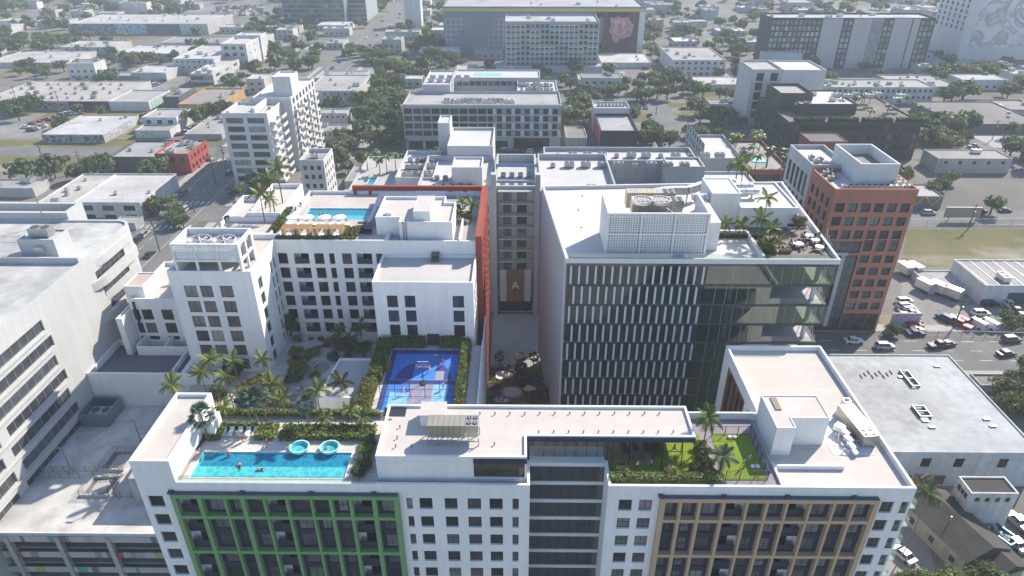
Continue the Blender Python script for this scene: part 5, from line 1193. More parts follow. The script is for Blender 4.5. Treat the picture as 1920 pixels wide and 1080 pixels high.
for px, py, l, n, big in tl:
    p = P(px,py,zo+.75); table((p.x,p.y,zo+.03), l, .75 if not big else .9)
    for i in range(n+big*2): a_ = 2*pi*i/(n+big*2)+.3; rr = 1.05+.25*big; chair((p.x+cos(a_)*rr,p.y+sin(a_)*rr,zo+.03), a_-pi/2, 'dark chair around the '+l.split(' on ')[0].split(' with ')[0].split(',')[0], 'chairs round the '+l.split(' ')[0]+' table')
pp(1501,450,zo+.03,'person in a blue shirt standing on the office terrace',shirt=(.25,.35,.5),shorts=(.3,.3,.35),rz=2)
for px, py, c, l in ((1535,445,(.5,.03,.03),'person in red sitting at the far terrace table'),(1524,452,(.7,.7,.7),'person in white sitting at the terrace edge table'),(1540,459,(.03,.03,.03),'person in black sitting at the front right table'),(1490,460,(.04,.05,.08),'person in navy sitting at the left terrace table'),(1505,460,(.02,.02,.02),'person in black sitting at the left terrace table')): pp(px,py,zo+.05,l,pose='sit',shirt=c,rz=rng.uniform(0,6))
for px, py in ((1464,462),(1468,470)): p = P(px,py,zo); chair((p.x,p.y,zo+.03), 2, 'dark lounge chair beside the terrace planter', 'lounge chairs by the planter')
p = P(1472,474,zo); t_ = thing('timber_planter','brown timber planter box at the terrace front','planter',(p.x,p.y,zo+.03)); ob('box', MB().box(-.9,.9,-.35,.35,0,.6), M_WOODTILE, t_, (.2,.1,.05), local=True); ob('soil', MB().box(-.8,.8,-.25,.25,.601,.62), M_BARK, t_, .04, local=True)
FOOT2 = []
# ================================================================== GROUND, ROADS
def sheet(name, x0_, x1_, y0_, y1_, z, mat, col=None): return struct(name, MB().q((x0_,y0_,z),(x1_,y0_,z),(x1_,y1_,z),(x0_,y1_,z)), mat, col)
struct('ground', MB().q((-1450,-60,0),(1450,-60,0),(1450,1900,0),(-1450,1900,0)), M_GROUND)
ASPH = (.15,.15,.147)
AX = [-119, 74, 205, -290, 340, -470, 480]; SD = [(138,8),(219,6),(287,6),(378,6),(470,6),(560,6),(660,6),(770,6)]
for i, x in enumerate(AX): sheet('road', x-(10 if i == 0 else 6), x+(10 if i == 0 else 6), -50 if i == 0 else 146, 1500, .012, M_ASPH, ASPH)
for i, (y, w) in enumerate(SD): sheet('road', -700 if y > 150 else -15, 700, y-w, y+w, .008, M_ASPH, ASPH)
mk = MB()
for y in range(-40, 600, 7): mk.box(-119.1,-118.9,y,y+3.2,.013,.017)
for x in (-112.4,-125.6): mk.box(x-.08,x+.08,-40,600,.013,.017)
for y in (219, 287): 
    for k in range(9): mk.box(-127+k*2,-126.2+k*2,y-12,y-9,.013,.017).box(-127+k*2,-126.2+k*2,y+9,y+12,.013,.017)
for x in range(40, 260, 7): mk.box(x,x+3,137.9,138.1,.009,.014).box(x,x+3,133.9,134.1,.009,.014).box(x,x+3,142,142.2,.009,.014).box(x,x+3,218.9,219.1,.009,.014)
struct('road_markings', mk, M_MARK, .5)
for x in (-132.4, -105.4):
    for a, b in ((-40,129),(147,212),(226,280),(294,370),(386,462)): struct('pavement', MB().box(x,x+2.8,a,b,-.05,.13), M_PAVE, (.36,.35,.33))
for a, b in ((64,190),(215,330)): struct('pavement', MB().box(a,b,126.5,129.8,-.05,.13), M_PAVE, (.36,.35,.33)); struct('pavement', MB().box(a,b,146.3,149.6,-.05,.13), M_PAVE, (.36,.35,.33))
sheet('plaza', -6.5, 18, 60, 154, .02, M_PAVE, (.36,.345,.32))
for pts, nm, mt, cl in (([(1700,430),(1990,430),(1990,505),(1690,500)],'grass_field',M_GRASS,None),([(0,262),(250,262),(205,318),(100,325),(-60,320)],'grass_field',M_GRASS,None),
    ([(250,236),(268,232),(210,262),(190,262)],'grass_strip',M_GRASS,None),([(40,62),(110,58),(150,75),(45,80)],'grass_field',M_GRASS,None),([(0,148),(215,104),(235,100),(180,88),(0,140)],'grass_strip',M_GRASS,None),([(200,66),(318,66),(295,82),(190,78)],'grass_field',M_GRASS,None),
    ([(1645,590),(1690,590),(1705,640),(1640,640)],'grass_strip',M_GRASS,None),([(1690,510),(1950,575),(1990,640),(1690,640)],'car_park',M_ASPH,(.22,.215,.205)),([(0,220),(110,218),(75,258),(0,258)],'car_park',M_ASPH,(.23,.22,.21)),([(285,145),(350,130),(345,165),(275,200)],'car_park',M_ASPH,(.2,.2,.19)),
    ([(385,35),(400,22),(500,14),(500,30)],'car_park',M_ASPH,(.19,.19,.18)),([(1760,330),(1990,330),(1990,385),(1740,385)],'gravel_lot',M_GROUND,None),([(1500,395),(1990,395),(1990,412),(1500,412)],'side_road',M_ASPH,ASPH),([(1230,300),(1340,300),(1300,262),(1225,262)],'car_park',M_ASPH,(.2,.2,.19)),([(590,140),(720,125),(690,160),(580,175)],'car_park',M_ASPH,(.24,.235,.22)),
    ([(1680,985),(1730,985),(1760,1090),(1650,1090)],'alley',M_ASPH,(.26,.25,.24)),([(1440,235),(1600,262),(1560,275),(1420,262)],'car_park',M_ASPH,(.2,.2,.19))):
    pp_ = [P(a,b,0) for a, b in pts]; FOOT2.append((min(p.x for p in pp_),max(p.x for p in pp_),min(p.y for p in pp_),max(p.y for p in pp_))); struct(nm, MB().q(*[(p.x,p.y,.004 if nm != 'side_road' else .016) for p in (pp_ if (pp_[1]-pp_[0]).cross(pp_[2]-pp_[0]).z > 0 else pp_[::-1])]), mt, cl)
# ================================================================== BACKGROUND BUILDINGS

FOOT = [(-90,60,40,142),(-7,75,95,140),(0,62,58,95),(-130,-60,20,128)]
def bb(name, label, xl, xr, yb, yt, yk, col=.6, rcol=.5, ph=.7, win=None, side=None, units=0, mat=None, cat='building', h=None, pc=None, fc=FR_DARK, D=None, wz=1.2, holes=None, rmat=None, z0=0):
    if D is None: D = P((xl+xr)/2, yb, 0).y if h is None else P((xl+xr)/2, yt, h).y
    a, b = PD(xl,yt,D), PD(xr,yt,D); h = a.z if h is None else h
    D2 = P((xl+xr)/2, yk, h).y; xa_, xb_ = a.x, b.x
    t = thing(name, label, cat, ((xa_+xb_)/2, D, 0)); FOOT.append((xa_, xb_, D, D2)); fac = {}
    if win:  # (columns, width, storeys, height, storey height)
        n, w, k, hh, fh = win; fac[0] = [(grid(xb_-xa_, n, w, .6), rows(h-ph-.7-hh-fh*(k-1), k, fh, hh), 2 if w > 1.2 else 1, 1, pc, fc)]
    if side:
        n, w, k, hh, fh = side; fac[1 if (xa_+xb_)/2 < 0 else 3] = [(grid(D2-D, n, w, .6), rows(h-ph-.7-hh-fh*(k-1), k, fh, hh), 2 if w > 1.2 else 1, 1, pc, fc)]
    rcol = tuple(c*.78 for c in rcol) if not isinstance(rcol, (int, float)) else rcol*.78
    body(t, rect(xa_,xb_,D,D2), z0, h, ph, .3, col, rcol, fac, .18, mat or M_OLD, rmat or M_OLDROOF, holes)
    for i in range(units):
        unit(t, rnd.choice((0,0,1,1,2,3)), (rnd.uniform(xa_+1.5,xb_-1.5), rnd.uniform(D+1.5,max(D+2,D2-1.5)), h-ph+.01), rnd.choice((0,pi/2)), rnd.uniform(.35,.6))
    return t, xa_, xb_, D, D2, h
def panel(t, x0_, x1_, y, z0_, z1_, mat, col=.5, name='mural', th=.06): return ob(name, MB().box(x0_,x1_,y-th,y-.004,z0_,z1_), mat, t, col)
def sidepanel(t, x, y0_, y1_, z0_, z1_, mat, col=.5, name='mural'): return ob(name, MB().box(min(x,x+(.06 if x < 0 else -.06)),max(x,x+(.06 if x < 0 else -.06)),y0_,y1_,z0_,z1_), mat, t, col)
MU = [mural('mural_blue', [(.05,.12,.2),(.1,.3,.45),(.3,.5,.6),(.5,.5,.5),(.06,.07,.1)], .3), mural('mural_dark', [(.03,.03,.04),(.1,.08,.1),(.25,.22,.24),(.4,.38,.36),(.05,.05,.06)], .3), mural('mural_warm', [(.4,.15,.03),(.5,.35,.05),(.05,.15,.2),(.3,.05,.06),(.6,.5,.3)], .35),
      mural('mural_mix', [(.5,.1,.2),(.1,.35,.4),(.55,.5,.45),(.1,.1,.2),(.5,.35,.1)], .4), mural('mural_green', [(.15,.4,.25),(.5,.55,.5),(.2,.45,.4),(.6,.6,.58)], .25)]
W1, W2, W3_, GY, LG_ = (.50,.50,.49), (.43,.43,.42), (.58,.58,.57), (.33,.34,.35), (.40,.41,.42)
bb('glass_office','dark blue glass office with pale floor bands, top left of centre',522,640,46,-30,-40,(.16,.19,.21),.4,1,(16,3.4,12,2.5,3.8),mat=M_PAINT,pc=(.05,.07,.08)); bb('glass_office','lower glass office wing with pale bands beside it',641,684,40,-12,-24,(.3,.33,.35),.4,1,(6,3.4,9,2.4,3.8),mat=M_PAINT,pc=(.05,.07,.08))
# --- left side, far to near
t, a, b, y, y2, h = bb('mural_warehouse','long low warehouse with blue, dark and green painted front, far left',127,388,65,44,26,W2,W1,.5,units=14)
panel(t,a+.5,a+(b-a)*.33,y,.3,h-.6,MU[1]); panel(t,a+(b-a)*.335,a+(b-a)*.55,y,.3,h-.4,MU[0]); panel(t,a+(b-a)*.555,a+(b-a)*.8,y,.3,h-.6,M_OLD,(.16,.16,.18)); panel(t,a+(b-a)*.805,b-.3,y,.3,h-.4,MU[4])
bb('warehouse','low cream warehouse with a row of palms in front',112,213,103,88,76,W2,W1,.4,(5,1.5,1,1.5,3),units=5)
bb('warehouse','low white warehouse at the left edge behind round trees',-30,118,127,117,95,W1,W1,.4,(4,1.6,1,1.6,3),units=5)
bb('workshop','long low white workshop behind the row of trees',222,330,112,100,84,W1,W3_,.5,units=5)
bb('workshop','grey roofed workshop behind the long white one',300,412,90,80,68,W2,(.3,.3,.3),.5,units=6)
bb('office_house','white two storey building with small square windows',323,400,138,110,84,W1,W3_,.6,(7,1.2,2,1.2,3.4),units=5)
t, a, b, y, y2, h = bb('white_block','tall white block with a glazed lower corner, upper left',413,460,127,82,62,W3_,W3_,.9,(3,2.6,2,2.0,4.2),(4,1.2,2,1.6,4.2),units=3)
bb('white_block','narrow white stair tower beside the tall white block',440,487,118,66,60,W3_,W3_,.6,D=P(450,120).y+14)
bb('office_house','white office with a green glazed front and slotted side',355,398,159,138,110,W1,W3_,.6,(2,7,2,2.4,3.8),(3,6,2,1.6,3.8),pc=(.10,.16,.14),units=4)
bb('workshop','small white gabled workshop next to the parked cars',244,310,152,136,122,W1,W3_,.4,units=2)
bb('workshop','low painted workshop with a grey roof terrace',208,262,152,142,134,(.3,.33,.36),(.34,.34,.34),.5,units=3)
t, a, b, y, y2, h = bb('big_warehouse','very large flat warehouse with rows of roof fans, left',-40,203,207,189,151,W2,(.47,.45,.42),.4,units=0)
for i in range(8):
    for j in range(4): unit(t, (0,3,0,1)[(i+j) % 4], (a+(b-a)*(.08+.11*i)+rnd.uniform(-2,2), y+(y2-y)*(.14+.22*j)+rnd.uniform(-1,1), h-.38), 0, .3)
panel(t,a+18,b-22,y,.4,h-.9,MU[1]); panel(t,b-21.5,b-.3,y,.2,h-.4,M_OLD,(.05,.055,.06))
t, a, b, y, y2, h = bb('striped_annex','white annex with pale green upright stripes',203,278,208,190,168,W3_,W2,.5,units=0)
for i in range(6): sidepanel(t, b, y+2+i*(y2-y-4)/6, y+4.2+i*(y2-y-4)/6, .5, h-.6, M_PAINT, (.25,.5,.42), 'painted_stripe')
t, a, b, y, y2, h = bb('mural_shop','low shop with an orange fascia over a yellow mural',333,413,215,195,165,(.45,.28,.12),(.34,.31,.29),.6,units=3); panel(t,a+.3,b-.3,y,.3,h-1.6,MU[2]); panel(t,a,b,y,h-1.2,h-.4,M_PLAIN,(.45,.20,.05),'fascia')
t, a, b, y, y2, h = bb('dark_shop','low dark grey shop left of the orange fascia',304,334,203,181,163,(.10,.105,.11),(.36,.36,.36),.5,units=2)
t, a, b, y, y2, h = bb('courtyard_studio','white roofed studio with a dark mural along its front',77,193,268,252,215,W2,W3_,.4,units=3); panel(t,a+.3,b-.3,y,.2,h-.5,MU[1]); sidepanel(t,b,y+1,y2-8,.3,h-.4,MU[3])
t, a, b, y, y2, h = bb('terrace_house','white two storey house with a planted front terrace',264,330,246,220,203,W3_,W2,.6,(3,2.4,1,2.2,3.4),units=1)
t2, a2, b2, y_, y2_, h2 = bb('terrace_annex','low white annex with green painted letters shapes on its front',252,318,259,244,232,W3_,W2,.5); panel(t2,a2+2.5,b2-7,y_,1.0,h2-.8,MU[4])
t, a, b, y, y2, h = bb('dark_brick_shop','dark grey shop with a flat terrace roof',202,290,323,294,262,(.10,.105,.115),(.42,.42,.42),.9,units=3)
t, a, b, y, y2, h = bb('red_shop','red painted corner shop with rows of roof units',289,352,325,288,262,(.36,.075,.055),(.44,.42,.40),.7,(3,1.8,1,2.2,3.4),(5,1.6,2,1.8,3.6),units=8)
bb('mural_wall_house','long grey house with a graffiti side wall by the avenue',345,415,262,251,215,W2,(.4,.4,.38),.5,units=5)
bb('white_depot','white depot roof at the lower left beside the avenue',60,140,408,385,325,W3_,(.50,.49,.46),.5,(3,3,2,1.6,3.2),units=6)
t, a, b, y, y2, h = bb('white_depot','brighter white depot with blue striped shutters',137,262,409,379,325,W3_,W3_,.5,(3,4.0,2,1.9,3.4),units=2)
bb('low_store','small grey store at the left edge below the grass',-60,60,370,352,335,W2,(.4,.4,.4),.5,units=4)
bb('bus_shelter_store','small flat grey roofed store by the crossing',210,252,432,418,405,(.32,.36,.38),(.38,.38,.36),.3)
for i, q in enumerate(((573,668,197,170,140,'white two storey block right of the condo tower'),(575,650,236,212,203,'white low block below it beside the trees'),(585,650,262,245,233,'long white shed behind the garden trees'),(590,680,160,146,132,'pale workshop beside the open car park'))): bb('white_house',q[5],q[0],q[1],q[2],q[3],q[4],W1,W2,.5,(7,1.0,1,1.2,3.2),units=4)
bb('stepped_white_house','stepped white house at the corner of the pool terrace',560,606,385,300,278,W3_,W2,1.2,(3,1.2,4,1.5,3.1),(4,1.2,4,1.5,3.1),units=2,D=212)
# --- white condo tower
t, a, b, y, y2, h = bb('condo_tower','white condominium tower with wide windows and stacked balconies',414,500,352,212,190,W3_,W3_,1.1,(2,6.2,8,2.0,3.2),units=3,D=247,pc=(.09,.10,.105),mat=M_PAINT,rmat=M_ROOF)
dx = b-a; body(t, rect(a+dx*.35,b+4,y2+.01,y2+34), 0, h+1.5, 1.0, .3, W3_, W3_, {1: [(grid(34,7,2.4,.8), rows(4,8,3.2,2.1), 2, 1, (.09,.10,.105))]}); body(t, rect(a+dx*.75,b+3,y2+6,y2+16), h+.5, h+8, .5, .3, W3_, W3_)
ob('roof_stair', MB().box(b-6,b-5,y+2,y2,h-1,h+1.2), M_PAINT, t, W3_); FOOT.append((a,b+8,y,y2+40))
for k in range(8):
    z = h-4.6-3.2*k
    for j in range(2): o = ob('balcony', MB().box(b+.01,b+2.2,y+1.5+j*8,y+7+j*8,z-.2,z), M_PAINT, t, W3_); ob('railing', MB().box(b+2.05,b+2.2,y+1.5+j*8,y+7+j*8,z+.004,z+1.0).box(b+.01,b+2.04,y+1.5+j*8,y+1.65+j*8,z+.004,z+.99), M_PAINT, o, W3_)
    for j in range(4): yy = y2+2+j*8; o = ob('balcony', MB().box(b+4.01,b+6,yy,yy+4.5,z-.2,z), M_PAINT, t, W3_); ob('railing', MB().box(b+5.85,b+6,yy,yy+4.5,z+.004,z+1.0).box(b+4.01,b+5.84,yy,yy+.15,z+.004,z+.99), M_PAINT, o, W3_)
# --- grey hotel in the centre
t, a, b, y, y2, h = bb('grey_hotel','long grey hotel with four window rows and a roof full of equipment',755,1053,282,195,172,(.40,.41,.42),(.46,.46,.45),.8,D=292,mat=M_PAINT)
ob('window_grid', MB().box(a-.3,b+.3,y-.5,y-.02,h-14.3,h-13.8).box(a-.3,b+.3,y-.5,y-.02,h-1.0,h-.1), M_PAINT, t, (.46,.47,.48))
L_ = b-a; n = 17
for k in range(4):
    z = h-4.2-3.2*k
    for i in range(n):
        x = a+L_*i/n; wd = L_/n
        f = ob('window', MB().box(x+.25,x+wd*(.92 if i < 9 else .62),y-.1,y-.02,z,z+2.3), M_GLASS, t, (.03,.035,.04)); ob('mullion', MB().box(x+wd*.45-.04,x+wd*.45+.04,y-.13,y-.101,z,z+2.3), M_PLAIN, f, FR_DARK)
        if i >= 9: ob('facade_panel', MB().box(x+wd*.66,x+wd*.99,y-.12,y-.02,z-.3,z+2.4), M_PAINT, t, (.62,.62,.62) if (i+k) % 2 else (.3,.31,.32))
    for i in range(0, n, 2): ob('pier', MB().box(a+L_*i/n-.14,a+L_*i/n+.14,y-.42,y-.02,z-.6,z+2.6), M_PAINT, t, (.46,.47,.48))
for i in range(6): x = a+L_*(.02+.11*i); ob('shop_front', MB().box(x,x+L_*.09,y-.08,y-.02,.2,3.8), M_GLASS, t, (.025,.03,.03)); ob('shop_sign_band', MB().box(x,x+L_*.09,y-.15,y-.02,4,5.2), M_PAINT, t, .45)
ob('shop_front', MB().box(a+L_*.7,a+L_*.93,y-.08,y-.02,.2,5.2), M_GLASS, t, (.03,.04,.055))
body(t, rect(a+6,a+L_*.27,y2+.01,y2+30), 0, h+3.2, .7, .3, (.45,.46,.47), .47); body(t, rect(a+L_*.271,b-8,y2+22,y2+40), 0, h+1.5, .7, .3, (.45,.46,.47), .47, {0: [(grid(L_*.729-8,13,2.6,1), [(h-2.4,h-.2)], 2, 1)]}); body(t, rect(a+L_*.72,b-.5,y2+.01,y2+21.9), 0, h+.4, .7, .3, (.45,.46,.47), .47)
for i in range(26): unit(t, rnd.choice((0,1)), (a+L_*(.27+.45*(i % 13)/13), y+3+(i//13)*4, h-.79), 0, rnd.uniform(.35,.55))
for i in range(10): unit(t, 1, (a+9+(i % 5)*4, y2+8+(i//5)*7, h+2.51), 0, .4)
for i in range(14): unit(t, rnd.choice((0,1,2)), (a+L_*.75+(i % 7)*2.3, y2+4+(i//7)*8, h-.29), 0, .35)
ob('pool_basin', MB().box(a+L_*.4,a+L_*.6,y2+30,y2+35,h+.85,h+.95), M_TILE, t, (.2,.5,.55)); FOOT.append((a,b,y,y2+42))
# --- dark small block, house
t, a, b, y, y2, h = bb('black_block','small black clad block with a purple edge stripe',1127,1197,285,245,213,(.035,.038,.045),(.45,.45,.46),1.1,mat=M_PAINT); ob('edge_stripe', MB().box(a-.3,a-.02,y+.1,y2,0,h-.2), M_PAINT, t, (.25,.08,.14)); body(t, rect(a-.5,b,y2+.02,y2+12), 0, h+2.6, .8, .3, W1, .45)
for i in range(8): unit(t, 0, (a+2+i*1.7, y2+6, h+1.81), 0, .3)
bb('old_house','small old house with a rusty flat roof beside the trees',1062,1101,277,258,236,W2,(.28,.27,.26),.4,units=1)
# --- grey wall building with rose coloured mural
t, a, b, y, y2, h = bb('grey_slab','huge grey slab with a yellow roof band and white square frames',830,1211,100,12,-6,(.20,.225,.25),(.45,.45,.45),1.2,mat=M_PAINT,units=6)
ob('roof_band', MB().box(a-.3,b+.2,y-.4,y-.02,h-3.2,h-1.2), M_PLAIN, t, (.55,.40,.12)); ob('white_end', MB().box(XD(1196.5,60,y),b+.3,y-.3,y-.02,0,h-3.4), M_PAINT, t, .62)
s = (b-a)/40
def sq(i, j): return ob('white_frame', MB().box(a+1.5+i*s,a+1.5+(i+1)*s,y-.25,y-.05,h-8-j*s-.35,h-8-j*s).box(a+1.5+i*s,a+1.85+i*s,y-.24,y-.05,h-8-(j+1)*s,h-8-j*s-.36), M_PAINT, t, .6)
for j, w in enumerate((4,4,3,2,2,1)): [sq(i, j) for i in range(w)]
for j, w in enumerate((2,2,3,4,4,5)): [sq(11.5-i, j) for i in range(w)]
def rosemat(cx, cz, w, h):
    m, t_, b_ = newmat('flower_mural'); g = nd(t_, 'ShaderNodeNewGeometry'); sp_ = nd(t_, 'ShaderNodeSeparateXYZ'); t_.links.new(g.outputs['Position'], sp_.inputs[0])
    u = mth(t_, 'MULTIPLY', mth(t_, 'SUBTRACT', sp_.outputs['X'], cx), 2/w); v = mth(t_, 'MULTIPLY', mth(t_, 'SUBTRACT', sp_.outputs['Z'], cz), 2/h)
    nz = nd(t_, 'ShaderNodeTexNoise'); nz.inputs['Scale'].default_value = .16; nz.inputs['Detail'].default_value = 5; t_.links.new(g.outputs['Position'], nz.inputs['Vector'])
    r = mth(t_, 'SQRT', mth(t_, 'ADD', mth(t_, 'MULTIPLY', u, u), mth(t_, 'MULTIPLY', mth(t_, 'ADD', v, -.2), mth(t_, 'ADD', v, -.2))))
    r = mth(t_, 'ADD', r, mth(t_, 'MULTIPLY', mth(t_, 'SUBTRACT', nz.outputs[0], .5), .9)); rp = nd(t_, 'ShaderNodeValToRGB'); cr = rp.color_ramp
    for p_, c_ in ((.16,(.30,.10,.12)),(.28,(.62,.38,.40)),(.42,(.40,.14,.17)),(.56,(.55,.30,.32)),(.68,(.03,.03,.035)),(.86,(.07,.05,.05))): e = cr.elements.new(p_); e.color = col4(c_)
    cr.elements[0].color = col4((.75,.55,.52)); cr.elements[len(cr.elements)-1].color = col4((.16,.04,.04))
    t_.links.new(r, rp.inputs[0]); t_.links.new(rp.outputs[0], b_.inputs['Base Color']); b_.inputs['Roughness'].default_value = .8; return m
panel(t, XD(1130,60,y), XD(1196,60,y), y-.3, PD(1160,97,y).z, PD(1160,21,y).z, rosemat((XD(1130,60,y)+XD(1196,60,y))/2, (PD(1160,97,y).z+PD(1160,21,y).z)/2, XD(1196,60,y)-XD(1130,60,y), PD(1160,21,y).z-PD(1160,97,y).z), name='flower_mural')
for i in range(3): x = XD(1120+i*21,12,y); ob('window', MB().box(x,x+6.5,y-.38,y-.05,h-7,h-3.6), M_GLASS, t, (.03,.03,.035))
t, a, b, y, y2, h = bb('residential_block','pale residential block with white stepped window frames, far centre',947,1125,133,40,27,(.34,.36,.38),.5,1.0,(19,2.2,8,2.2,3.3),mat=M_PAINT,units=7)
s = (b-a)/19.4; st = 3.3
for (c0, c1, r0, r1) in ((0,4,0,2),(0,3,2,5),(5,7,1,4),(5,10,4,6),(9,15,0,2),(11,15,2,4),(13,16,4,6),(16,19,1,2),(17,19,2,5),(0,2,5,7)):
    for r in range(r0, r1): ob('white_frame', MB().box(a+.6+c0*s,a+.6+c1*s,y-.35,y-.02,h-2.0-r*st-.45,h-2.0-r*st), M_PAINT, t, .62)
    for c in range(c0, c1+1): ob('white_frame', MB().box(a+.45+c*s,a+.8+c*s,y-.34,y-.03,h-2.0-r1*st,h-2.0-r0*st), M_PAINT, t, .62)
bb('white_podium','white ground floor podium under the pale residential block',930,1130,140,124,118,(.5,.5,.5),.45,.4,D=447)
bb('triangular_store','white low store with a teal mural and a slanted roof',1128,1222,128,117,100,W3_,W3_,.4,units=2)
bb('motel','long low white motel with a row of roof units',1085,1175,160,149,138,W1,W2,.5,(6,1.4,1,1.5,3),units=8)
bb('white_lodge','white three storey lodge with square windows',1262,1362,142,112,88,W3_,W2,.6,(8,1.8,3,1.5,3.2),units=7)
bb('white_hall','wide low white hall behind street trees',1300,1420,170,158,143,W1,W3_,.5,units=3)
# --- right side
t, a, b, y, y2, h = bb('dark_slab','long dark glass slab divided by pale columns, far right',1447,1757,128,33,24,(.055,.06,.07),.5,1.0,(36,2.0,8,2.6,3.5),mat=M_PAINT,units=8,pc=(.30,.31,.32))
for px, w in ((1565,9),(1620,8),(1695,8),(1716,3)): x = XD(px,60,y); ob('pale_column', MB().box(x-w,x+w*.4,y-.6,y-.02,0,h-.5), M_PAINT, t, .42)
x = XD(1635,60,y); panel(t, x-7, x+6, y-.25, 3, h, mural('mural_ink', [(.04,.04,.045),(.35,.35,.36),(.08,.08,.09),(.5,.5,.5),(.06,.06,.07)], .35, 4), name='ink_mural')
t, a, b, y, y2, h = bb('mural_tower','tall white tower with grey painted figures high on its front',1838,2010,112,-40,-50,W3_,.5,1,None,(6,2.4,9,2.4,3.6),mat=M_PAINT); panel(t, a+6, b-8, y, 8, h-4, mural('mural_grey', [(.62,.62,.62),(.5,.5,.5),(.3,.3,.3),(.58,.58,.58),(.62,.62,.62)], .06, 2.5), name='grey_mural')
t, a, b, y, y2, h = bb('pool_hotel','white hotel slab with two tall dark window columns',1412,1470,238,130,112,W1,W2,1.0,(2,3.4,5,3.6,4.4),mat=M_PAINT); body(t, rect(b+.02,b+28,y2-4,y2+20), 0, h-4, .8, .3, W1, .5); ob('pool_basin', MB().box(b+3,b+14,y+4,y+9,9.02,9.2), M_TILE, t, (.2,.45,.45)); body(t, rect(b+.02,b+50,y+.5,y2-4.02), 0, 9, .5, .3, W1, .47)
bb('painted_house','pastel painted house corner behind the white hotel',1432,1505,128,100,96,(.5,.52,.52),(.5,.5,.5),.5,D=P(1470,135).y)
bb('lattice_hotel','white two storey hotel with a patterned upper wall',1550,1755,195,163,148,W1,W2,.6,(20,1.4,2,1.6,3.4),units=16)
bb('pink_store','pale pink store with cafe terrace behind the lattice hotel',1690,1800,178,162,140,(.5,.42,.44),W2,.6,units=12)
t, a, b, y, y2, h = bb('dark_terrace_block','dark bronze block with a planted roof terrace',1480,1730,300,229,182,(.055,.048,.045),(.2,.19,.17),.5,(26,1.9,3,2.6,3.9),(10,2.2,3,2.6,3.9),mat=M_PAINT,pc=(.035,.03,.026))
body(t, rect(a+8,b-22,y+13,y2-4), h-.5, h+4.2, .6, .3, (.07,.065,.06), .5); body(t, rect(a+2,a+16,y+20,y2-3), h-.5, h+7, 1.2, .3, (.08,.07,.065), .3)
for i in range(9): unit(t, rnd.choice((1,2)), (a+20+i*4.6, y+22+rnd.uniform(-3,8), h+3.61), 0, .5)
for k in range(4): hedge(a+3+k*14,a+15+k*14,y+1,y+3.4,h-.48,1.6,['leftmost planting along the dark block roof','second planting from the left, dark block roof','third planting from the left, dark block roof','rightmost planting along the dark block roof'][k],(.06,.085,.03),.7,9)
bb('old_roofs','group of old flat roofed stores with stained roofing, right edge',1795,1960,250,232,190,(.2,.19,.19),(.22,.21,.2),.5,units=4); bb('old_roofs','curved fronted old store behind the stained roofs',1840,1960,215,205,186,(.35,.35,.36),(.3,.29,.28),.7,units=2)
bb('stucco_house','beige single storey house behind a broad tree, right',1760,1900,325,297,280,(.42,.40,.37),(.36,.35,.33),.4,(5,1.4,1,1.3,3),units=1); bb('yellow_sign_shop','small shop with a zigzag yellow sign',1700,1770,392,368,345,(.2,.2,.2),(.5,.5,.5),.4)
x, yy = P(1735,390).x, P(1735,392).y; zg = MB()
for i in range(4): zg.tube((x-8+i*3,yy-.3,1.5 if i % 2 else 5),(x-5+i*3,yy-.3,5 if i % 2 else 1.5),.3,.3,5)
zt_ = thing('zigzag_sign','yellow zigzag sign in front of the small shop','sign',(x-4,yy-.5,0)); ob('sign_bars', zg, M_PLAIN, zt_, (.45,.33,.03)); ob('sign_post', MB().box(x-8.1,x-7.9,yy-.4,yy-.2,0,3), M_METAL, zt_, .2)
t, a, b, y, y2, h = bb('brick_hotel','red brick hotel with palms round its roof pool',1402,1484,420,318,262,(.28,.095,.065),(.4,.39,.37),1.0,(5,2.6,4,2.2,3.4),(5,2.4,4,2.2,3.4),D=222); body(t, rect(a-14,a-.02,y+6,y2), 0, h+2, 1, .3, (.4,.41,.42), .5, {3: [(grid(y2-y-6,7,1.6,1), rows(4,6,3.3,2.2), 1, 1)]}); ob('pool_basin', MB().box(a+5,b-5,y+10,y+15,h-.9,h-.8), M_TILE, t, (.2,.45,.48))
PBX = (a, b, y, y2, h)
bb('brown_roof_house','small house roof of dark red tiles behind the brick hotel',1520,1590,285,265,249,(.25,.1,.08),(.17,.165,.165),.3,D=250)
# --- orange brick office
Dg = 146; zg_ = 38.5; a, b = XD(1567,352,Dg), XD(1725,352,Dg); t = thing('orange_tower','orange brick tower with square windows and a white roof house','building',((a+b)/2,Dg,0)); FOOT.append((a,b,Dg,178))
OR = (.40,.175,.12); L_ = b-a; cw = L_/6
c6 = grid(L_,6,2.1,.5); up = rows(zg_-12.4,3,3.4,2.2); dn = rows(6.8,5,3.25,2.0)
fac = {0: [(c6,up,2,1,(.05,.06,.06)), (c6[3:],dn,2,1,(.05,.06,.06)), (c6[3:],[(22.9,25.8)],2,2,(.05,.06,.06)), ([(c[0]-.4,c[1]+.4) for c in c6[3:]],[(.4,5.6)],2,2,(.04,.05,.05)), ([(.3,c6[2][1]+.3)],[(.5,21.8)],6,7,(.06,.07,.07)), ([(.3,c6[2][1]+.3)],[(22.4,25.5)],6,1,(.06,.07,.07))],
       3: [(grid(14,4,1.5,1), rows(6.8,9,3.3,2.2), 1, 1, (.05,.06,.06))]}
body(t, rect(a,b,Dg,Dg+14), 0, zg_, .9, .35, OR, .5, fac, .35); body(t, rect(a,b-10,Dg+14.01,Dg+30), 0, zg_+.8, 1.0, .35, (.42,.43,.44), .5, {3: [(grid(15.9,5,2.0,.8), rows(4,5,6.6,5.6), 1, 2, (.04,.045,.05))]}, .3)
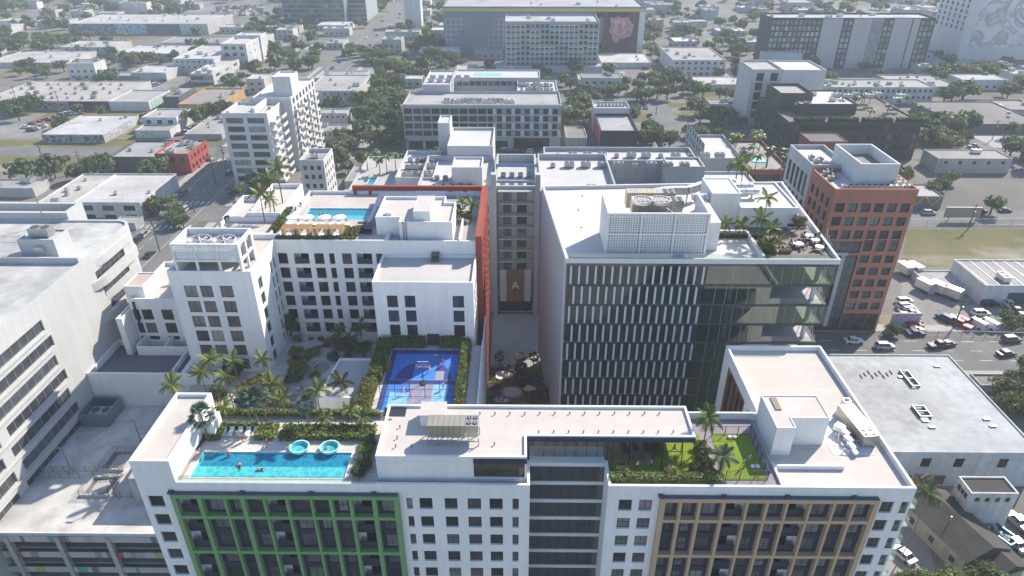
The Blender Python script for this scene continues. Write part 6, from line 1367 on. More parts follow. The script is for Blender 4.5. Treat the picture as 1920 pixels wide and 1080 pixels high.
for x in (1.6, 5.2): ob('pale_frame', MB().box(a+x,a+x+.9,Dg-.5,Dg-.02,2,21.9), M_PAINT, t, (.45,.46,.48))
ob('pale_frame', MB().box(a+.9,a+6.6,Dg-.45,Dg-.03,21.92,22.6), M_PAINT, t, (.45,.46,.48))
body(t, rect(a+7,a+16,Dg+5,Dg+20), zg_-.9, zg_+4.2, 2.5, .4, .62, .2); ob('roof_unit_pad', MB().box(a+10,a+14,Dg+8,Dg+11,zg_+1.72,zg_+2.2), M_METAL, t, .6)
for i in range(10): unit(t, 0, (a+3+i*1.4, Dg+2.2, zg_-.89), 0, .4)
for i in range(9): unit(t, 0, (a+2.2+(i % 2)*1.6, Dg+8+i*1.6, zg_-.1 if Dg+8+i*1.6 > Dg+14.5 else zg_-.89), 0, .4)
for i in range(8): unit(t, 0, (b-1.6-(i % 2)*1.6, Dg+2.5+(i//2)*2, zg_-.89), 0, .4)
cvn = bpy.data.curves.new('house_number', 'FONT'); cvn.body = '100'; cvn.size = 2.2; cvn.extrude = .05; fo = bpy.data.objects.new('n', cvn); C.objects.link(fo)
nm = bpy.data.meshes.new_from_object(fo.evaluated_get(bpy.context.evaluated_depsgraph_get())); bpy.data.objects.remove(fo); o = ob('house_number', nm, M_PLAIN, t, .02, (a-4.2,Dg-.55,1.0)); o.rotation_euler = (pi/2,0,0); ob('number_stand', MB().box(a-4.4,a-.1,Dg-.5,Dg-.3,.2,.95), M_PLAIN, t, .05)
# --- grey apartment complex with the letter on its entrance
t = thing('grey_apartments','grey apartment complex with balconies and a timber entrance panel','building',(0,155,0)); Da = 155; GA = (.44,.445,.445)
ca_, cb_ = XD(926,345,Da), XD(1008,345,Da); zA = 35.5
fl = rows(9.6,8,3.15,2.3)
body(t, rect(ca_,cb_,Da,Da+24), 0, zA, 2.2, .5, GA, .46, {0: [([(2.2,4.2),(5.6,8.0)], fl, 2, 1, (.10,.12,.12))]}, .3, holes={0: [(.8,cb_-ca_-.8,.2,4.6)]})
for k in range(9): z = 9.5+3.15*k; ob('balcony', MB().box(ca_+1,cb_-1,Da-1.6,Da-.02,z-.22,z), M_PAINT, t, .55); ob('railing', MB().q((ca_+1,Da-1.55,z+.01),(cb_-1,Da-1.55,z+.01),(cb_-1,Da-1.55,z+1.05),(ca_+1,Da-1.55,z+1.05)), M_CLEAR, t)
for x in (ca_-.6, cb_-.6): ob('pier', MB().box(x,x+1.2,Da-1.9,Da-.02,0,zA+3.5), M_PAINT, t, GA)
xm_ = (ca_+cb_)/2; ob('timber_panel', MB().box(xm_-2.2,xm_+2.2,Da-.5,Da-.05,4.6,13.5-4), M_WOODTILE, t, (.28,.15,.08)) if False else ob('timber_panel', MB().box(xm_-2.2,xm_+2.2,Da-1.75,Da-1.62,4.3,13.6), M_WOODTILE, t, (.26,.14,.075))
for s_ in (-1,1): ob('white_panel', MB().box(xm_+s_*3.15-.85,xm_+s_*3.15+.85,Da-1.74,Da-1.63,4.3,13.6), M_PAINT, t, .55)
ob('entrance', MB().box(ca_+.9,cb_-.9,Da+.32,Da+.4,.1,4.5), M_GLASS, t, (.02,.022,.025))
cv = bpy.data.curves.new('entrance_letter', 'FONT'); cv.body = 'A'; cv.size = 3.0; cv.extrude = .12; cv.align_x = 'CENTER'; fo = bpy.data.objects.new('n', cv); C.objects.link(fo)
lm = bpy.data.meshes.new_from_object(fo.evaluated_get(bpy.context.evaluated_depsgraph_get())); bpy.data.objects.remove(fo); o = ob('entrance_letter', lm, M_PLAIN, t, .75, (xm_,Da-1.95,8.2)); o.rotation_euler = (pi/2,0,0)
la, lb = XD(778,345,Da), ca_-.62
body(t, rect(la,lb,Da,Da+26), 0, zA-1.2, 1.5, .4, (.42,.425,.43), .5, {0: [(grid(lb-la,9,2.4,1), rows(3,9,3.15,2.2), 2, 1)]}); body(t, rect(lb-10,lb-2.5,Da+6,Da+14), zA-2.7, zA+2.5, .5, .3, .55, .52); body(t, rect(lb-13,lb-.5,Da+26.1,Da+44), 0, zA+1.5, .8, .3, .52, .5); body(t, rect(lb-16.5,lb-13.1,Da+36,Da+44), 0, zA+5, .4, .3, .52, .5)
ra, rb = cb_+.62, XD(1160,345,Da)
body(t, rect(ra,rb,Da,Da+28), 0, zA-1.2, 1.5, .4, (.42,.425,.43), .5, {0: [(grid(rb-ra,11,2.4,1), rows(3,9,3.15,2.2), 2, 1)]}); body(t, rect(ra+2,rb+26,Da+28.1,Da+40), 0, 32.4, 1.2, .4, (.36,.37,.38), .5, {0: [(grid(rb+24-ra,14,.4,1), [(29,29.3)], 1, 1)]}); body(t, rect(rb+16,rb+25.8,Da+20,Da+28), 0, 33.5, .6, .3, (.44,.45,.46), .5); body(t, rect(rb+26.1,rb+44,Da+10,Da+40), 0, 25, .7, .4, (.45,.46,.47), .5); body(t, rect(rb+.02,rb+15.9,Da+6,Da+28), 0, 26, .7, .3, (.40,.41,.42), .5)
for i in range(18): unit(t, rnd.choice((0,1)), (ra+4+(i % 9)*4.4, Da+4+(i//9)*17, zA-2.69 if i < 9 else zA-2.69), 0, .4)
for i in range(12): unit(t, rnd.choice((0,1)), (ra+6+i*4.2, Da+34, 31.21), 0, .35)
for i in range(10): unit(t, 0, (la+4+(i % 5)*2.2, Da+5+(i//5)*6, zA-2.69), 0, .35)
for i in range(8): unit(t, 0, (ca_+2+(i % 4)*2.2, Da+6+(i//4)*6, zA-2.19), 0, .35)
for yy in (Da+1.2, Da+1.8, Da+12.6, Da+13.2, Da+13.8): ob('roof_beam', MB().tube((ca_,yy,zA+.5),(cb_,yy,zA+.5),.22,.22,6), M_METAL, t, (.2,.32,.42))
wa, wb = XD(632,330,160), XD(776,330,160); body(t, rect(wa,wb,160,166), 0, 30.2, .8, .3, (.45,.455,.46), .5, {0: [(grid(wb-wa,9,1.9,.6), rows(3.0,8,3.2,2.0), 2, 1)]}, .2); body(t, rect(wa,wb-6,166.01,196), 0, 29, .5, .3, (.45,.455,.46), (.42,.41,.40)); body(t, rect(wb-5.9,wb+4,166.02,188), 0, 33.5, 1, .3, (.48,.49,.5), .5)
basin(t, wa+4, wb-13, 173, 178, 28.9, .2, (.2,.5,.55)); FOOT.append((wa,rb+46,150,202))
for i in range(12): unit(t, rnd.choice((0,1)), (wb-4+(i % 4)*2, 169+(i//4)*6, 32.51), 0, .4)
for i in range(9): farpalm((wa+2+i*2.0, 184+rnd.uniform(-3,4), 28.5), rnd.uniform(3,5.5), 1.1, 'palm round the hazy roof pool behind the red frame', 'palms round the hazy roof pool')
# --- big white building on the left
xe = -76.5; zl = 40; WL = (.47,.48,.475); t = thing('ribbon_window_building','large white building with stepped rows of ribbon windows, left edge','building',(-95,85,0))
corner = [(xe-3+3*cos(a_), 121+3*sin(a_)) for a_ in (0,.4,.8,1.2,pi/2)]
pg = [(-135,46),(xe,46)]+corner+[(-135,124)]
segs = [[(1,12),(13.5,27),(29.5,44),(47,58),(63.5,71)]]; rib = {1: []}
for k in range(7):
    z = zl-3.3-3.4*k; off = [0,.8,0,.8,0,.8,0][k]
    for (u0, u1) in ((2,13),(15,29),(31,46)): rib[1].append(([(u0+off,u1+off)], [(z-2.0,z)], 8, 1, (.05,.055,.065), (.28,.29,.31)))
    if k < 3: rib[1].append(([(62+k*.8,72)], [(z-2.0,z)], 6, 1, (.05,.055,.065), (.28,.29,.31)))
body(t, pg, 0, zl, .35, .5, WL, (.43,.44,.43), rib, .22, M_PAINT, M_DECK)
body(t, [(-135,124.02),(xe-13,124.02),(xe-13,129.5),(-135,129.5)], 0, zl+1.4, 1.6, .8, WL, (.36,.37,.37), None, .2, M_PAINT, M_DECK)
for k in range(6):
    z = zl-1.3-3.4*k; e_ = 1.0 if k % 2 else .5; L_ = 109-3*(k % 2)
    arc = [(xe+.02,L_)]+[(xe+e_*sin(i*pi/12), L_+4*(i/6)) for i in range(1,7)]+[(xe+e_,118)]+[(xe+e_-4.5+4.5*cos(i*pi/12), 119.5+4.5*sin(i*pi/12)) for i in range(1,7)]
    ob('rounded_balcony', MB().prism(arc+[(xe-2.9,123.9),(xe+.02,121)][1:], z-1.6, z+.0, True, True), M_PAINT, t, WL)
for k in range(7): z = zl-5.45-3.4*k; ob('ledge', MB().box(xe+.02,xe+.35,46,92,z-.25,z-.02), M_PAINT, t, WL)
ob('roof_wall', MB().box(-134,xe-.6,105.6,106,zl-.34,zl+.8), M_PAINT, t, WL)
body(t, rect(-88.5,xe-5.5,108,112.5), zl-.34, zl+3.2, .3, .25, WL, .45); unit(t, 2, (-85.2,110.2,zl+2.92), 0, .4); ob('vent_hood', MB().box(-85.5,-84,107.2,107.95,zl+1,zl+2), M_METAL, t, .5)
body(t, rect(-112,-94,92,102), zl-.34, zl+3, .3, .25, (.36,.37,.38), .45)
fence_run('roof_fence','thin roof fence across the ribbon window building',[(-130,114,zl-.34),(-88.6,114,zl-.34)],1.3,step=4,rails=2,mesh=False,col=.3)
for i, (x, y_, l) in enumerate(((-97,108.5,'nearest lamp post on the ribbon window roof'),(-100,117,'middle lamp post on the ribbon window roof'),(-93,122,'farthest lamp post on the ribbon window roof'))):
    lt = thing('lamp_post', l, 'lamp post', (x,y_,zl-.34)); ob('pole', MB().tube((0,0,0),(0,0,7.5),.1,.06,6), M_METAL, lt, .25, local=True); ob('arm', MB().tube((0,0,7.4),(-1.2,0,7.6),.05,.05,5), M_METAL, lt, .25, local=True); ob('lamp_head', MB().box(-1.7,-1.1,-.15,.15,7.52,7.68), M_METAL, lt, .3, local=True)
# --- parking garage
gxr = x0-1.2; t = thing('parking_garage','parking garage with a stained roof deck and coloured panels','garage',((gxr-30),68,0)); gxl = -76.4; Dq = 68.0
ob('roof_deck', MB().box(gxl,gxr,Dq,96.9,14.6,15), M_DECK, t, (.50,.50,.49)); ob('inner_floor', MB().box(gxl,gxr,Dq+.6,96,11.3,11.6).box(gxl,gxr,Dq+.6,96,8,8.3).box(gxl,gxr,Dq+.6,96,4.7,5), M_CONC, t, .22); ob('back_wall', MB().box(gxl,gxr,95.9,96.3,0,14.59).box(gxl,gxr,Dq+14,Dq+14.3,0,14.58), M_CONC, t, .1)
pc_ = [(.42,.42,.42)]*5+[(.14,.15,.16),(.09,.28,.31),(.28,.08,.08),(.33,.36,.10),(.3,.32,.34),(.38,.39,.41),(.22,.25,.28)]
gx0 = -100
for k in range(4):
    z = 14.0-3.3*k; x = gx0; i = 0
    while x < gxr-.3:
        w = rnd.choice((.5,.7,1.0,1.5)); x2 = min(x+w, gxr-.05); ob('cladding_panel', MB().box(x+.01,x2-.01,Dq-.12,Dq-.02,z-.5,z+.65), M_PLAIN, t, rnd.choice(pc_)); x = x2
for x in (-97,-89.5,-82,-74.5,-67,-59.6): ob('column', MB().box(x-.35,x+.35,Dq-.3,Dq+.4,0,14.58), M_CONC, t, .38)
ob('deck_curb', MB().box(gx0,gxr,Dq-.1,Dq+.2,14.66,15.3) if False else MB().box(gxl,gxr,Dq+.01,Dq+.25,15.004,15.25), M_CONC, t, .6)
ob('front_deck', MB().box(gx0,gxl-.02,Dq,Dq+30,14.6,15), M_DECK, t, (.50,.50,.49)); ob('edge_strip', MB().box(gxr+.02,gxr+.4,Dq-.2,Dq+1,0,15.6), M_PLAIN, t, (.20,.06,.06))
def ramp(px0, px1, py0, py1, label):
    a = P(px0,py1,15); b = P(px1,py1,15); c = P(px1,py0,15); d = P(px0,py0,15); w = thing('stair_well', label, 'stair well', ((a.x+b.x)/2,a.y,15.0))
    x0_, x1_, y0_, y1_ = a.x, b.x, a.y, c.y
    ob('kerb', MB().box(x0_,x1_,y0_,y0_+.25,15.005,15.5).box(x0_,x1_,y1_-.25,y1_,15.005,15.5).box(x0_,x0_+.25,y0_+.25,y1_-.25,15.005,15.5).box(x1_-.25,x1_,y0_+.25,y1_-.25,15.005,15.5), M_CONC, w, .45)
    ob('pit_floor', MB().box(x0_+.25,x1_-.25,y0_+.25,y1_-.25,15.005,15.03), M_CONC, w, .16)
    for i in range(5): ob('step', MB().box(x0_+1+i*.5,x0_+1.5+i*.5,y0_+.6,y1_-.6,15.031,15.05+.06*i), M_CONC, w, .4)
    r = MB(); 
    for z in (15.9, 16.3): r.path([(x0_,y0_,z),(x1_,y0_,z),(x1_,y1_,z),(x0_,y1_,z),(x0_,y0_,z)], .035, 4)
    ob('rail', r, M_METAL, w, .25); p_ = MB()
    for i in range(7): p_.box(lerp(x0_,x1_,i/6)-.03,lerp(x0_,x1_,i/6)+.03,y0_-.03,y0_+.03,15.5,16.3).box(lerp(x0_,x1_,i/6)-.03,lerp(x0_,x1_,i/6)+.03,y1_-.03,y1_+.03,15.5,16.3)
    ob('balusters', p_, M_METAL, w, .25)
ramp(188,232,848,884,'far stair well with railings on the garage roof'); ramp(150,206,896,932,'near stair well with railings on the garage roof')
a = P(80,884,15); b = P(182,884,15); fence_run('deck_railing','long steel railing across the garage roof',[(a.x,a.y,15.0),(b.x,b.y,15.0)],1.1,step=1.6,rails=3,mesh=False,col=.25)
a = P(76,896,15); b = P(150,896,15); fence_run('deck_railing','second steel railing just in front on the garage roof',[(a.x,a.y,15.0),(b.x,b.y,15.0)],1.1,step=1.6,rails=3,mesh=False,col=.25)
a = P(206,932,15); b = P(268,932,15); fence_run('deck_railing','short railing beside the near stair well',[(a.x,a.y,15.0),(b.x,b.y,15.0)],1.1,step=1.6,rails=3,mesh=False,col=.25)
for px, py, l in ((134,884,'lamp post in the middle of the garage roof'),(220,937,'lamp post nearest the front of the garage roof'),(266,832,'lamp post beside the front apartment block')):
    p = P(px,py,15); lt = thing('lamp_post', l, 'lamp post', (p.x,p.y,15.0)); ob('pole', MB().tube((0,0,0),(0,0,4.9),.09,.06,6), M_METAL, lt, .2, local=True); ob('lamp_head', MB().box(-.9,.1,-.13,.13,4.9,5.02), M_METAL, lt, .25, local=True); ob('base', MB().tube((0,0,0),(0,0,.5),.25,.25,8), M_CONC, lt, .5, local=True)
a = P(155,800,15); b = P(206,800,15); t2 = thing('louvred_enclosure','blue grey louvred enclosure with a fan unit inside','enclosure',((a.x+b.x)/2,a.y,15.0)); e = MB(); x0_, x1_, y0_, y1_ = a.x, b.x, a.y, a.y+5
for aa in ((x0_,x1_,y0_,y0_+.2),(x0_,x1_,y1_-.2,y1_),(x0_,x0_+.2,y0_+.2,y1_-.2),(x1_-.2,x1_,y0_+.2,y1_-.2)): e.box(*aa,15,17.6)
ob('screen', e, M_METAL, t2, (.20,.28,.33)); unit(t2, 2, ((x0_+x1_)/2,(y0_+y1_)/2,15.01), 0, .5)
car((-85,Dq+4,11.6), 1.9, 'parked on the top covered floor of the garage', 'sedan', 0, True)
car((-66,Dq+5,8.3), 1.4, 'parked on a lower floor of the garage', 'sedan', 2, True)
# --- flat white warehouse on the right
zw = 8.3; Dw = 93.7; a = x1+2.4; b = P(1786,672,zw).x; t = thing('flat_white_warehouse','big pale flat roofed warehouse beside the tan framed block','building',((a+b)/2,Dw,0)); FOOT.append((a,b+8,Dw,125))
wins = [(XD(px,870,Dw)-a, XD(px+22,870,Dw)-a) for px in (1680,1752,1806,1880)]; wins = [(max(.3,u),v) for u, v in wins if v < b-a]
k_ = b-a; wins = [(k_-27.5,k_-25.7),(k_-21,k_-19.2),(k_-15,k_-13.2),(k_-7,k_-5.2)]
body(t, rect(a,b,Dw,124.5), 0, zw, .25, .3, (.46,.50,.52), (.40,.42,.425), {0: [(wins, [(4.6,6.8)], 2, 2, (.03,.03,.032)), ([(k_-24,k_-21.6),(k_-17.6,k_-15.4),(k_-9.5,k_-7.5)], [(.1,2.6)], 2, 1, (.1,.08,.07))]}, .2, M_OLD, M_OLDROOF)
panel(t, b-31, b-24.4, Dw, .3, 3.4, MU[0]); panel(t, b-21.2, b-18, Dw, .3, 3.0, MU[2])
for px, py, L2, W2_ in ((1705,710,5.5,1.6),(1728,772,3.4,2.2)):
    p = P(px,py,zw); f = MB()
    for sx in (-1,1): f.box(p.x+sx*W2_/2-.08,p.x+sx*W2_/2+.08,p.y-L2/2,p.y+L2/2,zw-.2,zw+.35)
    for i in range(3): f.box(p.x-W2_/2+.09,p.x+W2_/2-.09,p.y-L2/2+i*L2/2.2,p.y-L2/2+.16+i*L2/2.2,zw+.1,zw+.34)
    ob('equipment_curb', f, M_METAL, t, (.2,.21,.22))
for px, py in ((1850,785),(1862,798),(1735,788),(1748,800),(1757,686),(1690,706)): p = P(px,py,zw); ob('roof_vent', MB().box(p.x-.6,p.x+.6,p.y-.3,p.y+.3,zw-.24,zw+.05), M_METAL, t, .35)
for i in range(9): p = P(1615+i*7,705-(i % 3)*4,zw); ob('roof_sleeper', MB().box(p.x-.07,p.x+.07,p.y-.6,p.y+.6,zw-.24,zw-.05), M_BARK, t, .15)
# --- right car park warehouses
t, a, b, y, y2, h = bb('grey_warehouse','white walled warehouse with a ribbed stained roof, right',1848,2050,572,535,487,(.58,.60,.62),(.40,.40,.39),.35,units=3); ob('roller_door', MB().box(a+7,a+15,y-.06,y-.02,.1,3.8), M_PLAIN, t, (.05,.06,.06))
rb_ = MB()
for i in range(9): rb_.box(a+1+i*3.2,a+1.1+i*3.2,y+.5,y2-.5,h-.33,h-.2)
ob('roof_rib', rb_, M_METAL, t, .45)
bb('low_shed','low pale shed between the trailers and the warehouse',1745,1820,552,538,507,(.52,.53,.54),(.45,.45,.45),.3)
for i, (px, py, l) in enumerate(((1700,520,'white box trailer leftmost by the grass'),(1718,520,'white box trailer second from the left by the grass'),(1738,552,'white box trailer near the shed'),(1762,556,'white box trailer right of the shed'),(1790,566,'white box trailer alone in the yard'))):
    p = P(px,py,0); tt = thing('box_trailer', l, 'trailer', (p.x,p.y+2,0), .25+.1*i); ob('box', MB().box(-1.2,1.2,-2.2,2.2,.9,3.3), M_METAL, tt, .62, local=True)
    for x in (-1,1):
        for yy in (-1.5,-.6): ob('wheel', MB().tube((x-.12,yy,.45),(x+.12,yy,.45),.45,.45,10), M_PLAIN, tt, .02, local=True)
    ob('hitch', MB().box(-.1,.1,2.21,3.2,.6,.75), M_METAL, tt, .1, local=True)
p = P(1703,612,0); tt = thing('painted_wall', 'teal and pink painted wall by the orange tower', 'wall', (p.x,p.y,0)); ob('wall', MB().box(-5,2.4,-.15,.15,0,4), M_PAINT, tt, .5, local=True); ob('mural', MB().box(-4.9,2.3,-.2,-.152,.1,3.9), mural('mural_teal', [(.05,.35,.4),(.12,.5,.55),(.5,.15,.3),(.6,.45,.5),(.05,.1,.3)], .6), tt, local=True)
# --- houses at the lower right
def gable(label, px, py, w, d, h, rz, col, rc):
    p = P(px,py,0); t = thing('gabled_house', label, 'house', (p.x,p.y,0), rz); ob('wall', MB().box(-w/2,w/2,-d/2,d/2,0,h), M_OLD, t, col, local=True); m = MB(); o = .5; r = h+w*.24
    m.q((-w/2-o,-d/2-o,h-.1),(0,-d/2-o,r),(0,d/2+o,r),(-w/2-o,d/2+o,h-.1)); m.q((w/2+o,-d/2-o,h-.1),(w/2+o,d/2+o,h-.1),(0,d/2+o,r),(0,-d/2-o,r)); m.q((-w/2-o,-d/2-o,h-.1),(w/2+o,-d/2-o,h-.1),(0,-d/2-o,r)); m.q((-w/2-o,d/2+o,h-.1),(0,d/2+o,r),(w/2+o,d/2+o,h-.1))
    ob('roof', m, M_SHINGLE, t, rc, local=True); ob('vent_pipe', MB().tube((-w*.2,0,h+w*.1),(-w*.2,0,h+w*.28),.1,.1,6), M_METAL, t, .4, local=True)
    for i in range(3): ob('window', MB().box(-w/2-.04,-w/2-.01,-d/3+i*d/3-.5,-d/3+i*d/3+.5,1,2.2), M_GLASS, t, .04, local=True)
gable('brown shingle gabled house beside the tan framed block',1778,1012,8.5,12.5,3.8,.30,(.36,.35,.3),(.075,.068,.062)); gable('low brown roofed back wing of the gabled house',1850,1062,6.5,6.5,3,.30,(.36,.35,.3),(.065,.06,.055))
bb('two_storey_house','small white two storey house with a black flat roof',1822,1912,992,925,893,(.55,.55,.54),(.075,.072,.07),.3,(4,.9,1,1.0,3),(3,.9,2,1.2,3)); 
p = P(1866,1005,0); tt = thing('skip_container','blue open skip filled with rubble','skip',(p.x,p.y,0),.45); ob('shell', MB().box(-1.3,1.3,-3,-2.85,.2,1.6).box(-1.3,1.3,2.85,3,.2,1.6).box(-1.3,-1.15,-2.84,2.84,.2,1.6).box(1.15,1.3,-2.84,2.84,.2,1.6).box(-1.14,1.14,-2.84,2.84,.2,.4), M_METAL, tt, (.06,.25,.42), local=True)
for i in range(40): ob('rubble', MB().obox((rnd.uniform(-.9,.9),rnd.uniform(-2.5,2.5),rnd.uniform(.6,1.4)), (rnd.uniform(.3,.8),)*2+(.3,), rnd.uniform(0,3), rnd.uniform(-.5,.5)), M_OLD, tt, rnd.uniform(.2,.6), local=True)
bb('small_shed','flat grey shed behind the trees at the right edge',1840,1905,735,722,700,(.42,.43,.43),(.28,.28,.27),.4,D=P(1870,735).y)
# ================================================================== SCATTERED BUILDINGS IN THE FAR DISTANCE
def free(x0_, x1_, y0_, y1_, m=3):
    for a in FOOT+FOOT2:
        if x0_ < a[1]+m and x1_ > a[0]-m and y0_ < a[3]+m and y1_ > a[2]-m: return False
    for i, x in enumerate(AX):
        if x0_ < x+11 and x1_ > x-11: return False
    for y, w in SD:
        if y > 200 and y0_ < y+w+2 and y1_ > y-w-2: return False
    return True
ry = random.Random(21)
for i in range(150):
    y = ry.uniform(225, 950); half = y*.78; x = ry.uniform(-half, half); w, d = ry.uniform(12,50), ry.uniform(10,40); k = ry.random(); z = .002+i*.00003
    if k < .45: sheet('lawn', x-w/2, x+w/2, y, y+d, z, M_GRASS)
    elif k < .8: sheet('yard', x-w/2, x+w/2, y, y+d, z, M_CONC, ry.choice((.2,.26,.32,.16)))
    else: sheet('car_park', x-w/2, x+w/2, y, y+d, z, M_ASPH, ry.choice((.13,.17,.2)))
rf = random.Random(77); cnt = 0
for k in range(6000):
    if cnt >= 240: break
    y = rf.uniform(235, 960); half = y*.78+20; x = rf.uniform(-half, half)
    w, d = rf.uniform(9, 30), rf.uniform(9, 22); h = rf.choice((4,4.5,5,6,7,8,10)) if rf.random() < .9 else rf.uniform(14, 26)
    py_ = 540+1280*math.tan(math.atan2(H-h, y)-R(29.5))
    if py_ > 150 and -40 < x < 66: continue
    if h > 12 and (y < 500 or x < -150): continue
    if not free(x-w/2, x+w/2, y, y+d, 4): continue
    side = 'left' if x < -60 else 'right' if x > 120 else 'middle'
    c = rf.choice((W1,W2,W3_,LG_,(.5,.48,.44),(.42,.40,.38)))
    rw_ = 'nearer rows' if y < 480 else 'middle rows' if y < 680 else 'farthest rows'
    sz = 'narrow' if w < 16 else 'wide' if w > 25 else 'mid sized'; cw_ = 'cream' if c in ((.5,.48,.44),(.42,.40,.38)) else 'pale grey' if c == LG_ else 'white'
    if h > 12: nm, lb, ct = 'distant_tower', f'{sz} {cw_} distant mid rise block, {side}, {rw_}', 'building'
    else: nm, lb, ct = 'distant_house', f'{sz} {cw_} low distant building, {side}, {rw_}', 'building'
    t = thing(nm, lb, ct, (x,y,0), 0, lb); FOOT.append((x-w/2,x+w/2,y,y+d)); cnt += 1
    fac = {0: [(grid(w,max(2,int(w/4)),1.6,.5), rows(1.2,max(1,int(h/3.4)),3.3,1.4), 1, 1)]} if y < 620 else None
    body(t, rect(x-w/2,x+w/2,y,y+d), 0, h, .4, .3, c, rf.choice((.30,.36,.42,.48,.22)), fac, .12, M_OLD, M_OLDROOF)
    for i in range(rf.randint(1,5)): unit(t, rf.choice((0,1,2)), (x+rf.uniform(-w/2+1.5,w/2-1.5), y+rf.uniform(1.5,d-1.5), h-.39), 0, .4)
# ================================================================== TREES OF THE CITY
def grove(n, poly, r0, r1, label, col=None, cat='tree', fine=False):
    xs_ = [q[0] for q in poly]; ys_ = [q[1] for q in poly]; k = 0; tries = 0
    while k < n and tries < n*30:
        tries += 1; px, py = rnd.uniform(min(xs_),max(xs_)), rnd.uniform(min(ys_),max(ys_)); ins = False
        for i in range(len(poly)):
            (xa_, ya_), (xb_, yb2) = poly[i], poly[i-1]
            if (ya_ > py) != (yb2 > py) and px < (xb_-xa_)*(py-ya_)/(yb2-ya_)+xa_: ins = not ins
        if not ins: continue
        p = P(px, py, 0); r = rnd.uniform(r0, r1)*1.12
        if any(a[0]-r*.4 < p.x < a[1]+r*.4 and a[2]-r*.4 < p.y < a[3]+r*.3 for a in FOOT[4:]): continue
        tree((p.x,p.y,0), r, label, cat, label, col or rnd.choice(GREENS), fine, rnd.uniform(.7,1.0)); k += 1
bx = lambda a, b, c, d: [(a,c),(b,c),(b,d),(a,d)]
G = [(9,bx(0,52,40,112),4,7,'big dark tree in the clump at the far left edge'),(8,bx(48,130,72,102),3.5,6,'tree beside the strip of dry grass, far left'),(4,bx(142,200,56,76),3,5,'tree in front of the blue mural warehouse'),
 (12,bx(212,325,100,128),3,5,'tree in the row before the white workshops'),(8,bx(0,90,116,148),3,5,'round tree in front of the white warehouse, left edge'),(1,bx(104,122,120,140),5,5.2,'single round dark tree beside the railway grass'),
 (9,bx(455,530,42,88),3.5,6,'tree in the park near the far avenue'),(16,bx(165,330,0,32),5,8,'tree in the far wood above the mural warehouse'),(10,bx(0,165,0,32),5,8,'tree in the far wood at the left corner'),(7,bx(540,605,92,132),3.5,5.5,'street tree beside the avenue, upper left'),
 (8,bx(705,772,118,205),5,7.5,'tall feathery tree left of the grey hotel'),(9,bx(735,830,62,118),4,7,'dark tree in front of the grey slab'),(6,bx(640,700,90,122),4,6,'tree beside the car park, upper middle'),(10,bx(676,762,195,272),4.5,7,'large tree at the left end of the grey hotel'),
 (8,bx(785,868,112,135),3.5,5,'small tree behind the hotel roof'),(12,bx(1058,1122,180,262),3.5,5.5,'tree in the group right of the grey hotel'),(8,bx(1125,1200,158,190),3.5,5,'tree along the lane behind the black block'),(9,bx(1200,1262,130,215),3.5,5.5,'street tree beside the right avenue'),
 (6,bx(1200,1255,245,288),4,5.5,'broad tree right of the black block'),(9,bx(1210,1285,58,108),4,6.5,'tree behind the triangular store'),(10,bx(1290,1425,35,100),4,6,'tree among the houses, upper right'),(9,bx(1280,1420,168,205),4,5.5,'tree along the street by the white hall'),
 (9,bx(1285,1400,230,282),3.5,5.5,'tree in the gardens left of the brick hotel'),(12,bx(1725,1820,190,262),5,7.5,'large tree between dark terrace block and old roofs'),(5,bx(1735,1800,255,290),4,5.5,'tree at the right end of the dark terrace block'),(1,bx(1792,1840,312,322),6.2,6.4,'broad dark tree in front of the beige house'),
 (1,bx(1846,1870,395,402),4.4,4.6,'single tree on the gravel lot, right'),(4,bx(1880,1940,285,330),5,6.5,'large tree at the right edge by the beige house'),(5,bx(1730,1790,345,375),3,4,'shrubby tree by the gravel lot corner'),(6,bx(1570,1720,0,22),4,6,'tree behind the dark glass slab'),
 (5,bx(1760,1835,110,150),4,6,'tree beside the painted tower'),(8,bx(1830,1920,120,185),3,5,'small tree among the old stores, right edge'),(6,bx(325,345,408,430),2,3,'street tree by the white depot'),(6,bx(240,300,375,402),2.5,4,'leafy tree beside the striped shutters'),
 (6,bx(110,235,312,325),2.2,3.2,'tree on the edge of the dry grass lot'),(3,bx(350,385,283,305),2.5,3.5,'tree beside the red corner shop'),(3,bx(15,50,205,228),4,5,'tree by the parked cars, left edge'),(4,bx(160,200,236,250),2.5,3.5,'tree inside the white roofed studio court'),
 (8,bx(440,520,345,372),2.5,3.6,'tree at the foot of the condo tower'),(7,bx(580,660,262,298),3,4.5,'tree behind the roof pool terrace'),(9,bx(690,850,262,285),3,4.5,'tree along the street below the grey hotel'),(6,bx(1840,1925,700,790),3,4.5,'tree beyond the flat white warehouse'),
 (5,bx(1640,1760,1105,1135),2.4,3.2,'leafy tree at the lower right corner beside the alley'),(6,bx(1770,1930,1110,1150),3.0,3.8,'big tree at the bottom right corner'),(2,bx(1895,1925,850,900),3,4,'tree at the right edge beside the warehouse wall'),(3,bx(1870,1920,590,640),2,2.8,'roadside tree by the parked vans'),(4,bx(1640,1690,620,640),1.4,2,'small street tree on the pavement by the orange tower')]
for n, poly, r0, r1, l in G: grove(n, poly, r0, r1, l, fine=(poly[0][1] > 1000 or poly[0][1] > 600))
rf2 = random.Random(5); k = 0; wd = MB(); SMALL = [crown(150, 8, .42, 60+i, .85) for i in range(4)]; MIDC = [crown(420, 11, .24, 70+i, .85) for i in range(4)]
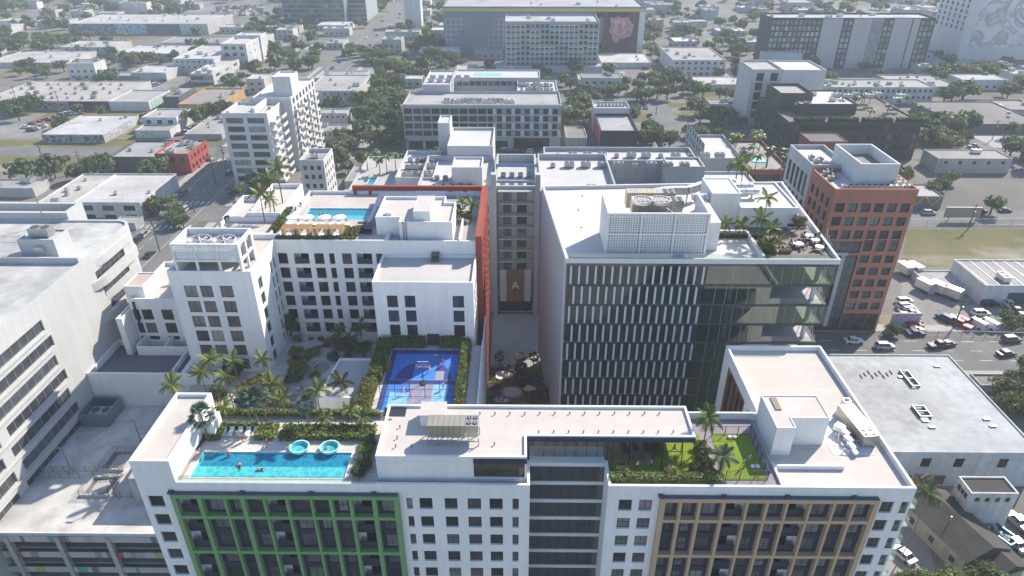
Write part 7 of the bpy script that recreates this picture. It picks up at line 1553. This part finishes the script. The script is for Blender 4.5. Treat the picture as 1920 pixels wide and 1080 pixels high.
for i in range(9000):
    if k >= 1150: break
    y = rf2.uniform(225, 1000); half = y*.78; x = rf2.uniform(-half, half); r = rf2.uniform(3, 7)
    if not free(x-r*.6, x+r*.6, y-r*.6, y+r*.6, 0): continue
    wd.add(rf2.choice(SMALL if y > 430 else MIDC), Matrix.Translation((x,y,r*.85)) @ Matrix.Rotation(rf2.uniform(0,6),4,'Z') @ Matrix.Diagonal((r,r,r*.95,1))); wd.tube((x,y,0),(x,y,r*.6),.25,.2,5); k += 1
o = ob('distant_trees', wd, M_LEAF, None, (.125,.155,.065)); o['kind'] = 'stuff'
for n, poly, h0, l in ((5,bx(140,215,88,104),6,'palm in front of the cream warehouse'),(4,bx(225,250,66,80),6,'palm on the far dry grass'),(7,bx(1440,1620,178,190),5,'palm behind the dark terrace block'),(4,bx(1540,1580,0,14),7,'tall palm near the dark glass slab'),(8,bx(640,760,268,292),5,'palm in the row behind the roof pool'),(3,bx(320,340,395,415),5,'street palm by the depot')):
    for i in range(n): p = P(rnd.uniform(poly[0][0],poly[1][0]), rnd.uniform(poly[0][1],poly[2][1]), 0); farpalm((p.x,p.y,0), h0*rnd.uniform(.8,1.2), 1.6, l, l)
a, b, y, y2, h = PBX
for i in range(16): farpalm((rnd.uniform(a+1,b-1), rnd.choice((rnd.uniform(y+1,y+8), rnd.uniform(y+16,y2-1))), h-1), rnd.uniform(3,7), 1.5, 'palm round the brick hotel roof pool', 'palms round the brick hotel roof pool')
for i in range(16): farpalm((P(1600,230,15).x+rnd.uniform(-22,40), P(1600,225,15).y+rnd.uniform(1,28), 15), rnd.uniform(2.5,6), 1.4, 'palm on the dark block roof terrace', 'palms on the dark block roof terrace')
palm_at(1697,1035,0,13.5,1.15,'big grey green palm rising beside the right corner',col=(.085,.115,.05),n=18)
# ================================================================== PLAZA GARDEN
pa_ = P(960,735,0); gp = [(P(px,py,0).x, P(px,py,0).y) for px, py in ((912,790),(1045,790),(1030,740),(1008,702),(975,694),(915,690))]
struct('plaza_lawn', MB().prism(gp, .01, .25), M_TURF)
pm = MB()
rp_ = random.Random(9)
for i in range(5200):
    u, v = rp_.random(), rp_.random(); y = P(960,790,0).y+(P(960,692,0).y-P(960,790,0).y)*v; x = -6.2+u*12.5
    nn = Vector((rp_.gauss(0,.6),rp_.gauss(0,.6),1)).normalized(); a = nn.orthogonal().normalized(); b = nn.cross(a); s_ = rp_.uniform(.15,.4); p = Vector((x,y,.3+rp_.random()*.35)); pm.q(p-a*s_-b*s_*.5,p+a*s_*.2-b*s_*.7,p+a*s_,p+b*s_*.7)
o = ob('ground_cover', pm, M_LEAF, None, (.24,.28,.06)); o['kind'] = 'stuff'
for k, (px, py, r) in enumerate(((940,697,2.2),(965,697,1.8),(925,728,1.3),(955,746,1.6),(1012,718,1.9),(985,722,1.6),(1012,745,1.8),(935,752,1.1))):
    p = P(px,py,0); q = random.Random(k); m = MB()
    for i in range(420):
        a_ = q.uniform(0,6.28); rr = r*q.random()**.5; s_ = q.uniform(.1,.25); m.obox((p.x+cos(a_)*rr*1.5,p.y+sin(a_)*rr,.55+q.random()*.3), (s_,s_,.02), q.uniform(0,3), q.uniform(-.7,.7))
    tg = thing('flower_bed', ['purple flower bed at the back left of the plaza lawn','purple flower bed at the back middle of the plaza lawn','small purple flower bed beside the left white seat','purple flowers around the domed planter','purple flower bed right of the plaza palms','purple flower bed behind the domed planter','purple flower bed at the right edge of the plaza','small purple flower bed at the front left of the plaza'][k], 'flowers', (p.x,p.y,.2)); ob('blossoms', m, M_LEAF, tg, (.16,.07,.15))
for k, (px, py, l) in enumerate(((944,708,'cloud shaped white seat at the back of the plaza garden'),(993,733,'cloud shaped white seat at the right of the plaza garden'),(940,753,'cloud shaped white seat at the front of the plaza garden'))):
    p = P(px,py,0); s_ = (1.5,1.0,1.2)[k]; pts = [(p.x+cos(2*pi*i/24)*s_*1.35*(1+.16*cos(3*2*pi*i/24+k)), p.y+sin(2*pi*i/24)*s_*(1+.16*cos(3*2*pi*i/24+k))) for i in range(24)]
    tc_ = thing('cloud_seat', l, 'seat', (p.x,p.y,.2)); ob('top', MB().prism(pts, .62, .8, True, True), M_PAINT, tc_, .74); ob('plinth', MB().prism(inset(pts,.25), .2, .62), M_PAINT, tc_, .4)
p = P(960,742,0); td_ = thing('domed_planter','round grey planter with a white disc in the plaza garden','planter',(p.x,p.y,.2)); ob('ring', MB().prism([(p.x+cos(2*pi*i/28)*2.5,p.y+sin(2*pi*i/28)*2.2) for i in range(28)], .2, .9), M_CONC, td_, .3); ob('disc', MB().prism([(p.x+cos(2*pi*i/28)*2.0,p.y+.1+sin(2*pi*i/28)*1.7) for i in range(28)], .902, 1.0), M_PAINT, td_, .6)
for px, py, h, s_, l in ((938,692,3.6,.95,'fan palm at the left of the plaza walk'),(950,700,1.6,.8,'low fan palm left of the plaza middle'),(975,694,3.8,.95,'fan palm in the middle of the plaza walk'),(976,708,2.4,1.3,'large blue green fan palm in front of the plaza walk'),(1000,692,3.4,.9,'fan palm beside the office fins on the plaza')): palm_at(px,py,0,h,s_,l,fan=True,col=(.11,.13,.07))
# ================================================================== CARS
def lot(n, pts, rz, place, jit=.15, near=False, kind=None):
    for i in range(n):
        t = i/(max(1,n-1)); x = pts[0][0]+(pts[1][0]-pts[0][0])*t; y = pts[0][1]+(pts[1][1]-pts[0][1])*t
        if rnd.random() < .12 and n > 8: continue
        p = P(x,y,0); car((p.x,p.y,.02), rz+rnd.uniform(-.04,.04), place, kind, None, near)
for j in range(6): lot(20, [(392+j*3,33-j*3.6),(492,28-j*3.4)], pi/2, 'in the far crowded car park, upper left')
for j in range(3): lot(8, [(48,48-j*5),(112,44-j*4)], pi/2, 'in the small car park at the far left')
lot(9, [(288,162),(308,152)], .9, 'in the row beside the white gabled workshop')
lot(14, [(338,254),(402,222)], .6, 'in the kerb row by the long graffiti house')
lot(6, [(50,240),(115,218)], .1, 'in the lot behind the white studio')
lot(4, [(60,246),(80,238)], .1, 'in the front of the lot behind the white studio')
lot(7, [(118,216),(150,214)], .1, 'along the big flat warehouse front')
lot(9, [(1236,262),(1252,298)], pi/2, 'parked on the right avenue kerb', near=False)
lot(9, [(1192,168),(1222,225)], pi/2, 'parked on the upper right avenue kerb')
lot(8, [(1282,205),(1400,206)], 0, 'along the street by the white hall')
lot(6, [(945,286),(1010,287)], 0, 'in front of the grey hotel shops')
lot(6, [(1770,600),(1800,604)], 2.0, 'in the back row of the van yard', near=True)
lot(7, [(1705,585),(1716,628)], .1, 'in the left column of the van yard')
lot(5, [(1890,575),(1918,600)], 1.5, 'by the warehouse corner of the van yard')
lot(10, [(1210,130),(1255,100)], .4, 'in the yard behind the triangular store')
for i in range(26):
    y = 150+i*22+rnd.uniform(-6,6); s_ = rnd.choice((-1,1)); car((-119+s_*rnd.choice((3.2,6.0)), y, .02), pi/2*s_, 'driving on the long left avenue', None, None, i < 7)
for px, py, k, c, rz, l in ((240,492,'sedan',0,1.2,'white car parked at the kerb by the ribbon window building'),(272,442,'suv',2,1.57,'silver SUV on the avenue by the crossing'),(281,480,'sedan',1,1.57,'black car parked beside the utility pole'),(350,394,'suv',2,1.5,'silver SUV driving up the left avenue'),(323,405,'sedan',1,1.57,'black car on the avenue by the second pole'),
    (385,303,'suv',1,.4,'black SUV parked by the red corner shop'),(365,315,'sedan',1,.4,'black car nearest the red corner shop'),(140,212,'pickup',0,.1,'white pickup by the big flat warehouse'),
    (1658,653,'suv',2,0,'silver SUV on the street in front of the orange tower'),(1758,651,'pickup',1,.2,'black pickup on the street by the van yard'),(1895,640,'suv',3,.1,'dark grey SUV at the right end of the street'),(1885,666,'sedan',1,.2,'black car far right on the near lane'),
    (1838,591,'suv',0,0,'white SUV parked sideways behind the vans'),(1828,612,'van',0,2.0,'white van leftmost of the parked vans'),(1850,612,'van',0,2.0,'white van second of the parked vans'),(1888,612,'van',0,2.0,'white van rightmost of the parked vans'),(1800,612,'pickup',6,2.2,'dark red pickup left of the white vans'),(1855,573,'suv',1,.15,'black SUV at the warehouse roller door'),
    (1706,600,'pickup',0,.1,'white pickup in the column by the painted wall'),(1704,611,'sedan',7,.1,'grey car in the column by the painted wall'),(1711,622,'sedan',1,.1,'black car nearest the street in that column'),(1698,587,'sedan',3,.1,'dark grey car at the back of that column'),(1697,578,'suv',2,.1,'silver SUV at the top of that column'),(1695,568,'suv',0,.1,'white SUV highest in that column'),
    (1741,402,'suv',2,0,'silver SUV on the side road by the gravel lot'),(1838,398,'sedan',1,0,'black car beside the single tree on the side road'),(1883,397,'sedan',1,0,'black car at the right on the side road'),(1820,321,'suv',0,.1,'white SUV in front of the beige house'),(1825,277,'pickup',2,.05,'silver pickup behind the beige house'),(948,284,'suv',0,0,'white SUV in front of the hotel shops'),
    (1690,1042,'sedan',2,2.0,'silver car parked in the alley beside the corner balconies'),(1900,1020,'sedan',2,1.8,'silver car beside the blue skip'),(1908,985,'pickup',7,1.8,'grey pickup at the right edge by the two storey house'),(1775,648,'sedan',3,.3,'dark grey car beside the black pickup'),(1600,642,'sedan',0,0,'white car half hidden by the office terraces')):
    p = P(px,py,0); car((p.x,p.y,.02), rz, '', k, c, True, 'single cars', l)
p = P(1885,668,0); tm = thing('motorcycle','black motorcycle riding on the near lane','motorcycle',(p.x+3,p.y-2,.02))
for x in (-.7,.7): ob('wheel', MB().tube((x,-.07,.32),(x,.07,.32),.32,.32,12), M_PLAIN, tm, .02, local=True)
ob('frame', MB().box(-.5,.45,-.12,.12,.35,.75), M_METAL, tm, .05, local=True); ob('seat', MB().box(-.6,.1,-.14,.14,.751,.85), M_FAB, tm, .03, local=True); ob('handlebar', MB().tube((.45,-.35,1.0),(.45,.35,1.0),.03,.03,5).tube((.6,0,.4),(.45,0,1.0),.04,.04,5), M_METAL, tm, .1, local=True)
person((p.x+2.9,p.y-2,.4),'rider in black sitting on the motorcycle',pose='sit',shirt=(.03,.03,.03),rz=-pi/2)
# ================================================================== POLES AND WIRES
def pole(px, py, h, label, arms=2, rz=0):
    p = P(px,py,0); t = thing('utility_pole', label, 'utility pole', (p.x,p.y,0), rz); ob('pole', MB().tube((0,0,0),(0,0,h),.2,.13,7), M_BARK, t, .10, local=True)
    for i in range(arms): ob('crossarm', MB().box(-1.3,1.3,-.07,.07,h-.7-i*1.3,h-.55-i*1.3), M_BARK, t, .10, local=True)
    ob('transformer', MB().tube((.35,0,h-3.6),(.35,0,h-2.6),.28,.28,8), M_METAL, t, .3, local=True); return Vector((p.x,p.y,h))
tops = [pole(x, y, 11.5, l) for x, y, l in ((300,472,'utility pole by the crossing near the white tower'),(326,428,'second utility pole up the left avenue'),(365,398,'third utility pole up the left avenue'),(405,345,'utility pole at the foot of the condo tower'),(425,325,'utility pole beside the condo tower side street'))]
wi = MB()
for a, b in zip(tops, tops[1:]):
    for k in range(5):
        off = Vector(((k % 3-1)*1.1, 0, -.6-1.3*(k//3))); pts = [a.lerp(b, i/8)+off+Vector((0,0,-1.2*4*(i/8)*(1-i/8))) for i in range(9)]; wi.path(pts, .035, 3)
a = tops[0]
for k in range(5): off = Vector(((k % 3-1)*1.1, 0, -.6-1.3*(k//3))); wi.path([a+off, a+off+Vector((-1,-24,-.9)), a+off+Vector((-2,-55,0))], .035, 3)
tw = thing('power_lines','bundle of black power lines along the left avenue','power lines',(tops[0].x,tops[0].y,0)); ob('wire', wi, M_PLAIN, tw, .02)
for px, py, h, l in ((97,340,11,'utility pole in the dry grass lot'),(82,305,9,'grey pole at the left of the dry grass'),(155,323,9,'short pole near the tree at the grass edge'),(118,218,13,'tall pole leaning by the big flat warehouse'),(35,200,11,'thin pole at the left of the big flat warehouse'),(322,335,12,'double pole in front of the red corner shop'),(340,58,16,'tall dark pole beside the green mural'),(148,145,8,'short pole above the big flat warehouse'),(530,68,22,'tall pale mast by the far avenue'),
    (1788,615,9,'thin pole beside the parked vans'),(1815,430,9,'thin pole on the green field edge'),(1230,215,10,'utility pole on the right avenue'),(1742,130,12,'pale pole at the far crossing, right'),(1748,275,10,'pole beside the dark terrace block'),(1860,262,9,'leaning pole before the old roofs'),(1357,205,9,'pole by the street trees of the white hall'),(1776,905,5.5,'thin pole behind the two storey house')): pole(px, py, h, l, 1 if h > 9 else 2)
p0 = P(1705,424,0); p1 = P(1990,421,0); fence_run('street_fence','long light fence between the side road and the green field',[(p0.x,p0.y,0),(p1.x,p1.y,0)],2.4,step=6,rails=2,col=.35)
p0 = P(1690,628,0); p1 = P(1960,636,0); fence_run('yard_fence','dark railing fence along the street side of the van yard',[(p0.x,p0.y,0),(p1.x,p1.y,0)],1.8,step=3,rails=2,col=.12)
p = P(1805,415,0); tb = thing('billboard','wide billboard frame seen from behind by the side road','billboard',(p.x,p.y,0)); ob('panel', MB().box(-7,5,-.15,.15,1.5,5.2), M_METAL, tb, .3, local=True)
for x in (-5,3): ob('post', MB().box(x-.12,x+.12,.16,.4,0,5), M_METAL, tb, .2, local=True)
# ================================================================== HAZE
hz = bpy.data.materials.new('haze'); hz.use_nodes = True; t = hz.node_tree; t.nodes.clear(); out = nd(t, 'ShaderNodeOutputMaterial'); pv_ = nd(t, 'ShaderNodeVolumePrincipled')
pv_.inputs['Color'].default_value = (.80,.88,.96,1); pv_.inputs['Density'].default_value = .00026; pv_.inputs['Anisotropy'].default_value = .0
t.links.new(pv_.outputs[0], out.inputs['Volume'])
o = ob('haze', MB().box(-1470,1470,-80,1920,-1.2,103), hz); o['kind'] = 'stuff'

# ================================================================== LABELS: tell look-alikes apart by their place in the row
from collections import defaultdict
bpy.context.view_layer.update()
ORD = ['leftmost','second from the left','third from the left','fourth from the left','fifth from the left','sixth from the left','seventh from the left','eighth from the left','ninth from the left','tenth from the left','eleventh from the left','twelfth from the left','thirteenth from the left','fourteenth from the left','fifteenth from the left','sixteenth from the left','seventeenth from the left','eighteenth from the left','nineteenth from the left','twentieth from the left','twenty first from the left','twenty second from the left','twenty third from the left','twenty fourth from the left','twenty fifth from the left']
by = defaultdict(list); _Mi = _M.inverted()
for o in S.objects:
    if o.parent is None and 'label' in o: by[o['label']].append(o)
def pxx(o): v = _Mi @ (o.location-cam.location); return v.x/-v.z
for l, os_ in by.items():
    if len(os_) < 2: continue
    for o in os_: o['group'] = o.get('group') or l
    if len(os_) <= 25 and len(l.split()) <= 12 and '...' not in l:
        os_.sort(key=pxx)
        for i, o in enumerate(os_): o['label'] = l+', '+(ORD[i] if i < len(os_)-1 else 'rightmost')
